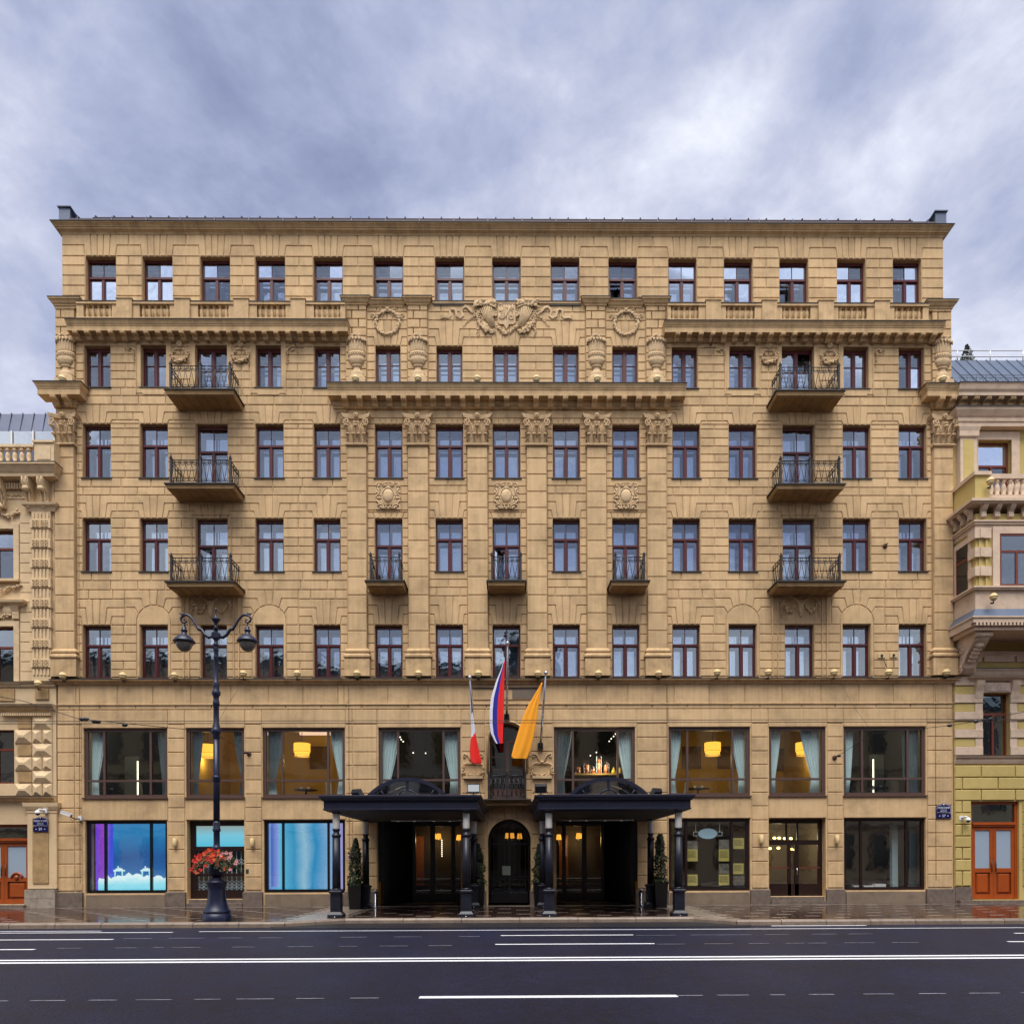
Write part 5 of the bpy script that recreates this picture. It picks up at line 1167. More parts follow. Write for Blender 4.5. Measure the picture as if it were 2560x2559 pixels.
M_bulb = emis('shop_bulb', (1.0, 0.72, 0.2), 2.2)
for k, (px_, py_) in enumerate(((1936, 2094), (1948, 2094), (1962, 2095), (1977, 2095), (1925, 2120), (1978, 2122), (1987, 2123), (1946, 2119))):
    x_, z_ = P(px_, py_, 2.0); q = MB().ball((0, 0, 0), (0.07, 0.07, 0.05), 8, 6).build('shop_lamp', M_bulb, None, (x_, 2.0, z_)); tag(q, f'small glowing shop lamp behind the glazed door, {ORD[k+1]} of the {"upper row" if k < 4 else "lower row"}', 'lamp', 'glowing lamps inside the shop')
    MB().tube([(0, 0, 0.04), (0, 0, Z(2018)-0.2-z_)], 0.006, 4).build('cord', M_iron, q)
ld = bpy.data.lights.new('shop_light', 'POINT'); ld.energy = 14; ld.color = (1.0, 0.82, 0.5); ld.shadow_soft_size = 0.3
lo = bpy.data.objects.new('shop_light', ld); COL.objects.link(lo); lo.location = (c, 1.8, 2.5)
# sixth bay: poster window
a, b = A1[5]
M_yel = mat('poster_yellow', sr(206, 186, 100), 0.8); M_ph = mat('poster_photo', sr(120, 110, 100), 0.7, var=0.9, vscale=14); M_ink = mat('poster_ink', sr(60, 52, 40), 0.8)
n_ = 0
for (px0, px1, py0, py1, m_, lb) in ((1717, 1744, 2101, 2122, M_ph, 'grey bottle photo poster at the upper left of the poster window'), (1717, 1744, 2122, 2152, M_yel, 'yellow text poster below the bottle photo in the poster window'), (1717, 1744, 2185, 2213, M_yel, 'yellow text poster at the lower left of the poster window'), (1797, 1823, 2098, 2122, M_ph, 'grey photo poster at the upper right of the poster window'), (1797, 1823, 2122, 2152, M_yel, 'yellow text poster below the right-hand photo in the poster window'), (1797, 1823, 2158, 2183, M_ph, 'brown book photo poster right of centre in the poster window'), (1797, 1823, 2185, 2212, M_yel, 'yellow poster with a dark armchair at the lower right of the poster window'), (1833, 1860, 2094, 2121, M_yel, 'yellow poster with dark top at the right pane of the poster window'), (1833, 1859, 2157, 2184, M_yel, 'yellow text poster low on the right pane of the poster window'), (1833, 1861, 2188, 2212, M_ph, 'grey patterned photo at the foot of the right pane of the poster window'), (1680, 1692, 2060, 2200, M_yel, 'tall yellow strip poster at the left pane of the poster window')):
    x0, z0 = P(px0, py1, 0.24); x1, z1 = P(px1, py0, 0.24); o = thing('window_poster', lb, 'poster', (x0, 0.24, z0), 'posters in the shop window')
    MB().box(0, x1-x0, 0, 0.012, 0, z1-z0).build('sheet', m_, o)
    if m_ is M_yel:
        for q in range(6): MB().box(0.03, (x1-x0)*(0.9-0.06*((q*7) % 3)), -0.003, -0.0005, (z1-z0)*(0.3+0.1*q), (z1-z0)*(0.3+0.1*q)+0.014).build('text_line', M_ink, o)
x_, z_ = P(1769.5, 2083, 0.24)
o = thing('oval_sign', 'blank pale blue oval sign hanging in the poster window', 'sign', (x_, 0.24, z_))
MB().rings([[(0.37*math.cos(t), y, 0.2*math.sin(t)) for t in [k*math.pi/16 for k in range(32)]] for y in (0.0, 0.03)]).build('oval', mat('oval_blue', sr(176, 208, 226), 0.5), o)
mb = MB()
for sg in (-1, 1): mb.box(min(sg*0.38, sg*0.55), max(sg*0.38, sg*0.55), 0.0, 0.02, -0.09, -0.075); mb.box(min(sg*0.38, sg*0.55), max(sg*0.38, sg*0.55), 0.0, 0.02, 0.06, 0.075); mb.box(sg*0.55-0.008, sg*0.55+0.008, 0.0, 0.02, -0.09, 0.075); mb.box(sg*0.46-0.008, sg*0.46+0.008, 0.0, 0.02, 0.075, 0.4)
mb.build('bracket', M_white, o)
# eighth bay: pale column and drape, ledge with papers
x_ = P(2238, 2140, 0.8)[0]; o = MB().box(-0.11, 0.11, -0.1, 0.1, 0, 2.9).build('display_column', mat('pale_panel', sr(190, 214, 220), 0.7), None, (x_, 0.9, 0.1)); tag(o, 'pale blue-grey upright panel inside the far right ground-floor window', 'panel')
x_ = P(2290, 2140, 0.6)[0]; o = MB().box(-0.17, 0.17, -0.03, 0.03, 0, 2.9).build('display_screen', mat('pale_panel2', sr(165, 195, 202), 0.7), None, (x_, 0.75, 0.1)); tag(o, 'pale screen panel at the right edge of the far right ground-floor window', 'panel')
for k, (p0, p1) in enumerate(((2135, 2150), (2160, 2185), (2187, 2215), (2272, 2300))):
    x0, z0 = P(p0, 2214, 0.5); x1 = P(p1, 2214, 0.5)[0]; o = MB().box(0, x1-x0, 0, 0.2, 0, 0.06 if k != 2 else 0.12).build('leaflet_stack', M_white, None, (x0, 0.5, ZG_sill+0.1)); tag(o, f'{ORD[k+1]} from left of the white stacks on the sill of the far right ground-floor window', 'leaflets', 'white stacks on the sill')
# ------------------------------------------------------------------ hotel entrances under the canopies
M_lobby = mat('lobby_dark', sr(30, 22, 18), 0.6)
def lobby(x0, x1, dp, warm):
    mb = MB(); zt = zG_top+0.05
    mb.box(x0-0.6, x1+0.6, dp, dp+0.1, 0.05, zt); mb.box(x0-0.7, x0-0.6, YB+0.01, dp, 0.05, zt); mb.box(x1+0.6, x1+0.7, YB+0.01, dp, 0.05, zt); mb.box(x0-0.7, x1+0.7, YB+0.01, dp, 0.0, 0.05); mb.box(x0-0.7, x1+0.7, YB+0.01, dp, zt, zt+0.08)
    mb.build('lobby_wall', M_lobby, HOTEL)
for k, mirror in ((3, 1), (4, -1)):
    a, b = A1[k]; lobby(a, b, 5.0, True)
    fx = lambda t: a+(b-a)*t if mirror > 0 else b-(b-a)*t      # 0 = outer side
    yd = 1.3
    # dark panelled outer cheek, splayed
    o = MB().rings([[(fx(0.06), 0.05, z), (fx(0.36), yd, z), (fx(0.36), yd+0.1, z), (fx(0.04), 0.3, z)] for z in (0.06, zG_top-0.02)]).box(min(fx(0.0), fx(0.07)), max(fx(0.0), fx(0.07)), 0.05, 0.2, 0.9, zG_top-0.02).build('porch_panel', M_black, HOTEL)
    mb = MB(); zt = zG_top-0.02
    L_ = lambda t0, t1, z0, z1, y0=yd, y1=yd+0.09: mb.box(min(fx(t0), fx(t1)), max(fx(t0), fx(t1)), y0, y1, z0, z1)
    for t0, t1 in ((0.33, 0.40), (0.585, 0.645), (0.85, 0.90), (0.985, 1.0)): L_(t0, t1, 0.06, zt)
    for t0, t1 in ((0.40, 0.585), (0.645, 0.85), (0.90, 0.985)):
        L_(t0, t1, zt-0.18, zt); L_(t0, t1, 0.06, 0.42); L_(t0, t1, 0.83, 0.9)
    doors = mb.build('entrance_doors', M_black, HOTEL)
    for t0, t1 in ((0.40, 0.585), (0.645, 0.85), (0.90, 0.985)):
        MB().add([(fx(t0), yd+0.05, 0.42), (fx(t1), yd+0.05, 0.42), (fx(t1), yd+0.05, zt-0.18), (fx(t0), yd+0.05, zt-0.18)], [(0,1,2,3)]).build('pane', M_gl_ent, doors)
        for zz_ in (0.52, 0.98): MB().box(min(fx(t0), fx(t1))+0.02, max(fx(t0), fx(t1))-0.02, yd-0.03, yd-0.012, zz_, zz_+0.018).build('kick_rail', M_steel, doors)
    # twin shaded wall lights deep in the lobby and a crystal drop
    for j, (t_, zz_, yv) in enumerate(((0.565, 2.72, 3.2), (0.63, 2.72, 3.2), (0.88, 2.7, 4.2))):
        o = thing('lobby_lamp', f'small amber lampshade glowing in the lobby of the {"left" if mirror > 0 else "right"} entrance, {("inner left","inner right","outermost")[j]}', 'lamp', (fx(t_), yv, zz_), 'amber lobby lamps')
        MB().lathe([(0.12, -0.1), (0.085, 0.13)], 14).build('lamp_shade', M_amber, o); MB().tube([(0, 0, -0.1), (0, 0, -0.3)], 0.012, 5).build('stem', M_steel, o); MB().lathe([(0.05, -0.32), (0.05, -0.3)], 10).build('base', M_steel, o)
    o = thing('crystal_drop_lamp', f'vertical string of glowing crystal beads in the {"left" if mirror > 0 else "right"} entrance lobby', 'lamp', (fx(0.66 if mirror > 0 else 0.8), 3.6, 1.9))
    for q in range(9): MB().ball((0, 0, q*0.085), 0.03, 6, 4).build('bead', M_spot, o)
    if mirror > 0:
        o = thing('crystal_drop_lamp', 'second string of glowing crystal beads near the right jamb of the left entrance', 'lamp', (fx(0.955), 2.6, 1.95))
        for q in range(9): MB().ball((0, 0, q*0.085), 0.028, 6, 4).build('bead', M_spot, o)
    ld = bpy.data.lights.new('lobby_light', 'POINT'); ld.energy = 16; ld.color = (1.0, 0.6, 0.22); ld.shadow_soft_size = 0.2
    lo = bpy.data.objects.new('lobby_light', ld); COL.objects.link(lo); lo.location = (fx(0.6), 3.9, 2.6)
    # panel coloured amber to stand for the glow of an alcove past the cheek
    MB().box(fx(0.8 if mirror < 0 else 0.3)-0.2, fx(0.8 if mirror < 0 else 0.3)+0.2, 4.7, 4.9, 0.6, 2.8).build('wall_panel', mat('panel_amber_glow', sr(120, 70, 28), 0.5, var=0.3, vscale=4), HOTEL)
# arched centre door: iron grille over glass
a, b = CD1; c = (a+b)/2; r_ = (b-a)/2; zsp = Z(2100); lobby(a+0.3, b-0.3, 4.5, True)
mb = MB(); hA = zG_top-zsp
arc = [(c+(r_-0.05)*math.cos(t), 0.42, zsp+(hA-0.05)*math.sin(t)) for t in [k*math.pi/16 for k in range(17)]]
mb.tube([(b-0.05, 0.42, 0.08)]+arc+[(a+0.05, 0.42, 0.08)], 0.06, 6)
for k in range(1, 8):
    x_ = a+(b-a)*k/8; h_ = zsp+hA*math.sqrt(max(0, 1-((x_-c)/r_)**2))-0.06; mb.box(x_-(0.035 if k == 4 else 0.01), x_+(0.035 if k == 4 else 0.01), 0.38, 0.43, 0.08, h_)
for zz_ in (0.5, 0.95, 1.05, 2.3, 2.35): mb.box(a+0.06, b-0.06, 0.385, 0.425, zz_, zz_+0.03)
mb.box(a+0.06, b-0.06, 0.4, 0.44, 0.08, 0.42)
o = mb.build('arched_door', M_black, HOTEL)
MB().xz([(b-0.06, 0.42), (b-0.06, zsp)]+[(x, z) for x, y, z in arc[1:-1]]+[(a+0.06, zsp), (a+0.06, 0.42)], 0.455, 0.457).build('pane', M_gl_ent, o)
MB().box(c-0.28, c+0.04, 0.36, 0.375, Z(2187), Z(2164)).build('notice', mat('notice_clear', sr(90, 96, 92), 0.3), o)
for j, (q, zz_) in enumerate(((-0.08, 2.72), (0.1, 2.72), (0.42, 2.7))):
    o = thing('lobby_lamp', f'small amber lampshade glowing behind the arched centre door, {("left", "middle", "right")[j]} one', 'lamp', (c+q, 2.6, zz_), 'amber lobby lamps'); MB().lathe([(0.11, -0.1), (0.08, 0.12)], 14).build('lamp_shade', M_amber, o); MB().tube([(0, 0, -0.1), (0, 0, -0.3)], 0.012, 5).build('stem', M_steel, o)
# upper arched door on the small balcony
a, b = CD2; c = (a+b)/2; r_ = (b-a)/2; zsp = Z(1850); zb_ = Z(1996); hA = Z(1808)-zsp; mb = MB()
arc = [(c+(r_-0.04)*math.cos(t), 0.3, zsp+(hA-0.04)*math.sin(t)) for t in [k*math.pi/16 for k in range(17)]]
mb.tube([(b-0.04, 0.3, zb_)]+arc+[(a+0.04, 0.3, zb_)], 0.05, 6); mb.box(a+0.05, b-0.05, 0.27, 0.34, zsp-0.06, zsp+0.04); mb.box(c-0.06, c+0.06, 0.27, 0.34, zb_, zsp-0.06)
for x0, x1 in ((a+0.06, c-0.06), (c+0.06, b-0.06)):
    mb.box(x0, x1, 0.28, 0.33, zb_, zb_+0.4)
    for q in (0.42, 0.7): zz_ = zb_+0.4+(zsp-zb_-0.5)*q; mb.box(x0, x1, 0.285, 0.325, zz_, zz_+0.035)
o = mb.build('balcony_door', M_brown, HOTEL)
MB().xz([(b-0.06, zb_+0.4), (b-0.06, zsp)]+[(x, z) for x, y, z in arc[1:-1]]+[(a+0.06, zsp), (a+0.06, zb_+0.4)], 0.305, 0.307).build('pane', M_gl_big, o)
mb = MB(); mb.tube([(b+0.07, -0.02, zsp-1.2)]+[(c+(r_+0.07)*math.cos(t), -0.02, zsp+(hA+0.07)*math.sin(t)) for t in [k*math.pi/16 for k in range(17)]]+[(a-0.07, -0.02, zsp-1.2)], 0.05, 6); mb.build('arch_moulding', M_trim, HOTEL)
# ================================================================== entrance canopies
M_sof = mat('canopy_soffit', sr(26, 24, 26), 0.8)
def column_parts(parent, loc, rear):
    c = put('column', None, parent, loc)
    mb = MB(); b4 = lambda w, z: [(-w, -w, z), (w, -w, z), (w, w, z), (-w, w, z)]
    mb.rings([b4(0.22, 0), b4(0.22, 0.11), b4(0.2, 0.13), b4(0.155, 0.19), b4(0.155, 0.2)]); mb.rings([b4(0.15, 0.2), b4(0.15, 0.74)]); mb.rings([b4(0.175, 0.74), b4(0.185, 0.76), b4(0.185, 0.8), b4(0.15, 0.83)])
    for sg in (-1, 1): mb.box(-0.1, 0.1, sg*0.15-0.008, sg*0.15+0.008, 0.28, 0.3); mb.box(-0.1, 0.1, sg*0.15-0.008, sg*0.15+0.008, 0.66, 0.68)
    mb.build('pedestal', M_navy, c)
    MB().lathe([(0.02, -0.025), (0.035, -0.02), (0.02, 0.0)], 8, c=(0, -0.225, 0.06)).build('bolt', M_steel, c)
    sh = MB(); sh.lathe([(0.125, 0.83), (0.13, 0.88)], 24); sh.lathe([(0.128, 0.88), (0.118, 2.42)], 36, flute=0.12, nf=12); sh.lathe([(0.125, 2.42), (0.14, 2.45), (0.14, 2.48), (0.09, 2.53), (0.08, 2.58), (0.11, 2.62), (0.12, 2.66)], 20)
    sh.build('shaft', M_navy, c)
    MB().lathe([(0.1, 2.66), (0.105, 2.68), (0.105, 3.1), (0.1, 3.12)], 20).build('opal_lamp', M_opal, c)
    MB().lathe([(0.12, 3.12), (0.13, 3.2)], 16).build('collar', M_navy, c)
def canopy(x0, x1, cx, label, side):
    T = thing('entrance_canopy', label, 'canopy', ((x0+x1)/2, -3.0, 0.0), 'dark canopies over the hotel entrances')
    xm = (x0+x1)/2; X0, X1 = x0-xm, x1-xm; yF, yB = -2.9, 2.985
    mb = MB(); R = lambda e_, z: [(X0-e_, yF-e_, z), (X1+e_, yF-e_, z), (X1+e_, yB, z), (X0-e_, yB, z)]
    mb.rings([R(-0.12, 3.16), R(-0.1, 3.17), R(0.0, 3.21), R(0.0, 3.24), R(-0.02, 3.25), R(-0.02, 3.47), R(0.03, 3.48), R(0.03, 3.5), R(0.09, 3.57), R(0.1, 3.58), R(0.1, 3.63), R(-0.1, 3.66)], cap=(False, True))
    mb.build('roof_frame', M_navy2, T)
    MB().box(X0+0.1, X1-0.1, yF+0.1, yB-0.02, 3.17, 3.2).build('soffit', M_sof, T)
    n = 46
    dn = MB().box(-0.022, 0.022, -0.03, 0.0, 0.0, 0.03).mesh('dentil', M_navy2)
    for k in range(n): put('dentil', dn, T, (X0+0.05+(X1-X0-0.1)*k/(n-1), yF-0.03, 3.5))
    for x in cx:
        for y in (-2.6, 1.7): column_parts(T, (x-xm, y, 0.0), y > 0)
    # glazed segmental vault
    hw, hg, zb = 1.36, 0.68, 3.64; Rr = (hw*hw+hg*hg)/(2*hg); a_ = math.asin(hw/Rr); zc = zb+hg-Rr
    pt = lambda t, r: (r*math.sin(t), zc+r*math.cos(t))
    ys = [-1.6, -0.3, 1.0, 2.3]; vault = None
    v = put('roof_vault', None, T, (0, 0, 0))
    for k, y in enumerate(ys):
        ar = [pt(-a_+2*a_*i/20, Rr) for i in range(21)]; ai = [pt(a_-2*a_*i/20, Rr-0.11) for i in range(21)]
        MB().xz(ar+ai, y, y+(0.12 if k == 0 else 0.06)).build('arch_rib', M_navy2, v)
    for i in range(4):
        t0, t1 = -a_+2*a_*i/4, -a_+2*a_*(i+1)/4
        for y0, y1 in zip(ys[:-1], ys[1:]):
            vs = []; 
            for k in range(4): q = pt(t0+(t1-t0)*k/3, Rr-0.03); vs += [(q[0], y0+0.1, q[1]), (q[0], y1, q[1])]
            MB().add(vs, [(2*k, 2*k+2, 2*k+3, 2*k+1) for k in range(3)], sm=True).build('pane', M_gl_shop, v)
    for i in range(1, 4):
        t = -a_+2*a_*i/4; q = pt(t, Rr-0.03); MB().tube([(q[0], ys[0]+0.1, q[1]), (q[0], ys[-1], q[1])], 0.02, 5).build('purlin', M_navy2, v)
    y0 = ys[0]+0.06
    MB().box(-0.04, 0.04, y0-0.04, y0+0.04, zb+0.25, zb+hg-0.05).build('glazing_bar', M_navy2, v)
    for sg in (-1, 1):
        p0 = (sg*0.62, zb); p1 = pt(sg*a_*0.62, Rr-0.06); MB().tube([(p0[0]+sg*0.02, y0, p0[1]), (p1[0], y0, p1[1])], 0.03, 5).build('glazing_bar', M_navy2, v)
    MB().tube([(0.3*math.cos(t), y0, zb+0.29*math.sin(t)) for t in [k*math.pi/12 for k in range(13)]], 0.03, 5).build('glazing_bar', M_navy2, v)
    MB().xz([pt(-a_+2*a_*i/16, Rr-0.08) for i in range(17)], y0+0.005, y0+0.008).build('lunette_pane', M_gl_shop, v)
    for sg in (-1, 1):
        MB().tube([(sg*(0.3 if sg*side > 0 else -0.0)+x, y, z) for x, y, z in ((-1.3, 1.4, 3.13), (1.3, 1.4, 3.13))], 0.025, 6).build('strip_light', M_white, T) if sg > 0 else None
    for x in (-0.9, -0.3, 0.4, 1.0): MB().lathe([(0.05, 3.155), (0.06, 3.165)], 12, c=(x, 2.3, 0)).build('downlight', emis('downlight', (1, 0.95, 0.85), 0.5) if x == -0.9 else bpy.data.materials['downlight'], T)
    return T
canopy(-5.57, -0.985, (-5.25, -1.36), 'navy canopy on four columns with arched skylight over the left hotel entrance', 1)
canopy(0.79, 5.34, (1.12, 5.02), 'navy canopy on four columns with arched skylight over the right hotel entrance', -1)
# floodlights on the canopy roofs
def flood(px_, py_, y, rz, tilt, lit, label):
    x_ = P(px_, py_, y)[0]; o = thing('floodlight', label, 'floodlight', (x_, y, 3.66), 'floodlights on the canopies'); o.rotation_euler.z = rz
    MB().box(-0.09, 0.09, -0.06, 0.06, 0, 0.06).box(-0.02, 0.02, -0.02, 0.02, 0.06, 0.12).build('foot', M_black, o)
    h = put('lamp_housing', MB().rings([[(-0.16, 0.1, 0.02), (0.16, 0.1, 0.02), (0.16, 0.1, 0.24), (-0.16, 0.1, 0.24)], [(-0.19, -0.05, 0.0), (0.19, -0.05, 0.0), (0.19, -0.05, 0.28), (-0.19, -0.05, 0.28)]]).mesh('lamp_housing', M_black), o, (0, 0, 0.1)); h.rotation_euler.x = tilt
    MB().box(-0.17, 0.17, -0.062, -0.053, 0.03, 0.25).build('lens', lit, h)
    MB().tube([(-0.21, 0.02, 0.15), (-0.21, 0.02, 0.0), (0.21, 0.02, 0.0), (0.21, 0.02, 0.15)], 0.014, 5).build('yoke', M_iron, o)
M_lens = mat('floodlight_glass', sr(170, 176, 178), 0.15); M_lens2 = mat('floodlight_dark', sr(24, 24, 28), 0.2)
flood(899, 1970, -4.0, 2.6, -0.7, M_lens2, 'black floodlight at the left end of the left canopy roof')
flood(1184, 1975, -5.2, 0.0, -0.2, M_lens, 'floodlight with pale glass at the right end of the left canopy roof')
flood(1352, 1975, -5.2, 3.1, -0.4, M_lens2, 'black floodlight at the left end of the right canopy roof')
flood(1635, 1970, -4.0, -2.6, -0.7, M_lens2, 'black floodlight at the right end of the right canopy roof')
# ------------------------------------------------------------------ planters with clipped evergreens
M_leafg = mat('leaf_evergreen', sr(28, 40, 18), 0.6, var=0.3, vscale=16); M_leafl = mat('leaf_light', sr(52, 70, 30), 0.6, var=0.3, vscale=16); M_trunk = mat('bark', sr(60, 46, 36), 0.9)
def leaves(mb, n, fn, size, rg, nm=2):
    for k in range(n):
        p, nrm = fn(rg); s_ = size*rg.uniform(0.6, 1.3)
        t = Vector((rg.uniform(-1, 1), rg.uniform(-1, 1), rg.uniform(-0.6, 1))); t.normalize(); b = t.cross(Vector(nrm)+Vector((rg.uniform(-.5, .5), rg.uniform(-.5, .5), rg.uniform(-.5, .5))))
        if b.length < 1e-3: b = Vector((1, 0, 0))
        b.normalize(); c = Vector(p); 
        mb.add([c-t*s_*0.5, c+b*s_*0.33, c+t*s_*0.6, c-b*s_*0.33], [(0,1,2,3)], 0 if rg.random() < 0.72 else 1)
def planter(x, y, label, seed, hh):
    T = thing('planter', label, 'planter', (x, y, 0.0), 'planters with clipped evergreens by the entrance columns')
    b4 = lambda w, z: [(-w, -w, z), (w, -w, z), (w, w, z), (-w, w, z)]
    MB().rings([b4(0.19, 0), b4(0.235, 0.86), b4(0.25, 0.87), b4(0.25, 0.92), b4(0.2, 0.92), b4(0.19, 0.84)]).build('pot', M_black, T)
    MB().box(-0.19, 0.19, -0.19, 0.19, 0.8, 0.86).build('soil', M_trunk, T)
    rg = random.Random(seed)
    MB().tube([(0, 0, 0.8), (0.01, 0, 1.4), (0, 0, hh-0.2)], [0.03, 0.02, 0.006], 6).build('trunk', M_trunk, T)
    def fn(r):
        t = r.random()**0.85; z = 0.95+(hh-0.95)*t; R_ = (0.245*(1-t)**0.55*(1-0.12*(1-t)**4)+0.03)*(1+0.16*math.sin(z*9+seed+2*math.cos(z*3))); a = r.random()*6.283; rr = R_*math.sqrt(r.uniform(0.35, 1.1))*(1.18 if r.random() < 0.08 else 1)*(1+0.12*math.sin(a*3+z*5))
        return (rr*math.cos(a), rr*math.sin(a), z), (math.cos(a), math.sin(a), 0.2)
    mb = MB(); leaves(mb, 2300, fn, 0.07, rg); mb.build('crown', [M_leafg, M_leafl], T, recalc=False)
    def fn2(r):
        a = r.random()*6.283; rr = r.uniform(0.1, 0.32); return (rr*math.cos(a), rr*math.sin(a), 0.98-0.5*max(0, rr-0.2)*r.random()*3+r.uniform(-0.05, 0.06)), (math.cos(a), math.sin(a), 0.6)
    mb = MB(); leaves(mb, 420, fn2, 0.06, rg); mb.build('trailing_ivy', [M_leafl, M_leafg], T, recalc=False)
planter(-5.52, -1.72, 'tall black planter with slim clipped evergreen at the outer side of the left canopy', 1, 2.5)
planter(-1.22, -1.0, 'tall black planter with slim clipped evergreen left of the arched centre door', 2, 2.3)
planter(1.02, -1.0, 'tall black planter with slim clipped evergreen right of the arched centre door', 3, 2.3)
planter(5.3, -1.6, 'tall black planter with slim clipped evergreen at the outer side of the right canopy', 4, 2.62)
# steel bollards
for k, (px_, lb) in enumerate(((940, 'short steel bollard beside the left entrance'), (1602, 'short steel bollard beside the right entrance'))):
    x_ = P(px_, 2260, -0.9)[0]; o = thing('bollard', lb, 'bollard', (x_, -0.9, 0.0), 'steel bollards by the entrances')
    MB().lathe([(0.085, 0), (0.085, 0.02), (0.068, 0.025), (0.068, 0.5)], 18).build('post', M_steel, o); MB().lathe([(0.06, 0.5), (0.06, 0.56)], 18).build('slot', M_black, o); MB().lathe([(0.07, 0.56), (0.07, 0.64), (0.02, 0.66)], 18).build('cap', M_steel, o)
# ------------------------------------------------------------------ cream globe lamps on the ledges
GL = MB().lathe([(0.02, 0.03), (0.07, 0.05), (0.11, 0.1), (0.125, 0.17)], 16).mesh('globe_bowl', M_cream)
GT = MB().lathe([(0.135, 0.17), (0.135, 0.195), (0.125, 0.2), (0.11, 0.26), (0.06, 0.3), (0.01, 0.31)], 16).mesh('globe_cap', M_cream)
GF = MB().tube([(0, 0, 0.05), (0, 0.0, -0.02), (0, 0.08, -0.02)], 0.02, 6).box(-0.05, 0.05, 0.05, 0.12, -0.04, 0.0).mesh('bracket', M_iron)
def globe(px_, py_, y, label, grp):
    x_, z_ = P(px_, py_, y); o = thing('globe_lamp', label, 'lamp', (x_, y, z_-0.17), grp); put('globe_bowl', GL, o); put('globe_cap', GT, o); put('bracket', GF, o)
for k, v in enumerate((157, 307, 436, 608, 743, 892, 1046, 1196, 1345, 1496, 1647, 1793, 1921, 2085, 2222, 2366)):
    globe(v, 1684-(3 if v > 1700 else 0)+(5 if v < 600 else 0), -0.32, f'{ORD[k+1]} from left of the cream globe lamps along the ledge below the third storey', 'cream globe lamps on the lower ledge')
for k, v in enumerate((156.5, 889, 1045, 1193, 1341, 1493, 1642, 2357)):
    globe(v, 948, -0.38, f'{ORD[k+1]} from left of the cream globe lamps on the upper cornice under the vases', 'cream globe lamps on the upper cornice')
globe(95, 1709, -0.3, 'cream globe lamp on the left neighbour building beside the hotel corner', 'cream globe lamps on the neighbours')
# cream wall sconces
for k, v in enumerate((438, 631, 1903, 2092)):
    x_, z_ = P(v, 2105 if v < 1000 else 2097, -0.05); o = thing('wall_sconce', f'cream cylinder wall sconce on the pier {("right of the far left shop window", "right of the lattice shop door", "left of the glazed shop door", "right of the glazed shop door")[k]}', 'lamp', (x_, -0.03, z_), 'cream wall sconces')
    MB().lathe([(0.05, -0.16), (0.072, -0.155), (0.075, -0.15), (0.075, 0.15), (0.05, 0.16)], 16, c=(0, -0.06, 0)).build('shade', M_cream, o); MB().box(-0.04, 0.04, -0.02, 0.03, -0.08, 0.08).build('back_plate', M_brown, o)
# flag-less bracket bars under the side cornices
for v, sg in ((742, -1), (1775, 1)):
    x_, z_ = P(v, 868, -0.2); o = thing('bracket_bar', f'small rusty bracket bar under the {"left" if sg < 0 else "right"} balustrade cornice', 'bracket', (x_, 0.0, z_))
    MB().box(-0.24, 0.24, -0.2, -0.17, -0.01, 0.015).build('bar', mat('rust', sr(80, 52, 36), 0.8) if sg < 0 else bpy.data.materials['rust'], o); MB().tube([(0, -0.18, 0.0), (-sg*-0.08, -0.1, 0.16), (-sg*-0.13, -0.4, 0.36)], 0.022, 5).build('arm', M_iron, o)
# downpipe-like lightning cables running down the facade
for v in (198, 871, 1666, 2337):
    mb = MB(); x_ = X(v, 1500); mb.tube([(x_, -0.17 if v in (871, 1666) else -0.02, Z(1120)), (x_, -0.17 if v in (871, 1666) else -0.02, zs_+0.1), (x_, -0.24, zs_), (x_, -0.24, zs_-0.1), (x_, -0.02, Z(1720)), (x_, -0.02, 0.9)], 0.007, 5)
    for q in range(22): mb.ball((x_, -0.03 if q > 11 else -0.175, 0.9+q*0.75), 0.022, 5, 4)
    o = mb.build('lightning_cable', mat('cable_beige', sr(150, 124, 88), 0.8) if v == 198 else bpy.data.materials['cable_beige'], None); tag(o, f'thin beige conductor cable down the facade, {("left corner", "left of the centre bays", "right of the centre bays", "right corner")[(198, 871, 1666, 2337).index(v)]}', 'cable', 'conductor cables on the facade')
# wall anchors with insulators
for k, (px_, py_, lb) in enumerate(((622, 1883, 'rusty round wall anchor between the second and third restaurant windows'), (2087, 1893, 'rusty round wall anchor between the seventh and far right restaurant windows'), (2213, 1364, 'small round wall anchor in the right bays of the fourth storey'))):
    x_, z_ = P(px_, py_, -0.03); o = thing('wall_anchor', lb, 'anchor', (x_, -0.01, z_)); MB().lathe([(0.09, 0.0), (0.09, 0.02), (0.05, 0.04)], 14).build('rosette', bpy.data.materials['rust'], o); 
    for ch in o.children: ch.rotation_euler.x = math.pi/2
    MB().tube([(0, -0.03, 0), (0.0, -0.2, 0.02)], 0.022, 6).build('eye', M_iron, o)
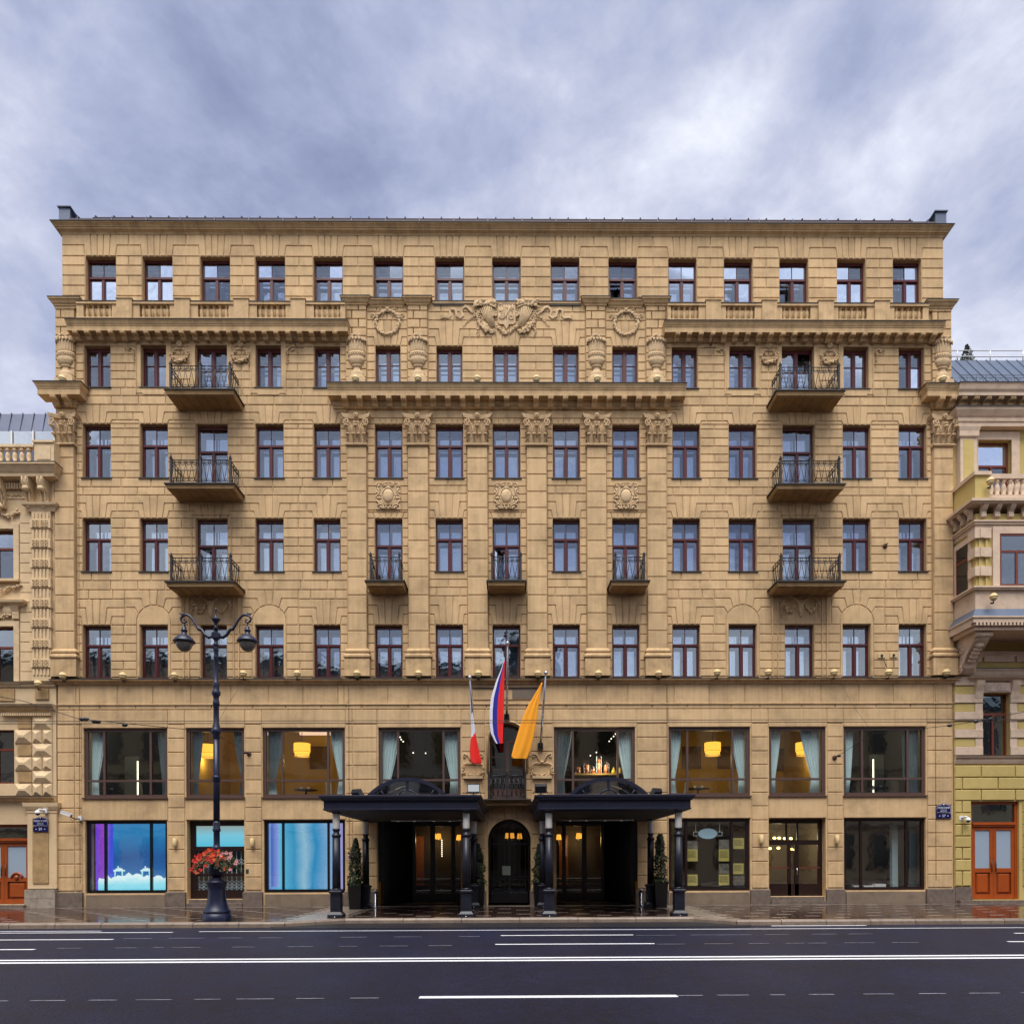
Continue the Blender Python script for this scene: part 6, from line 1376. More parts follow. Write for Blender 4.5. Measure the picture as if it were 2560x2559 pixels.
# ================================================================== ground, pavement, road
M_asph = mat('asphalt_wet', sr(16, 20, 44), 0.55, var=0.6, vscale=5, bump=1.0, bscale=26, spec=0.3, dirt=sr(6, 6, 10), dirtamt=1.0, dirtscale=11, streak=0.0)
M_asph2 = mat('asphalt_patch', sr(16, 17, 26), 0.5, var=0.2, vscale=12, bump=0.8, bscale=60)
M_pave = mat('paver_wet_brown', sr(58, 42, 38), 0.13, var=0.3, vscale=5, bump=0.05, bscale=9, rnd=0.1, spec=0.6, dirt=sr(34, 27, 26), dirtamt=0.8, dirtscale=1.6)
M_pavl = mat('paver_wet_grey', sr(128, 116, 108), 0.22, var=0.2, vscale=6, bump=0.08, bscale=20, rnd=0.15)
M_kerb = mat('kerb_granite', sr(124, 108, 94), 0.45, var=0.2, vscale=20, bump=0.4, bscale=50, rnd=0.1, dirt=sr(70, 60, 54), dirtamt=0.7, dirtscale=4)
M_gran2 = mat('paving_granite_wet', sr(140, 128, 116), 0.25, var=0.15, vscale=8, bump=0.1, bscale=30, rnd=0.08)
def paint_mat():
    m = mat('road_paint', sr(225, 226, 230), 0.5, var=0.06, vscale=6); return m
M_paint = paint_mat(); 
M_worn_glint = mat('road_paint_worn_glint', sr(132, 132, 144), 0.5, var=0.4, vscale=25, dirt=sr(50, 50, 58), dirtamt=1.0, dirtscale=9)  # old removed line dashes, their wet glint put in as pale paint
RZ = -0.13
MB().box(-400, 400, -400, 400, -0.6, -0.3).build('ground', M_asph2)['kind'] = 'structure'
road = MB().add([(-150, -20.6, RZ), (150, -20.6, RZ), (150, 14, RZ), (-150, 14, RZ)], [(0,1,2,3)]).build('road', M_asph); tag(road, kind='structure')
KY, KI = -7.2, -6.12                      # kerb line, and the kerb set back in front of the entrance
xi0, xi1, xo0, xo1 = P(862, 2296, KI)[0], P(1735, 2293, KI)[0], P(712, 2304, KY)[0], P(1842, 2302, KY)[0]
outer = [(-60, KY), (xo0, KY), (xi0, KI), (xi1, KI), (xo1, KY), (60, KY)]
pave = MB(); pave.xy([(-60, 1.2)]+outer+[(60, 1.2)], RZ-0.1, -0.012); pave = pave.build('pavement', mat('mortar_wet', sr(44, 36, 34), 0.3)); tag(pave, kind='structure')
MB().xy([(xo0-0.4, KY-0.02), (xi0+0.1, KI-0.1), (xi1-0.1, KI-0.1), (xo1+0.4, KY-0.02), (xo1+0.2, KY-0.5), (xo0-0.2, KY-0.5)], RZ+0.001, RZ+0.02).build('asphalt_apron', M_asph2, road)
# kerb stones
def kerb_run(p0, p1, ln):
    p0 = Vector((*p0, 0)); p1 = Vector((*p1, 0)); d = p1-p0; n = max(1, round(d.length/ln)); d.normalize(); s = (p1-p0).length/n; nr = Vector((-d.y, d.x, 0))
    if nr.y < 0: nr = -nr
    for k in range(n):
        a = p0+d*(s*k+0.008); b = p0+d*(s*(k+1)-0.008); h = random.uniform(0.008, 0.018)
        w = 0.28; mb = MB(); q = lambda o_, z: [tuple(a+nr*o_[0]+Vector((0, 0, z))), tuple(b+nr*o_[0]+Vector((0, 0, z))), tuple(b+nr*o_[1]+Vector((0, 0, z))), tuple(a+nr*o_[1]+Vector((0, 0, z)))]
        mb.rings([q((-0.03, w), RZ-0.1), q((-0.015, w), -0.03), q((0.02, w), h)]); mb.build('kerb_stone', M_kerb, pave)
kerb_run((-24, KY), (xo0, KY), 1.28); kerb_run((xo0, KY), (xi0, KI), 0.95); kerb_run((xi0, KI), (xi1, KI), 1.6); kerb_run((xi1, KI), (xo1, KY), 0.95); kerb_run((xo1, KY), (25, KY), 1.28)
# light granite slabs beside the apron corners and along the facade
def inside(x, y):
    if y < KY+0.32: return False
    if xo0 < x < xi0: return y > KY+(KI-KY)*(x-xo0)/(xi0-xo0)+0.32
    if xi0 <= x <= xi1: return y > KI+0.32
    if xi1 < x < xo1: return y > KI+(KY-KI)*(x-xi1)/(xo1-xi1)+0.32
    return True
base = MB(); lights = []; rg = random.Random(12)
ux, uy = 0.62, 0.31; j = 0; y = -7.0
while y < -0.55:
    off = (j % 2)*ux/2; k = 0; x = -23.5+off
    while x < 24:
        cx_, cy_ = x+ux/2, y+uy/2
        if inside(cx_, cy_):
            wedge = (xo0-0.2 < cx_ < xi0-0.25 or xi1+0.25 < cx_ < xo1+0.2)
            hh = rg.uniform(-0.001, 0.001)
            if wedge: base.box(x+0.004, x+ux-0.004, y+0.004, y+uy-0.004, -0.02, hh, 1)
            elif (k+(j//2)*1) % 3 == 0 and j % 2 == 0: 
                lights.append((x+ux*0.14, x+ux*0.86, y+0.06, y+uy-0.06, hh+0.002)); base.box(x+0.004, x+ux-0.004, y+0.004, y+uy-0.004, -0.02, hh-0.001, 0)
            else: base.box(x+0.004, x+ux-0.004, y+0.004, y+uy-0.004, -0.02, hh, 0)
        x += ux; k += 1
    y += uy; j += 1
tag(base.build('paving_slabs', [M_pave, M_gran2], pave, recalc=False), kind='stuff')
lights.sort(key=lambda q: abs(q[0])); 
for q in lights[:300]: MB().box(*q[:4], -0.01, q[4]).build('paving_slab', M_pavl, pave, recalc=False)
sett = MB(); x = -20
while x < 20.5:
    for y in (-0.5, -0.33): 
        if not (-6 < x < 5.6): sett.box(x+0.004, x+0.116, y+0.004, y+0.16, -0.02, rg.uniform(0.0, 0.008))
    x += 0.12
tag(sett.build('paving_setts', mat('setts', sr(110, 98, 90), 0.5, var=0.2, vscale=5), pave, recalc=False), kind='stuff')
for k in range(8): MB().box(-5.9+k*1.43+0.006, -5.9+(k+1)*1.43-0.006, -0.54, -0.1, -0.02, 0.004).build('threshold_slab', M_gran2, pave)
# road markings, 4 mm above the asphalt
def mark(px0, px1, py, w, m=None, name='road_marking'):
    y = CAMY+F_PX*(EYE-RZ)/(py-CY); x0 = P(px0, py, y)[0]; x1 = P(px1, py, y)[0]
    MB().box(x0, x1, y-w/2, y+w/2, RZ+0.0015, RZ+0.005).build(name, m or M_paint, road)
mark(-900, 432, 2325.5, 0.09); mark(498, 3400, 2324, 0.07); mark(-200, 253, 2321.5, 0.07)
mark(-400, 283, 2342.5, 0.10); mark(1252, 1583, 2337.5, 0.10); mark(2536, 3000, 2338, 0.10)
mark(-400, 87, 2366.5, 0.11); mark(1238, 1636, 2359.5, 0.11); mark(2520, 3000, 2359, 0.11)
mark(-900, 3400, 2393.5, 0.15); mark(-900, 3400, 2400, 0.16)
mark(1048, 1693, 2491, 0.15); mark(1928, 2165, 2316.5, 0.1); mark(-600, -300, 2491, 0.15)
for a, b in ((-20, 20), (75, 163), (222, 293), (340, 430), (486, 551), (591, 685), (740, 810), (876, 947), (1693, 1757), (1793, 1872), (1926, 1962), (2022, 2085), (2159, 2234), (2297, 2365), (2423, 2500), (2553, 2600)): mark(a, b, 2494-(a/2560)*6, 0.035, M_worn_glint, 'worn_glint_dash')
for a, b in ((143, 203), (288, 342), (383, 409), (430, 502), (580, 637), (719, 783), (847, 892), (949, 1020), (1071, 1130), (1642, 1712), (1760, 1832), (1872, 1922), (1965, 2010), (2020, 2068), (2112, 2186), (2230, 2296)): mark(a, b, 2364-(a/2560)*5, 0.03, M_worn_glint, 'worn_glint_dash')
for a, b in ((310, 380), (423, 510), (545, 605), (646, 706), (850, 917), (985, 1054), (1147, 1200), (1590, 1690), (1725, 1880), (1912, 1972), (2030, 2090), (2120, 2180)): mark(a, b, 2341-(a/2560)*4, 0.03, M_worn_glint, 'worn_glint_dash')
# far side of the street (behind the viewer)
opp = MB().box(-60, 60, -28.6, -20.6, RZ-0.1, 0.0).build('pavement', M_kerb); tag(opp, kind='structure')
# ================================================================== buildings across the street, mirrored in the panes
M_oppw = mat('opposite_stucco', sr(186, 170, 140), 0.9, var=0.1, vscale=1); M_oppw2 = mat('opposite_stucco_grey', sr(165, 162, 155), 0.9, var=0.1, vscale=1); M_oppr = mat('opposite_roof', sr(62, 78, 82), 0.6, var=0.15, vscale=1); M_oppg = mat('opposite_glass', sr(24, 28, 34), 0.1)
def opposite(x0, x1, zt, m, label, floors):
    T = thing('townhouse', label, 'building', ((x0+x1)/2, -28.6, 0.0), 'houses across the street')
    w = x1-x0; MB().box(-w/2, w/2, -12, 0, 0, zt).build('wall', m, T)
    MB().rings([[(-w/2-0.3, 0.4, zt+0.001), (w/2+0.3, 0.4, zt+0.001), (w/2+0.3, -12, zt+0.001), (-w/2-0.3, -12, zt+0.001)], [(-w/2-0.3, 0.4, zt+0.4), (w/2+0.3, 0.4, zt+0.4), (w/2+0.3, -12, zt+0.4), (-w/2-0.3, -12, zt+0.4)], [(-w/2, -4, zt+2.0), (w/2, -4, zt+2.0), (w/2, -8, zt+2.0), (-w/2, -8, zt+2.0)]]).build('roof', M_oppr, T)
    n = int(w/3.0)
    for f in range(floors):
        z0 = 1.0+f*zt/floors; hh = zt/floors*0.58
        wm = MB().box(-0.6, 0.6, -0.0, 0.03, 0, hh).mesh('window', M_oppg); fm = MB().box(-0.75, 0.75, 0.03, 0.12, hh, hh+0.2).box(-0.75, 0.75, 0.03, 0.15, -0.15, 0).box(-0.75, -0.6, 0.03, 0.09, 0, hh).box(0.6, 0.75, 0.03, 0.09, 0, hh).mesh('window_surround', M_kerb)
        for k in range(n):
            q = put('window', wm, T, (-w/2+w*(k+0.5)/n, 0.005, z0)); put('window_surround', fm, q)
        MB().box(-w/2, w/2, 0.002, 0.2, z0+hh+0.5, z0+hh+0.75).build('string_course', M_kerb, T)
    return T
opposite(-58, -17, 17.2, M_oppw, 'long beige house across the street, mirrored in the left panes', 4)
t_ = opposite(-17, 3.0, 16.6, M_oppw2, 'grey house with corner turret across the street, mirrored in the middle panes', 4)
MB().lathe([(2.0, 16.8), (2.0, 19.0), (2.3, 19.1), (2.3, 19.5), (1.4, 20.4), (0.5, 21.0), (0.1, 22.6)], 12, c=(8.2, -2.2, 0)).build('turret', M_oppr, t_)
opposite(3.0, 58, 13.6, M_oppw, 'lower beige house across the street, mirrored in the right panes', 3)
# ================================================================== street lamp
T = thing('street_lamp', 'navy cast iron two-armed street lamp standing at the kerb', 'street lamp', (P(542.5, 2298, -6.5)[0], -6.5, 0.0))
pr = [(0.385, 0.0), (0.39, 0.02), (0.385, 0.2), (0.36, 0.215), (0.36, 0.25), (0.375, 0.26), (0.37, 0.29), (0.33, 0.34), (0.275, 0.5), (0.245, 0.68), (0.235, 0.86), (0.235, 0.93), (0.255, 1.0), (0.275, 1.08), (0.285, 1.1), (0.285, 1.13), (0.22, 1.16), (0.18, 1.22), (0.12, 1.26)]
MB().lathe(pr, 28).build('base', M_lamp, T)
MB().lathe([(0.1, 1.26), (0.14, 1.28), (0.22, 1.34), (0.25, 1.42), (0.245, 1.5), (0.2, 1.56), (0.24, 1.62), (0.3, 1.7)], 28, flute=0.06, nf=14).build('urn', M_lamp, T)
sp_ = [(0.09, 1.7), (0.1, 2.0), (0.12, 2.06), (0.12, 2.12), (0.09, 2.15), (0.085, 2.2), (0.085, 2.55), (0.11, 2.58), (0.11, 2.63), (0.095, 2.66), (0.095, 2.8), (0.085, 2.85)]
MB().lathe(sp_, 20).build('collar', M_lamp, T)
MB().lathe([(0.088, 2.85), (0.085, 5.2)], 32, flute=0.12, nf=16).build('fluted_shaft', M_lamp, T)
MB().lathe([(0.09, 3.98), (0.105, 4.0), (0.105, 4.08), (0.115, 4.1), (0.105, 4.14), (0.09, 4.16)], 20).build('ring', M_lamp, T)
MB().lathe([(0.085, 5.2), (0.1, 5.24), (0.1, 5.34), (0.13, 5.38), (0.14, 5.44), (0.12, 5.5), (0.1, 5.54), (0.1, 5.6), (0.078, 5.64), (0.076, 6.15), (0.095, 6.18), (0.095, 6.26), (0.075, 6.32), (0.08, 6.42), (0.118, 6.48), (0.118, 6.56), (0.08, 6.62), (0.09, 6.7), (0.09, 6.82), (0.078, 6.85), (0.06, 6.88), (0.055, 7.5), (0.07, 7.53), (0.06, 7.58), (0.055, 7.72), (0.075, 7.76), (0.06, 7.82), (0.06, 7.86), (0.09, 7.9), (0.05, 7.95), (0.05, 8.02), (0.065, 8.06)], 20).build('upper_shaft', M_lamp, T)
b8 = lambda r, z: [(r*math.cos(k*math.pi/4+math.pi/8), r*math.sin(k*math.pi/4+math.pi/8), z) for k in range(8)]
MB().rings([b8(0.07, 8.05), b8(0.12, 8.09), b8(0.125, 8.24), b8(0.07, 8.28)]).build('arm_block', M_lamp, T)
MB().lathe([(0.06, 8.28), (0.05, 8.36), (0.075, 8.38), (0.04, 8.42), (0.045, 8.5), (0.1, 8.6), (0.135, 8.64), (0.1, 8.66), (0.05, 8.7), (0.025, 8.74), (0.014, 8.85), (0.03, 8.88), (0.03, 8.92), (0.008, 8.97)], 16).build('finial', M_lamp, T)
for sg in (-1, 1):
    pts = [(0.1, 8.15), (0.2, 8.12), (0.32, 8.2), (0.4, 8.33), (0.5, 8.37), (0.56, 8.48), (0.66, 8.64), (0.74, 8.73), (0.84, 8.77), (0.94, 8.74), (1.0, 8.66), (0.98, 8.58), (0.9, 8.53), (0.84, 8.57), (0.86, 8.63), (0.91, 8.62)]
    mb = MB(); mb.tube([(sg*x, 0, z) for x, z in pts], [0.05, 0.05, 0.045, 0.045, 0.045, 0.036, 0.034, 0.034, 0.04, 0.036, 0.034, 0.032, 0.03, 0.026, 0.022, 0.016], 8)
    mb.ball((sg*0.46, 0, 8.35), (0.07, 0.05, 0.05), 8, 5); mb.tube([(sg*0.9, 0, 8.79), (sg*0.98, 0, 8.78), (sg*1.05, 0, 8.82)], [0.04, 0.03, 0.008], 6); mb.tube([(sg*0.9, 0, 8.53), (sg*0.9, 0, 8.42)], 0.02, 6)
    mb.build('arm', M_lamp, T)
    h = put('lantern', MB().lathe([(0.04, 0.44), (0.06, 0.43), (0.05, 0.38), (0.09, 0.34), (0.09, 0.31), (0.07, 0.29), (0.075, 0.24), (0.11, 0.2), (0.2, 0.13), (0.24, 0.1), (0.27, 0.05), (0.3, 0.02), (0.3, -0.01), (0.26, -0.03), (0.24, -0.03)], 24).mesh('lantern', M_lamp), T, (sg*0.905, 0, 7.99))
    MB().lathe([(0.23, -0.03), (0.225, -0.08), (0.19, -0.17), (0.13, -0.24), (0.06, -0.275), (0.0, -0.28)], 24).build('glass_bowl', mat('lantern_glass', sr(110, 106, 96), 0.12, var=0.5, vscale=30, spec=0.8) if sg < 0 else bpy.data.materials['lantern_glass'], h)
# flower basket round the shaft
FB = thing('flower_basket', 'overflowing basket of red and orange flowers on the street lamp', 'flowers', (T.location.x, -6.5, 1.6))
M_red = mat('petal_red', sr(205, 44, 30), 0.6, var=0.3, vscale=20); M_orange = mat('petal_orange', sr(226, 92, 40), 0.6, var=0.2, vscale=20); M_pink = mat('petal_pink', sr(220, 150, 150), 0.6)
rg = random.Random(21)
def fnb(r):
    a = r.random()*6.283; rr = 0.62*math.sqrt(r.random())*(1+0.15*math.sin(a*5)); z = 0.3-0.32*(rr/0.6)**2+r.uniform(-0.12, 0.14); return (rr*math.cos(a), rr*math.sin(a)*0.8, z), (math.cos(a), math.sin(a), 0.7)
mb = MB(); leaves(mb, 1500, fnb, 0.07, rg); mb.build('foliage', [M_leafl, M_leafg], FB, recalc=False)
for m_, n_, xs_ in ((M_red, 60, -0.14), (M_orange, 46, -0.06), (M_pink, 16, 0.25)):
    for k in range(n_):
        p, nr = fnb(rg); 
        if nr[1] > 0.5: p = (p[0], -abs(p[1]), p[2])
        x_, y_, z_ = p; x_ = x_*0.85+xs_; y_ -= 0.06; mb = MB()
        for q in range(5):
            a = q*1.2566+rg.random(); s_ = 0.042*rg.uniform(0.8, 1.3)
            mb.add([(0, 0, 0), (s_*math.cos(a-0.6), -0.014, s_*math.sin(a-0.6)), (s_*1.35*math.cos(a), -0.004, s_*1.35*math.sin(a)), (s_*math.cos(a+0.6), -0.014, s_*math.sin(a+0.6))], [(0,1,2,3)])
        mb.build('blossom', m_, FB, (x_, y_, z_+0.03), recalc=False)
# ================================================================== flags
M_fw = mat('flag_white', sr(212, 212, 226), 0.8); M_fb = mat('flag_blue', sr(24, 24, 140), 0.8); M_fr = mat('flag_red', sr(226, 24, 16), 0.8); M_fo = mat('flag_orange', sr(240, 156, 22), 0.8)
def pole(b, t, label, yb=-0.12, yt=-1.35):
    x0, z0 = P(*b, yb); x1, z1 = P(*t, yt); o = thing('flagpole', label, 'flagpole', (x0, yb, z0), 'steel flagpoles over the centre door'); d = Vector((x1-x0, yt-yb, z1-z0))
    MB().tube([(0, 0, 0), tuple(d*0.5), tuple(d)], [0.045, 0.04, 0.03], 10).build('pole', M_steel, o); MB().ball(tuple(d*1.012), 0.075, 12, 8).build('ball', M_steel, o)
    MB().box(-0.1, 0.1, 0.0, 0.1, -0.12, 0.12).box(-0.09, -0.06, -0.1, 0.0, -0.05, 0.1).box(0.06, 0.09, -0.1, 0.0, -0.05, 0.1).build('wall_bracket', M_iron, o)
    return o
pole((1187, 1864), (1174.6, 1695), 'left steel flagpole carrying the white and red flag'); pole((1266.8, 1792), (1269, 1610), 'middle steel flagpole carrying the white, blue and red flag'); pole((1351, 1864), (1364.5, 1684), 'right steel flagpole carrying the orange flag')
def flag(rows_, y, nx, matf, mats, label, fold=0.05, nrow=28):
    """rows_ = (py, left px, right px) down the hanging cloth"""
    vs = []; fs = []; mi = []
    for j in range(nrow+1):
        t = j/nrow*(len(rows_)-1); i = min(int(t), len(rows_)-2); u_ = t-i; a, b = rows_[i], rows_[i+1]; py = a[0]+(b[0]-a[0])*u_; xl = a[1]+(b[1]-a[1])*u_; xr = a[2]+(b[2]-a[2])*u_
        for k in range(nx+1):
            s_ = k/nx; yy = y+fold*math.sin(s_*5+j*0.13)*(0.3+0.7*j/nrow)+0.008*math.sin(s_*15+1+j*0.1); x_, z_ = P(xl+(xr-xl)*s_, py, y); vs.append((x_, yy, z_))
    mb = MB()
    for j in range(nrow):
        for k in range(nx): fs.append((j*(nx+1)+k, j*(nx+1)+k+1, (j+1)*(nx+1)+k+1, (j+1)*(nx+1)+k)); mi.append(matf((k+0.5)/nx, (j+0.5)/nrow))
    mb.add(vs, fs, 0, True); mb.mi = mi
    x_, z_ = 0, 0
    o = mb.build('flag', mats, None, recalc=False); tag(o, label, 'flag', 'flags over the centre door'); sm = o.modifiers.new('thickness', 'SOLIDIFY'); sm.thickness = 0.006; sm.offset = 0
zq = lambda zx, zy: (1560+zy/4.196, 1140+zx/4.196)
def R_(*rows): return [(1560+r[0]/4.196, 1140+r[1]/4.196, 1140+r[2]/4.196) for r in rows]
flag(R_((640, 143, 150), (800, 148, 168), (950, 153, 180), (1130, 160, 203), (1220, 152, 218), (1320, 146, 240), (1430, 152, 268), (1462, 178, 262)), -0.75, 10, lambda s, t: 1 if (t > 0.43+0.1*(1-s)) else 0, [M_fw, M_fr], 'drooping white and red flag on the left flagpole')
flag(R_((385, 503, 512), (480, 470, 508), (600, 420, 506), (760, 368, 505), (900, 352, 500), (1050, 350, 497), (1150, 366, 495), (1240, 412, 492), (1252, 425, 488)), -0.8, 18, lambda s, t: 0 if s < 0.25 else (1 if s < 0.56 else 2), [M_fw, M_fb, M_fr], 'drooping white, blue and red striped flag on the middle flagpole', 0.02)
flag(R_((612, 897, 907), (700, 845, 888), (850, 757, 866), (1000, 690, 848), (1150, 645, 822), (1300, 600, 788), (1385, 580, 755), (1410, 600, 745)), -0.75, 16, lambda s, t: 0, [M_fo], 'plain orange flag hanging from the right flagpole', 0.022)
# blank name board behind the flags
x0, z0 = P(1182, 1748, -0.02); x1, z1 = P(1346, 1720, -0.02)
o = thing('name_board', 'long blank stone-coloured board behind the flags over the centre', 'board', ((x0+x1)/2, -0.03, z0)); MB().box(x0-(x0+x1)/2, x1-(x0+x1)/2, 0.0, 0.04, 0, z1-z0).build('board', M_wall, o); MB().box(x0-(x0+x1)/2, x1-(x0+x1)/2, -0.05, 0.03, z1-z0+0.001, z1-z0+0.03).build('drip_edge', M_lead, o); MB().box(0.25, x1-(x0+x1)/2-0.02, -0.012, -0.002, 0.03, z1-z0-0.02).build('panel', mat('board_shade', sr(112, 98, 84), 0.6, var=0.2, vscale=4), o)  # grey panel puts the board's dark shading into colour
# ================================================================== street name plates
M_sign = mat('enamel_blue', sr(22, 26, 84), 0.25); M_let = mat('enamel_white', sr(226, 228, 235), 0.4)
def text(s, size, parent, loc, name='lettering'):
    c = bpy.data.curves.new('t', 'FONT'); c.body = s; c.size = size; c.align_x = 'CENTER'; c.align_y = 'CENTER'; c.extrude = 0.002; c.resolution_u = 2
    t = bpy.data.objects.new('t', c); COL.objects.link(t); dg = bpy.context.evaluated_depsgraph_get(); me = bpy.data.meshes.new_from_object(t.evaluated_get(dg)); bpy.data.objects.remove(t)
    me.materials.clear(); me.materials.append(M_let); o = put(name, me, parent, loc); o.rotation_euler.x = math.pi/2; return o
def plate(px_, py_, num, label, y):
    x_, z_ = P(px_, py_, y); o = thing('street_sign', label, 'street sign', (x_, y, z_), 'street name plates')
    w, h = 0.28, 0.155
    sh = [(-w, -h+0.03), (-w+0.03, -h), (w-0.03, -h), (w, -h+0.03), (w, h-0.06), (w-0.06, h-0.01), (0.09, h+0.015), (0.05, h+0.05), (-0.05, h+0.05), (-0.09, h+0.015), (-w+0.06, h-0.01), (-w, h-0.06)]
    a = MB().xz(sh, -0.025, 0.0).build('name_plate', M_sign, o)
    text('НЕВСКИЙ', 0.098, a, (0, -0.028, 0.035)); text('ПРОСПЕКТ', 0.044, a, (0, -0.028, -0.05)); text('NEVSKY PROSPECT', 0.03, a, (0, -0.028, -0.1))
    MB().xz([(x*1.0-0, z) for x, z in [(0.028*math.cos(k*math.pi/6), h+0.01+0.028*math.sin(k*math.pi/6)) for k in range(12)]], -0.03, -0.024).build('stud', M_let, a)
    rim = MB().tube([(x*0.94, -0.025, z*0.9) for x, z in sh+sh[:1]], 0.004, 4).build('rim', M_let, a)
    b = MB().xz([(-w+0.01, -h-0.2), (w-0.01, -h-0.2), (w, -h-0.19), (w, -h-0.04), (w-0.02, -h-0.03), (-w+0.02, -h-0.03), (-w, -h-0.04), (-w, -h-0.19)], -0.025, 0.0).build('number_plate', M_sign, o)
    text(num, 0.13, b, (0, -0.028, -h-0.115))
    for sg in (-1, 1): MB().xz([(sg*0.16+0.018*math.cos(k*math.pi/5), -h-0.115+0.018*math.sin(k*math.pi/5)) for k in range(10)], -0.03, -0.024).build('stud', M_let, b)
plate(102, 2054, '59', 'dark blue street name plate numbered 59 on the left neighbour building', -0.15); plate(2358.5, 2021, '57', 'dark blue street name plate numbered 57 at the right corner of the hotel', -0.03)
# cameras
def bullet(px_, py_):
    x_, z_ = P(px_, py_, -0.2); o = thing('security_camera', 'white bullet camera on the left corner pier of the hotel', 'camera', (x_, -0.02, z_), 'security cameras')
    MB().box(-0.06, 0.06, -0.08, 0.02, -0.08, 0.08).build('wall_box', M_white, o); MB().tube([(0, -0.08, -0.02), (-0.08, -0.22, -0.04), (-0.2, -0.36, 0.05)], 0.022, 6).build('arm', M_iron, o)
    MB().tube([(-0.1, -0.2, -0.04), (-0.14, -0.24, -0.14), (-0.22, -0.3, -0.02)], 0.008, 5).build('cable', M_black, o)
    b = put('housing', MB().rings([[(-0.26, -0.055, -0.05), (-0.26, 0.055, -0.05), (-0.26, 0.055, 0.05), (-0.26, -0.055, 0.05)], [(0.1, -0.055, -0.05), (0.1, 0.055, -0.05), (0.12, 0.055, 0.05), (0.12, -0.055, 0.05)]]).box(-0.28, 0.15, -0.065, 0.065, 0.05, 0.062).mesh('housing', M_white), o, (-0.24, -0.38, 0.12)); b.rotation_euler = (0, 0.32, 0.15)
    MB().lathe([(0.04, 0), (0.04, 0.02)], 10).build('lens', M_black, b, (0.11, 0, 0)).rotation_euler = (0, math.pi/2, 0)
bullet(195, 2044)
def dome(px_, py_, sg, label, y):
    x_, z_ = P(px_, py_, y); o = thing('dome_camera', label, 'camera', (x_, y, z_), 'security cameras')
    MB().box(sg*0.16-0.07, sg*0.16+0.07, -0.06, 0.05, -0.02, 0.14).build('wall_box', M_white, o); MB().tube([(sg*0.14, -0.06, 0.06), (sg*0.06, -0.2, 0.1), (0, -0.22, 0.06)], 0.035, 8).build('arm', M_white, o)
    MB().lathe([(0.03, 0.07), (0.08, 0.04), (0.095, -0.02), (0.095, -0.06)], 16, c=(0, -0.22, 0)).build('housing', M_white, o); MB().lathe([(0.075, -0.06), (0.06, -0.11), (0.0, -0.135)], 16, c=(0, -0.22, 0)).build('dome', M_black, o)
dome(104, 2030, 1, 'white dome camera above the plate numbered 59', -0.16); dome(2411, 2048, -1, 'white dome camera beside the orange wooden door on the right', -0.02)
# small notices on the piers
for px_, py_, w, h, c_, lb in ((873, 2142, 0.2, 0.2, sr(190, 160, 150), 'small pink plaque on the pier left of the left entrance'), (618, 2177, 0.11, 0.16, sr(40, 74, 64), 'small green sticker on the pier right of the lattice door'), (1338, 2155, 0.11, 0.11, sr(205, 200, 190), 'small white plate right of the arched centre door')):
    x_, z_ = P(px_, py_, -0.01); o = thing('wall_plaque', lb, 'plaque', (x_, -0.012, z_)); MB().box(-w/2, w/2, 0.0, 0.015, -h/2, h/2).build('plate', mat('plaque_'+lb.split()[1], c_, 0.4), o)
    for q in (0.2, 0.0, -0.2): MB().box(-w*0.35, w*0.3, -0.002, -0.0002, q*h, q*h+h*0.07).build('text_line', M_ink, o)
# ================================================================== overhead wires
def wire(pts, r, label, blobs=()):
    o = MB().tube(pts, r, 5).build('overhead_wire', M_iron, None); tag(o, label, 'wire', 'overhead tram and span wires')
    for p in blobs: MB().ball((0, 0, 0), (0.09, 0.04, 0.05), 8, 5).build('insulator', M_iron, o, p)
q3 = lambda px_, py_, y: (P(px_, py_, y)[0], y, P(px_, py_, y)[1])
wire([(-60, -9.5, 5.9-0.0*0+ (P(1280, 1800, -9.5)[1]-5.9)), (60, -9.5, P(1280, 1800, -9.5)[1])], 0.008, 'upper of the two long level wires crossing the whole frame')
wire([(-60, -9.5, P(1280, 1806, -9.5)[1]), (60, -9.5, P(1280, 1806, -9.5)[1])], 0.008, 'lower of the two long level wires crossing the whole frame')
wire([q3(-60, 1730, -8), q3(60, 1752, -7.8), q3(195, 1796, -7.4), q3(540, 1830, -6.5)], 0.01, 'span wire sloping from the left edge to the street lamp', [q3(205, 1797, -7.38), q3(215, 1797, -7.36), q3(236, 1803, -7.25), q3(245, 1804, -7.2), q3(312, 1812, -7.05)])
wire([q3(545, 1838, -6.5), q3(622, 1883, -0.25)], 0.008, 'short wire from the street lamp to the anchor right of it', [q3(613, 1881, -0.4)])
wire([q3(2087, 1893, -0.2), q3(2184, 1833, -3.0), q3(2376, 1813, -5.0), q3(2450, 1801, -6.0), q3(2650, 1760, -8)], 0.009, 'span wire rising to the right from the far right anchor', [q3(2097, 1889, -0.4), q3(2374, 1813, -5.0), q3(2440, 1803, -5.9), q3(2462, 1800, -6.1), q3(2478, 1797, -6.2)])
wire([q3(615, 1694, -0.3), q3(570, 1760, -4.0), q3(548, 1800, -6.4)], 0.005, 'thin guy wire from the ledge down to the street lamp')
wire([q3(2096, 1692, -0.3), q3(2130, 1760, -1.5), q3(2184, 1833, -3.0)], 0.005, 'thin guy wire from the ledge to the right span wire')
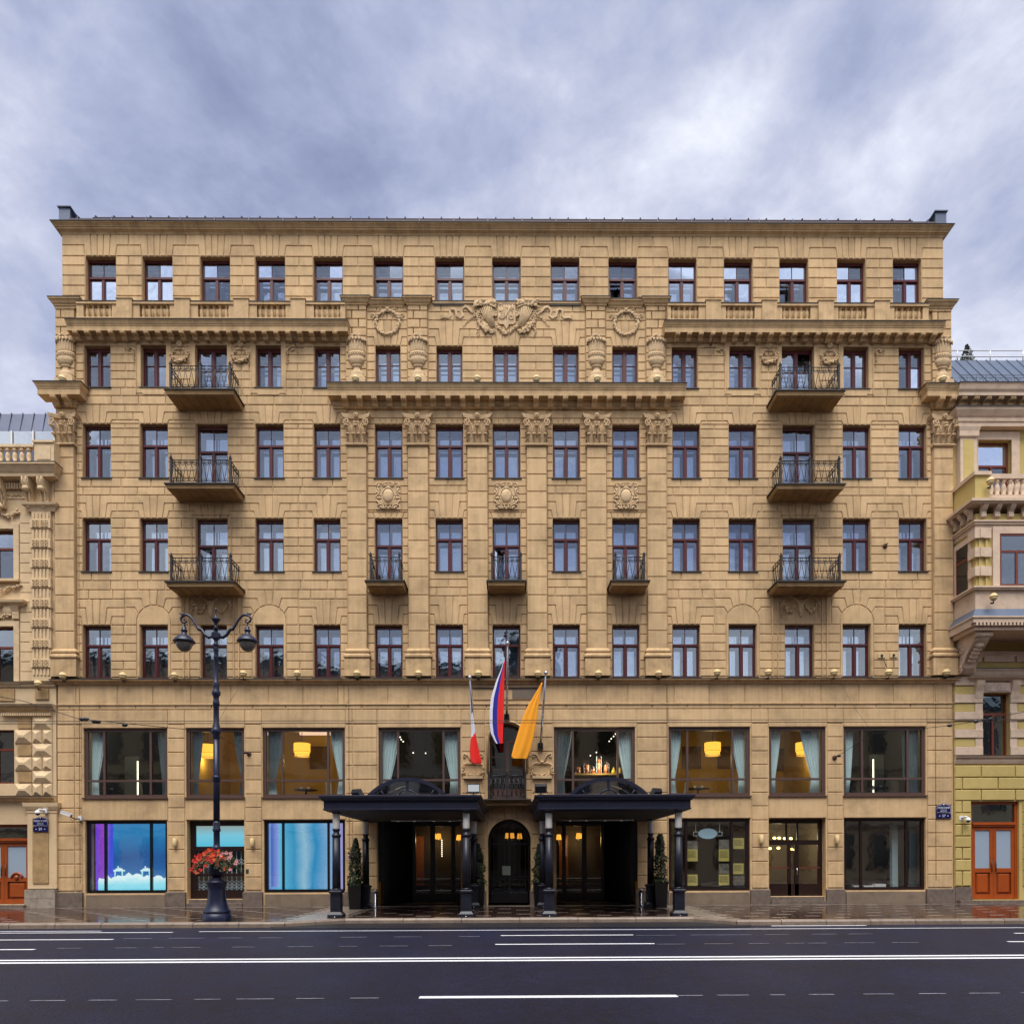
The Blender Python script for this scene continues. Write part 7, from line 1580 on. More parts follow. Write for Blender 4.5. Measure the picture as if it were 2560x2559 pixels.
# old wall sockets with chains near the right corner
for k, (px_, py_) in enumerate(((2204, 1638), (2234, 1637))):
    x_, z_ = P(px_, py_, -0.02); o = thing('anchor_plate', f'{("left", "right")[k]} of the two rusty bolted anchor plates near the right corner', 'anchor', (x_, -0.01, z_), 'anchor plates by the right corner'); MB().box(-0.14, 0.14, -0.02, 0.02, -0.09, 0.09).build('plate', M_cream, o); MB().tube([(0, -0.03, 0), ((0.09, -0.09)[k], -0.2, -0.5)], 0.015, 5).build('rod', M_iron, o); MB().ball((0, -0.03, 0), 0.05, 8, 5).build('eye', bpy.data.materials['rust'], o)
# ================================================================== left neighbour
M_lw = mat('left_stucco', sr(214, 187, 148), 0.85, var=0.08, vscale=2, bump=0.2, bscale=60, spec=0.2, dirt=sr(130, 108, 76), dirtamt=0.3, rnd=0.03); M_lo = mat('left_ornament', sr(214, 188, 150), 0.85, var=0.1, vscale=6, bump=0.2, bscale=50, spec=0.2, dirt=sr(120, 98, 66), dirtamt=0.4, dirtscale=4)
M_rough = mat('roughcast', sr(176, 144, 100), 0.95, var=0.35, vscale=30, bump=1.0, bscale=40, dirt=sr(96, 76, 50), dirtamt=0.7, dirtscale=30)
M_lst = mat('limestone_base', sr(150, 138, 124), 0.85, var=0.25, vscale=6, bump=0.5, bscale=30, dirt=sr(80, 72, 66), dirtamt=0.7, dirtscale=5)
M_door = mat('door_orange_wood', sr(146, 68, 22), 0.4, var=0.25, vscale=4); M_doord = mat('door_wood_dark', sr(96, 40, 14), 0.4, var=0.25, vscale=4)
LB = thing('neighbour_house', 'cream ornate house at the left edge with balustrade and patterned pilaster', 'building')
xl = lambda v, py=1500: X(v, py)
xR = X(140, 1500); xW = -24.0; ztop = Z(1166, 70)
ops = []
WL = [(X(-62), X(36), Z(1448, 20), Z(1323, 20)), (X(-62), X(35.5), Z(1704, 20), Z(1566, 20)), (X(-62), X(33.5), Z(1958, 20), Z(1824, 20)), (X(-70), X(71), 0.12, Z(2060, 20))]
g = grid_wall(xW, xR-0.012, 0.0, ztop, WL, 0.0, 0.5); g.box(xW, xR-0.012, 0.5, 12, 0, ztop-0.05); g.build('wall', M_lw, LB)
def nwindow(T, x0, x1, z0, z1, mfr, cut=0.68, sur=None, y=0.0, w=0.2):
    f = 0.06; c = (x0+x1)/2; zm = z0+(z1-z0)*cut; mb = MB()
    mb.box(x0, x0+f, y+0.16, y+0.24, z0, z1); mb.box(x1-f, x1, y+0.16, y+0.24, z0, z1); mb.box(x0+f, x1-f, y+0.16, y+0.24, z1-f, z1); mb.box(x0+f, x1-f, y+0.16, y+0.24, z0, z0+f); mb.box(x0+f, x1-f, y+0.15, y+0.23, zm-0.04, zm+0.04); mb.box(c-0.04, c+0.04, y+0.155, y+0.235, z0+f, zm-0.04)
    o = mb.build('window', mfr, T)
    for a, b, d, e_ in ((x0+f, c-0.04, z0+f, zm-0.04), (c+0.04, x1-f, z0+f, zm-0.04), (x0+f, x1-f, zm+0.04, z1-f)):
        MB().add([(a, y+0.2, d), (b, y+0.203, d), (b, y+0.203, e_), (a, y+0.2, e_)], [(0,1,2,3)]).build('pane', M_gl_up, o)
    MB().box(x0, x1, y+0.45, y+0.48, z0, z1).build('room_shade_sheet', M_dark, o)  # dark sheet close behind the panes, coloured for the shade of the room
    if sur: MB().box(x0-w, x0, y-0.06, y+0.02, z0, z1).box(x1, x1+w, y-0.06, y+0.02, z0, z1).box(x0-w, x1+w, y-0.06, y+0.02, z1+0.001, z1+w).box(x0-w-0.05, x1+w+0.05, y-0.12, y+0.02, z0-0.1, z0-0.001).build('window_surround', sur, o)
    return o
M_mah = mat('frame_mahogany', sr(110, 48, 30), 0.4, var=0.1, vscale=5)
for k in range(3): nwindow(LB, *WL[k], M_mah, 0.64, M_lo if k < 2 else None)
# mid window pediment with shell
a, b = WL[1][0], WL[1][1]
mb = MB(); c = (a+b)/2; zt = WL[1][3]+0.22; mb.cornice(a-0.25, b+0.25, [(0.1, zt+0.5), (0.14, zt+0.55), (0.26, zt+0.62), (0.28, zt+0.7)], yb=0.01); mb.build('pediment', M_lo, LB)
for x_ in (b+0.1, a-0.1):
    mb = MB(); mb.yz([(0, 0), (-0.1, 0.05), (-0.12, 0.3), (-0.22, 0.5), (0, 0.5)], x_-0.12, x_+0.12); mb.build('console', M_lo, LB, (0, 0, zt)); 
mb = MB(); rr = random.Random(3); leafy(mb, [(x_, 0.3-0.25*math.cos(t*2.2)) for t, x_ in [(k/12-0.5, -0.9+1.8*k/12) for k in range(13)]], 0.09, 26, rr); mb.ball((0.55, -0.05, 0.35), (0.25, 0.1, 0.25), 10, 6); mb.build('carved_swag', M_lo, LB, (c, 0, zt+0.05))
mb = MB(); leafy(mb, [(-0.9+1.8*k/12, 0.1*math.sin(k*1.2)) for k in range(13)], 0.09, 26, rr); mb.build('carved_swag', M_lo, LB, (c+0.1, 0, WL[0][3]+0.55))
mb = MB(); leafy(mb, [(x_, 0.3*abs(x_)) for x_ in [-0.9+1.8*k/12 for k in range(13)]], 0.08, 24, rr); mb.build('carved_swag', M_lo, LB, (c+0.15, -0.02, WL[0][2]-0.5))
MB().box(a-0.3, b+0.25, -0.18, 0.02, WL[0][2]-0.12, WL[0][2]-0.03).build('sill_cornice', M_lo, LB)
# rustication courses between window and pilaster
zz0, zz1 = Z(1704, 70), Z(1285, 70); n = 17
for k in range(n): 
    z0 = zz1-(zz1-zz0)*(k+1)/n; z1 = zz1-(zz1-zz0)*k/n; q = block_mb([(X(51), z0), (X(84), z0), (X(84), z1), (X(51), z1)], -0.05, g=0.012, ch=0.01); q.build('stone_block', M_lw, LB)
# patterned pilaster
px0, px1 = X(86), X(133); pil = MB().box(px0, px1, -0.16, 0.01, Z(1704, 110), Z(1262, 110)).build('pilaster', M_lo, LB)
MB().box(px1, xR-0.013, -0.05, 0.01, Z(1704, 110), Z(1195, 110)).build('pilaster_margin', M_lw, LB)
ys = [1303, 1352, 1401, 1450, 1500, 1549.5, 1600, 1649]
key = MB(); kw = 0.055
def keyfret(mb, x, z, s):
    for i in range(2):
        for j in range(2):
            cx, cz = x+(i-0.5)*s*1.08, z+(j-0.5)*s*1.08; h = s*0.42; t = s*0.16
            mb.box(cx-h, cx+h, -0.255, -0.22, cz+h-t, cz+h); mb.box(cx-h, cx+h, -0.255, -0.22, cz-h, cz-h+t); mb.box(cx-h, cx-h+t, -0.255, -0.22, cz-h+t, cz+h-t); mb.box(cx+h-t, cx+h, -0.255, -0.22, cz-h+t, cz+h-t)
for v in ys:
    z0, z1 = Z(v+24, 110), Z(v, 110); o = MB().rings([[(px0-0.03, 0, z0), (px1+0.03, 0, z0), (px1+0.03, -0.22, z0+0.02), (px0-0.03, -0.22, z0+0.02)], [(px0-0.03, 0, z1), (px1+0.03, 0, z1), (px1+0.03, -0.22, z1-0.01), (px0-0.03, -0.22, z1-0.01)]]).build('patterned_block', M_lo, LB)
    mb = MB(); cm = (px0+px1)/2; keyfret(mb, cm-0.165, (z0+z1)/2, 0.125); keyfret(mb, cm+0.165, (z0+z1)/2, 0.125); mb.box(cm-0.012, cm+0.012, -0.245, -0.22, z0+0.04, z1-0.04); mb.build('key_pattern', M_lo, o)
for k, v in enumerate([1286]+[q+24 for q in ys]):
    z1 = Z(v, 110); z0 = Z(ys[k] if k < 8 else 1690, 110)
    for j in range(5): x_ = px0+0.08+(px1-px0-0.16)*j/4; MB().box(x_-0.035, x_+0.035, -0.2, -0.16, z0, z1-0.03).build('flute', M_lo, pil)
mb = MB(); zc_ = Z(1283, 110); mb.cornice(px0, px1, [(0.16, zc_), (0.18, zc_+0.05), (0.2, zc_+0.12), (0.3, zc_+0.2), (0.32, zc_+0.28)], yb=0.0); mb.build('pilaster_cap', M_lo, LB)
# consoles, entablature panel, cornice, balustrade
zco = Z(1192, 110, -0.4)
for v in (80, 118, 10):
    x_ = X(v); mb = MB(); mb.yz([(0, -1.0), (-0.14, -1.02), (-0.2, -0.9), (-0.14, -0.72), (-0.2, -0.5), (-0.34, -0.36), (-0.42, -0.2), (-0.42, 0), (0, 0)], -0.13, 0.13)
    for q in (-0.07, 0.07): mb.tube([(q, -0.16, -1.0), (q, -0.22, -0.7), (q, -0.3, -0.42), (q, -0.44, -0.15), (q, -0.44, 0)], 0.035, 5)
    mb.ball((0, -0.36, -0.4), (0.14, 0.1, 0.1), 8, 5); mb.ball((0, -0.18, -0.98), (0.12, 0.08, 0.1), 8, 5); mb.build('console', M_lo, LB, (x_, 0, zco))
for k in range(9): MB().box(X(2)+k*0.1, X(2)+k*0.1+0.06, -0.16, 0.01, zco-0.3, zco-0.08).build('dentil', M_lo, LB)
mb = MB(); mb.box(X(10), X(70), -0.03, 0.01, Z(1247, 40), Z(1228, 40)); leafy(mb, [(X(14)+k*0.075, Z(1236, 40)-0.05*math.sin(k*0.3)) for k in range(11)], 0.05, 20, rr); mb.build('carved_swag', M_lo, LB)
mb = MB(); mb.rings([[(xW, -p, z), (X(132)+p*0.75, -p, z), (X(132)+p*0.75, 0.3, z), (xW, 0.3, z)] for p, z in ((0.1, zco-0.02), (0.12, zco), (0.42, zco+0.02), (0.42, zco+0.14), (0.45, zco+0.16), (0.58, zco+0.36), (0.62, zco+0.38), (0.62, zco+0.44))]); cor = mb.build('cornice', M_lo, LB)
MB().box(xW, X(132)+0.48, -0.63, 0.3, zco+0.441, zco+0.47).build('flashing', M_lead, cor)
zbl = zco+0.47; hb_ = 0.72
bs = MB().box(xW, X(88, 1140, -0.35), -0.45, -0.25, zbl+hb_-0.1, zbl+hb_).box(xW, X(88, 1140, -0.35), -0.45, -0.25, zbl, zbl+0.08).build('balustrade', M_lo, LB)
bm_ = MB().lathe([(0.08, 0), (0.08, 0.05), (0.05, 0.07), (0.1, 0.2), (0.07, 0.34), (0.05, 0.4), (0.08, 0.42), (0.09, 0.48), (0.06, 0.54)], 10).mesh('baluster', M_lo)
for k in range(6): put('baluster', bm_, bs, (X(80, 1140, -0.35)-0.1-k*0.26, -0.35, zbl+0.08))
for k in range(6, 26): put('baluster', bm_, bs, (X(80, 1140, -0.35)-0.1-k*0.26, -0.35, zbl+0.08))
mb = MB(); pa, pb = X(90, 1140, -0.4), X(139, 1140, -0.4); mb.box(pa, pb, -0.5, 0.1, zbl, zbl+hb_+0.02); mb.box(pa-0.05, pb+0.0, -0.55, 0.1, zbl+hb_+0.02, zbl+hb_+0.1); mb.box(pa+0.12, pb-0.12, -0.52, -0.5, zbl+0.12, zbl+hb_-0.1); mb.build('pedestal', M_lo, bs)
# mansard roof with a band of roof glazing
M_lroof = mat('zinc_roof_blue', sr(92, 98, 118), 0.45, 0.4, var=0.12, vscale=3)
zg0, zg1, zg2 = Z(1112, 60, 1.5), Z(1080, 60, 1.6), Z(1050, 60, 2.2)
rf_ = MB().rings([[(xW, 1.5, z), (xR-0.02, 1.5, z), (xR-0.02, 12, z), (xW, 12, z)] for z in (ztop-0.3, zg0)]).rings([[(xW, 1.58, zg1), (xR-0.02, 1.58, zg1), (xR-0.02, 12, zg1), (xW, 12, zg1)], [(xW, 1.8, zg2), (xR-0.02, 1.8, zg2), (xR-0.02, 12, zg2+0.5), (xW, 12, zg2+0.5)]]).build('roof', M_lroof, LB)
for k in range(10): MB().add([(X(130)-k*0.85-0.8, 1.55, zg0), (X(130)-k*0.85-0.05, 1.55, zg0), (X(130)-k*0.85-0.05, 1.55, zg1), (X(130)-k*0.85-0.8, 1.55, zg1)], [(0,1,2,3)]).build('roof_light', M_gl_roof, rf_); MB().box(X(130)-k*0.85-0.03, X(130)-k*0.85+0.03, 1.5, 1.6, zg0, zg1).build('glazing_bar', M_white, rf_)
for k in range(14): MB().yz([(1.56, zg1), (1.6, zg1), (1.8, zg2+0.03), (1.76, zg2+0.03)], X(128)-k*0.45-0.012, X(128)-k*0.45+0.012).build('standing_seam', M_lroof, rf_)
# lower storeys: ledges, dentils, diamond rustication, pilaster panel, plinth, door
def ledge(z, p, name='string_course', x1=None):
    mb = MB(); mb.rings([[(xW, -q, zz_), ((x1 or xR-0.013), -q, zz_), ((x1 or xR-0.013), 0.02, zz_), (xW, 0.02, zz_)] for q, zz_ in ((0.02, z-0.2), (p*0.5, z-0.14), (p*0.5, z-0.08), (p, z-0.03), (p, z))]); o = mb.build(name, M_lo, LB); MB().box(xW, (x1 or xR-0.013), -p-0.02, 0.02, z+0.001, z+0.02).build('flashing', M_lead, o)
ledge(Z(1706, 70), 0.14); ledge(Z(1764, 70), 0.24); ledge(Z(1991, 70), 0.26)
dm = MB().box(-0.028, 0.028, -0.15, 0.01, 0, 0.09).mesh('dentil', M_lo)
for k in range(22): put('dentil', dm, LB, (X(128)-k*0.085, 0, Z(1790, 70)))
for v0, v1, nm in ((88, 122, 'roughcast_panel'), ): MB().box(X(v0), X(v1), -0.05, 0.01, Z(1748, 100), Z(1722, 100)).build(nm, M_rough, LB)
MB().box(X(-10), X(36), -0.04, 0.01, Z(1752, 20), Z(1722, 20)).build('carved_panel', M_rough, LB)
rows_d = [1791, 1824, 1858, 1892, 1926, 1958, 1990]
def diamond(x0, x1, z0, z1, d, m, nm='diamond_stone'):
    s = min(x1-x0, z1-z0)*0.42; b = 0.008; MB().rings([[(x0+b, 0.01, z0+b), (x1-b, 0.01, z0+b), (x1-b, 0.01, z1-b), (x0+b, 0.01, z1-b)], [(x0+b, -0.04, z0+b), (x1-b, -0.04, z0+b), (x1-b, -0.04, z1-b), (x0+b, -0.04, z1-b)], [(x0+s, -0.04-d, z0+s), (x1-s, -0.04-d, z0+s), (x1-s, -0.04-d, z1-s), (x0+s, -0.04-d, z1-s)]]).build(nm, m, LB)
for k in range(6):
    z1, z0 = Z(rows_d[k], 80), Z(rows_d[k+1], 80)
    if k % 2 == 0: diamond(X(80), X(130), z0, z1, 0.1, M_lo)
    else: diamond(X(80), X(104.5), z0, z1, 0.1, M_lo); diamond(X(105.5), X(130), z0, z1, 0.1, M_lo)
    if k % 2: diamond(X(36), X(79), z0, z1, 0.1, M_lo)
    else: MB().box(X(44), X(79), -0.05, 0.01, z0+0.05, z1-0.05).build('roughcast_panel', M_rough, LB)
mb = MB(); xa, xb = X(77), X(136)
zc_ = Z(2005, 110); mb.cornice(xa, xb, [(0.1, Z(2220, 110)), (0.1, zc_-0.42), (0.12, zc_-0.4), (0.12, zc_-0.32), (0.14, zc_-0.3), (0.2, zc_-0.16), (0.22, zc_-0.02)], yb=0.0); mb.build('door_pilaster', M_lw, LB)
MB().box(X(84), X(123), -0.135, -0.095, Z(2207, 100), Z(2045, 100)).build('roughcast_panel', M_rough, LB)
for q in range(2):
    for j in range(2):
        x0 = X(66)+(X(142)-X(66))*(0 if j == 0 else (0.55 if q else 0.4)); x1 = X(66)+(X(142)-X(66))*((0.55 if q else 0.4) if j == 0 else 1); zz_ = Z(2222, 100)
        MB().box(x0+0.004, x1-0.004, -0.2, 0.01, zz_*q/2+0.004*q, zz_*(q+1)/2-0.004).build('plinth_stone', M_lst, LB)
x0, x1, z0, z1 = WL[3]
def wood_door(T, x0, x1, z0, z1, ztr, y, mframe, mdark, round_boss=False):
    mb = MB(); f = 0.1; c = (x0+x1)/2
    mb.box(x0, x0+f, y, y+0.12, z0, z1); mb.box(x1-f, x1, y, y+0.12, z0, z1); mb.box(x0+f, x1-f, y, y+0.12, z1-f, z1); mb.box(x0+f, x1-f, y-0.04, y+0.12, ztr-0.1, ztr+0.06); mb.box(x0+f, x1-f, y-0.07, y, ztr-0.04, ztr+0.0)
    o = mb.build('door', mframe, T)
    MB().box(x0+f, x1-f, y+0.06, y+0.065, ztr+0.06, z1-f).build('transom_pane', M_gl_big, o); MB().box(x0+f, x1-f, y+0.3, y+0.32, z0, z1).build('room_shade_sheet', M_dark, o)  # last box: dark sheet in place of the shaded hall behind
    for a, b in ((x0+f+0.005, c-0.005), (c+0.005, x1-f-0.005)):
        lf = MB(); s = 0.12; zt = ztr-0.105; zm = z0+(zt-z0)*0.4
        lf.box(a, a+s, y+0.02, y+0.09, z0+0.02, zt); lf.box(b-s, b, y+0.02, y+0.09, z0+0.02, zt); lf.box(a+s, b-s, y+0.02, y+0.09, zt-0.14, zt); lf.box(a+s, b-s, y+0.02, y+0.09, zm-0.08, zm+0.08); lf.box(a+s, b-s, y+0.02, y+0.09, z0+0.02, z0+0.2)
        lf.build('door_leaf', mframe, o)
        MB().box(a+s, b-s, y+0.05, y+0.055, zm+0.08, zt-0.14).build('pane', M_fr_, o)
        MB().box(a+s, b-s, y+0.06, y+0.08, z0+0.2, zm-0.08).build('lower_panel', mdark, o)
        MB().rings([[(a+s+0.06, y+0.06, z0+0.26), (b-s-0.06, y+0.06, z0+0.26), (b-s-0.06, y+0.06, zm-0.14), (a+s+0.06, y+0.06, zm-0.14)], [(a+s+0.09, y+0.025, z0+0.29), (b-s-0.09, y+0.025, z0+0.29), (b-s-0.09, y+0.025, zm-0.17), (a+s+0.09, y+0.025, zm-0.17)]]).build('raised_panel', mframe, o)
        if round_boss:
            bb = MB(); bb.tube([((a+b)/2+0.2*math.cos(t), y+0.02, zm+0.08+0.16*math.sin(t)) for t in [k*math.pi/10 for k in range(11)]], 0.045, 6); bb.ball(((a+b)/2, y, zm+0.08), (0.09, 0.06, 0.09), 10, 6); bb.build('carved_boss', mframe, o)
    for sg in (-1, 1): MB().tube([(c+sg*0.08, y-0.03, z0+1.05), (c+sg*0.08, y-0.03, z0+1.5)], 0.018, 6).build('handle', M_wood, o)
    return o
M_fr_ = mat('frosted_pane', sr(150, 166, 182), 0.35)
wood_door(LB, x0, x1, z0, z1, Z(2098, 40), 0.12, M_door, M_doord, True)
MB().box(X(-75), X(71), -0.35, 0.3, 0.0, 0.11).build('door_step', M_granite, LB)
# ================================================================== right neighbour
M_ry = mat('right_lemon_stucco', sr(192, 170, 108), 0.85, var=0.08, vscale=2, bump=0.2, bscale=60, spec=0.2, dirt=sr(150, 132, 70), dirtamt=0.4, rnd=0.03); M_rw = mat('right_pale_stucco', sr(208, 184, 160), 0.85, var=0.1, vscale=3, bump=0.15, bscale=50, spec=0.2, dirt=sr(120, 102, 90), dirtamt=0.4, dirtscale=2.5, rnd=0.03)
M_rroof = mat('roof_blue_grey_metal', sr(96, 108, 128), 0.4, 0.4, var=0.12, vscale=3)
RB = thing('neighbour_house', 'lemon yellow house at the right edge with bay window and pale trim', 'building')
xa = X(2383.5, 1500); xE = 25.5; ztr_ = Z(992, 2450)
wl = [(X(2454.6, 1800), X(2523, 1800), Z(1889, 2490), Z(1733, 2490)), (X(2428, 2120), X(2548, 2120), 0.14, Z(2003, 2490)), (X(2443, 1140), X(2527, 1140), Z(1225, 2490), Z(1101, 2490)), (X(2620), X(2690), Z(1889, 2490), Z(1733, 2490))]
g = grid_wall(xa, xE, 0.0, ztr_, wl, 0.0, 0.5); g.box(xa, xE, 0.5, 12, 0, ztr_-0.05); g.build('wall', M_ry, RB)
nwindow(RB, *wl[0], M_mah, 0.68); nwindow(RB, *wl[2], M_mah, 0.52, M_rw, w=0.3); nwindow(RB, *wl[3], M_mah, 0.68)
o = wood_door(RB, wl[1][0], wl[1][1], wl[1][2], wl[1][3], Z(2058, 2490), 0.1, mat('door_red_wood', sr(156, 70, 18), 0.4, var=0.2, vscale=4), mat('door_red_dark', sr(110, 44, 14), 0.4, var=0.2, vscale=4))
MB().box(wl[1][0]-0.6, wl[1][1]+0.4, -0.3, 0.3, 0.0, 0.12).build('door_step', M_granite, RB); MB().box(xa, wl[1][0]-0.0, -0.06, 0.01, 0.0, Z(2216, 2400)).build('plinth_stone', M_granite, RB)
# rusticated lemon blocks on the ground floor
zy = [Z(v, 2450) for v in (1913, 1943, 1973, 2001, 2031, 2060, 2089, 2118, 2147, 2176, 2214)]
for k in range(10):
    z1, z0 = zy[k], zy[k+1]
    if k < 3: js = [xa]+[v for v in ([X(2449), X(2534), X(2600)] if k % 2 == 0 else [X(2402), X(2491), X(2575)])]+[xE]
    else: js = [xa]+([X(2401)] if k % 2 else [])+[wl[1][0]-0.02]
    for a, b in zip(js[:-1], js[1:]): block_mb([(a, z0), (b, z0), (b, z1), (a, z1)], -0.06, g=0.018, ch=0.02).build('stone_block', M_ry, RB)
    if k >= 3: block_mb([(wl[1][1]+0.12, z0), (xE, z0), (xE, z1), (wl[1][1]+0.12, z1)], -0.06, g=0.018, ch=0.02).build('stone_block', M_ry, RB)
# banded first floor
zs2 = [Z(1692+21.8*k, 2420) for k in range(10)]
for k in range(9):
    for a, b in ((xa, wl[0][0]-(0.0 if k % 2 == 0 else 0.28)), (wl[0][1]+(0.0 if k % 2 == 0 else 0.28), wl[3][0])):
        if k % 2 == 0: block_mb([(a, zs2[k+1]), (b, zs2[k+1]), (b, zs2[k]), (a, zs2[k])], -0.09, g=0.004, ch=0.012).build('pale_band', M_rw, RB)
        else: block_mb([(a+0.02, zs2[k+1]), (b, zs2[k+1]), (b, zs2[k]), (a+0.02, zs2[k])], -0.04, g=0.01, ch=0.012).build('yellow_band', M_ry, RB)
for a, b in ((wl[0][0]-0.28, wl[0][0]), (wl[0][1], wl[0][1]+0.28)): MB().box(a, b, -0.055, 0.01, wl[0][2], wl[0][3]).build('window_jamb', M_rw, RB)
mb = MB(); zt = Z(1694, 2490); mb.cornice(wl[0][0]-0.3, wl[0][1]+0.3, [(0.12, zt-0.14), (0.16, zt-0.1), (0.26, zt-0.04), (0.28, zt)], yb=0.0); mb.box(wl[0][0], wl[0][1], -0.11, 0.0, wl[0][3]+0.02, zt-0.2); mb.build('window_hood', M_rw, RB)
for x_ in (wl[0][0]-0.16, wl[0][1]+0.16): MB().yz([(0, -0.68), (-0.1, -0.64), (-0.13, -0.4), (-0.22, -0.16), (-0.24, 0), (0, 0)], -0.15, 0.15).build('console', M_rw, RB, (x_, 0, zt-0.14))
MB().box(wl[0][0]+0.05, wl[0][1]-0.05, -0.135, -0.105, wl[0][3]+0.06, zt-0.24).build('carved_frieze', mat('carved_pale', sr(180, 160, 146), 0.9, var=0.5, vscale=18, bump=1.0, bscale=25), RB)
def rledge(z, p, m=None, h=0.2):
    mb = MB(); mb.rings([[(xa+0.005, -q, zz_), (xE, -q, zz_), (xE, 0.02, zz_), (xa+0.005, 0.02, zz_)] for q, zz_ in ((0.04, z-h), (p*0.5, z-h*0.6), (p*0.5, z-h*0.4), (p, z-h*0.15), (p, z))]); o = mb.build('string_course', m or M_rw, RB); MB().box(xa+0.005, xE, -p-0.02, 0.02, z+0.001, z+0.02).build('flashing', M_lead, o)
rledge(Z(1890, 2450), 0.16, h=0.28); rledge(Z(1672, 2450), 0.1, h=0.25); rledge(Z(1630, 2450), 0.16, h=0.2)
for a, b in ((xa, X(2452)), (X(2456), X(2533)), (X(2537), xE)): MB().box(a+0.02, b-0.02, -0.06, 0.01, Z(1655, 2450), Z(1641, 2450)).build('pale_panel', M_rw, RB)
# bay window
BAY = [(16.87, 0.0), (16.87, -1.3), (20.8, -1.3), (20.8, 0.0)]
def bay(off, z0, z1, off1=None):
    def o_(f):
        q = inset([(x, y) for x, y in BAY], -f); 
        # inset() orients counter-clockwise; keep wall line at y=0.02
        return [(x, 0.02 if y > -0.35 else y) for x, y in q]
    return [[(x, y, z0) for x, y in o_(off)], [(x, y, z1) for x, y in o_(off if off1 is None else off1)]]
def bayb(specs, name, m):
    mb = MB()
    for s_ in specs: mb.rings(bay(*s_))
    return mb.build(name, m, RB)
bayb([(0.0, 10.0, 14.2)], 'bay_wall', M_ry)
bayb([(0.12, 9.95, 10.1), (0.2, 10.1, 10.18), (0.26, 10.18, 10.35), (0.3, 10.35, 10.4)], 'bay_base', M_rw)
bayb([(0.3, 10.4, 10.72, 0.08)], 'bay_base_roof', M_rroof); bayb([(0.06, 10.72, 11.4), (0.16, 11.4, 11.46), (0.2, 11.46, 11.52)], 'bay_apron', M_rw)
bayb([(0.04, 13.62, 13.78), (0.1, 13.78, 13.86), (0.14, 13.86, 13.92)], 'bay_cornice', M_rw); bayb([(0.3, 14.45, 14.5), (0.36, 14.5, 14.6)], 'balcony_slab', M_rw); 
dm = MB().box(-0.035, 0.035, -0.06, 0.0, 0, 0.1).mesh('dentil', M_rw)
for k in range(30): put('dentil', dm, RB, (16.75+k*0.135, -1.3-0.2, 10.08))
for k in range(13): q = put('dentil', dm, RB, (16.87-0.2, -0.05-k*0.11, 10.08)); q.rotation_euler.z = -math.pi/2
cs = MB().yz([(0, -0.42), (-0.12, -0.4), (-0.1, -0.22), (-0.2, -0.12), (-0.26, 0), (0, 0)], -0.09, 0.09).mesh('console', M_rw)
for k in range(7): put('console', cs, RB, (17.1+k*0.5, -1.31, 14.45))
for k in range(3): q = put('console', cs, RB, (16.86, -0.25-k*0.42, 14.45)); q.rotation_euler.z = -math.pi/2
# bay front window with banded quoins
def facewin(x0, x1, z0, z1, y):
    o = MB().box(x0-0.25, x0, y-0.08, y+0.02, z0-0.1, z1+0.25).box(x1, x1+0.25, y-0.08, y+0.02, z0-0.1, z1+0.25).box(x0, x1, y-0.08, y+0.02, z1, z1+0.25).build('window_surround', M_rw, RB)
    MB().box(x0, x1, y-0.012, y-0.006, z0-0.1, z1).build('room_shade_sheet', M_dark, o)  # dark sheet on the bay wall, painted as the shade behind the glass
    fr = MB(); f = 0.07; c = (x0+x1)/2; zm = z0+(z1-z0)*0.66
    for a, b, d, e_ in ((x0, x0+f, z0, z1), (x1-f, x1, z0, z1), (x0+f, x1-f, z1-f, z1), (x0+f, x1-f, z0, z0+f), (x0+f, x1-f, zm-0.04, zm+0.04), (c-0.045, c+0.045, z0+f, zm-0.04)): fr.box(a, b, y-0.06, y-0.025, d, e_)
    fr.build('frame', M_mah, o); MB().add([(x0, y-0.035, z0), (x1, y-0.034, z0), (x1, y-0.034, z1), (x0, y-0.035, z1)], [(0,1,2,3)]).build('pane', M_gl_up, o)
facewin(17.70, 18.95, 11.56, 13.45, -1.3); facewin(19.5, 20.4, 11.56, 13.45, -1.3)
for k in range(1, 6, 2):
    z0 = 11.58+k*0.34
    MB().box(16.78, 17.38, -1.4, -1.28, z0, z0+0.34).box(16.78, 16.9, -1.28, -0.98, z0, z0+0.34).box(16.96, 17.1, -1.44, -1.4, z0, z0+0.34).build('quoin_band', M_rw, RB)
MB().box(16.96, 17.08, -1.35, -1.29, 11.53, 13.62).box(17.2, 17.3, -1.35, -1.29, 11.53, 13.62).build('quoin_strip', M_ry, RB)
# window in the side of the bay
sd_ = put('bay_side', None, RB, (16.87, -0.58, 0)); sd_.rotation_euler.z = -math.pi/2
MB().box(-0.5, -0.36, -0.05, 0.02, 11.5, 13.5).box(0.36, 0.5, -0.05, 0.02, 11.5, 13.5).box(-0.36, 0.36, -0.05, 0.02, 13.3, 13.5).build('window_surround', M_rw, sd_); MB().box(-0.36, 0.36, -0.03, -0.02, 11.5, 13.3).build('pane', M_oppg, sd_); MB().box(-0.36, -0.3, -0.045, -0.0, 11.5, 13.3).box(0.3, 0.36, -0.045, 0.0, 11.5, 13.3).box(-0.3, 0.3, -0.045, 0.0, 12.7, 12.78).build('frame', M_mah, sd_)
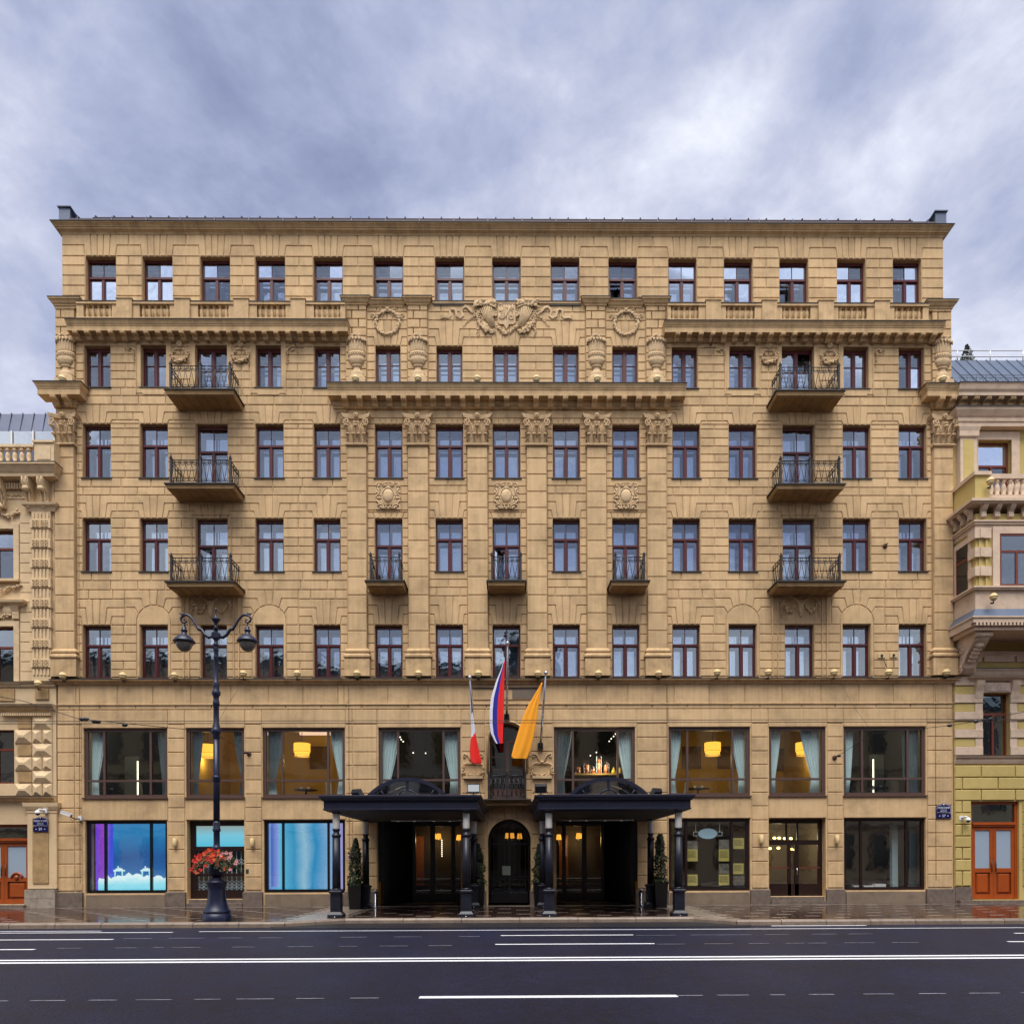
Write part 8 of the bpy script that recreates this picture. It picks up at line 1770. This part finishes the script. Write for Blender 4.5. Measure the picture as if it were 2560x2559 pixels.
# balcony parapet and balustrade on the bay
mb = MB(); par = [(16.82, 0.0), (16.82, -1.36), (17.32, -1.36), (17.32, -1.14), (17.04, -1.14), (17.04, 0.0)]
mb.xy(par, 14.61, 15.55); mb.build('balcony_parapet', M_ry, RB)
par2 = [(16.75, 0.0), (16.75, -1.43), (17.38, -1.43), (17.38, -1.07), (17.11, -1.07), (17.11, 0.0)]; MB().xy(par2, 15.55, 15.68).build('parapet_cap', M_rw, RB)
bs = MB().box(17.32, 20.7, -1.36, -1.14, 15.45, 15.62).box(17.32, 20.7, -1.36, -1.14, 14.61, 14.85).build('balustrade', M_rw, RB)
bm_ = MB().lathe([(0.09, 0), (0.09, 0.06), (0.06, 0.08), (0.11, 0.22), (0.07, 0.4), (0.05, 0.46), (0.08, 0.5), (0.09, 0.6)], 10).mesh('baluster', M_rw)
for k in range(14): put('baluster', bm_, bs, (17.45+k*0.235, -1.25, 14.85))
# upper entablature, corner pilaster, crowning cornice, roof
mb = MB(); ze = Z(1063, 2450, -0.35); x0 = X(2396, 1060, -0.3)
mb.rings([[(x0-p, -0.3-p, z), (xE, -0.3-p, z), (xE, 0.02, z), (x0-p, 0.02, z)] for p, z in ((0.0, ze), (0.0, ze+0.15), (0.04, ze+0.17), (0.04, ze+0.32), (0.08, ze+0.34), (0.2, ze+0.52), (0.22, ze+0.6))]); o = mb.build('entablature', M_rw, RB); MB().box(x0-0.23, xE, -0.54, 0.02, ze+0.601, ze+0.63).build('flashing', M_lead, o)
mb = MB(); pa_, pb_ = X(2400, 1150, -0.25), X(2441, 1150, -0.25); mb.box(pa_, pb_, -0.28, 0.02, 14.6, ze-0.02); o = mb.build('pilaster', M_rw, RB); MB().box(pa_+0.12, pb_-0.12, -0.295, -0.279, 14.9, ze-0.5).build('panel', M_ry, o); MB().cornice(pa_, pb_, [(0.03, ze-0.42), (0.06, ze-0.38), (0.06, ze-0.2), (0.1, ze-0.05), (0.1, ze-0.005)], yb=0.02, base=0.28).build('capital', M_rw, o)
mb = MB(); zc_ = Z(961, 2450, -0.5); xk = X(2400, 980, -0.4)
mb.rings([[(xk-p*0.2, -p, z), (xE, -p, z), (xE, 0.3, z), (xk-p*0.2, 0.3, z)] for p, z in ((0.05, zc_-0.9), (0.05, zc_-0.75), (0.12, zc_-0.7), (0.12, zc_-0.42), (0.5, zc_-0.4), (0.5, zc_-0.28), (0.56, zc_-0.2), (0.6, zc_-0.05), (0.62, zc_))]); o = mb.build('cornice', M_rw, RB)
for k in range(8): put('bracket', BR_L, o, (xk+0.15+k*0.46, -0.12, zc_-0.42-0.236))
MB().box(xk-0.14, xE, -0.64, 0.3, zc_+0.001, zc_+0.03).build('flashing', M_lead, o)
zr1 = Z(901, 2450, 2.0)
rf_ = MB().add([(xa+0.02, 0.0, zc_+0.02), (xE, 0.0, zc_+0.02), (xE, 2.0, zr1), (xa+0.02, 2.0, zr1), (xE, 10, zr1+0.6), (xa+0.02, 10, zr1+0.6)], [(0,1,2,3), (3,2,4,5)]).build('roof', M_rroof, RB)
for k in range(16):
    x_ = xa+0.1+k*0.42; MB().rings([[(x_, 0.0, zc_+0.03), (x_+0.03, 0.0, zc_+0.03), (x_+0.03, 0.0, zc_+0.07), (x_, 0.0, zc_+0.07)], [(x_+0.0, 2.0, zr1), (x_+0.03, 2.0, zr1), (x_+0.03, 2.0, zr1+0.04), (x_, 2.0, zr1+0.04)]]).build('standing_seam', M_rroof, rf_)
rl = MB(); 
for k in range(22):
    x_ = xa+0.15+k*0.36
    rl.tube([(x_+0.09*math.cos(t), -0.35, zc_+0.2+0.12*math.sin(t)) for t in [q*math.pi/5 for q in range(11)]], 0.008, 4); rl.tube([(x_+0.18, -0.35, zc_+0.03), (x_+0.18, -0.35, zc_+0.5)], 0.01, 4)
for z in (0.06, 0.36, 0.45): rl.tube([(xa+0.02, -0.35, zc_+z), (xE, -0.35, zc_+z)], 0.01, 4)
rl.build('roof_edge_railing', M_zinc, RB, recalc=False)
rl = MB()
for py_ in (876, 891, 911):
    z = Z(py_, 2450, 2.0); rl.tube([(xa+0.05, 2.0, z), (xE, 2.0, z)], 0.022, 5)
zt_ = Z(876, 2450, 2.0)
for k in range(7): rl.tube([(xa+0.1+k*1.35, 2.0, zr1), (xa+0.1+k*1.35, 2.0, zt_)], 0.022, 5)
rl.build('roof_railing', M_white, RB, recalc=False)
# potted conifer on that roof
x_, z_ = P(2443, 922, 1.85); C_ = thing('conifer', 'small dark potted conifer behind the roof railing of the lemon yellow house', 'tree', (x_, 2.5, zr1)); rg = random.Random(31)
MB().tube([(0, 0, 0), (0, 0, 0.9)], [0.04, 0.01], 6).build('trunk', M_trunk, C_)
def fnc(r): t = r.random(); a = r.random()*6.283; R_ = 0.36*(1-t)**0.8*r.uniform(0.5, 1.05)+0.02; return (R_*math.cos(a), R_*math.sin(a), 0.02+t*0.98), (math.cos(a), math.sin(a), 0.3)
mb = MB(); leaves(mb, 900, fnc, 0.07, rg); mb.build('crown', [M_leafg, M_leafg], C_, recalc=False)
# scroll console under the bay
def scroll(x_):
    o = MB().yz([(0, -1.25), (-0.2, -1.28), (-0.42, -1.1), (-0.5, -0.85), (-0.75, -0.55), (-1.15, -0.28), (-1.3, -0.1), (-1.25, 0), (0, 0)], -0.24, 0.24).build('scroll_console', M_rw, RB, (x_, 0, 9.95))
    mb = MB()
    for sg in (-1, 1):
        pts = [(sg*0.25, -0.32+0.22*(1-t)*math.cos(t*9), -0.45+0.22*(1-t)*math.sin(t*9)) for t in [k/20 for k in range(20)]]; mb.tube(pts, 0.035, 5); mb.tube([(sg*0.25, -0.25+0.16*(1-t)*math.cos(-t*8-1), -1.12+0.16*(1-t)*math.sin(-t*8-1)) for t in [k/16 for k in range(16)]], 0.03, 5)
        mb.tube([(sg*0.25, y, z) for y, z in ((-1.2, -0.05), (-1.05, -0.32), (-0.7, -0.6), (-0.48, -0.9), (-0.38, -1.1))], 0.035, 5)
    for k in range(5): t = k/5; mb.ball((0, -1.0+0.55*t, -0.42-0.55*t), (0.18, 0.08, 0.1), 8, 5)
    mb.lathe([(0.1, -0.3), (0.1, 0.3)], 10); n = len(mb.v)
    for i in range(n-20, n): a_, b_, c_ = mb.v[i]; mb.v[i] = (c_, b_-1.22, a_-0.1)
    mb.build('acanthus', M_rw, o)
scroll(17.2); scroll(20.4)
for px_, py_, y, lb in ((2476, 1203, -1.6, 'cream globe lamp on the balcony parapet of the lemon yellow house'), (2484, 1492, -1.65, 'cream globe lamp below the bay window of the lemon yellow house')): globe(px_, py_, y, lb, 'cream globe lamps on the neighbours')
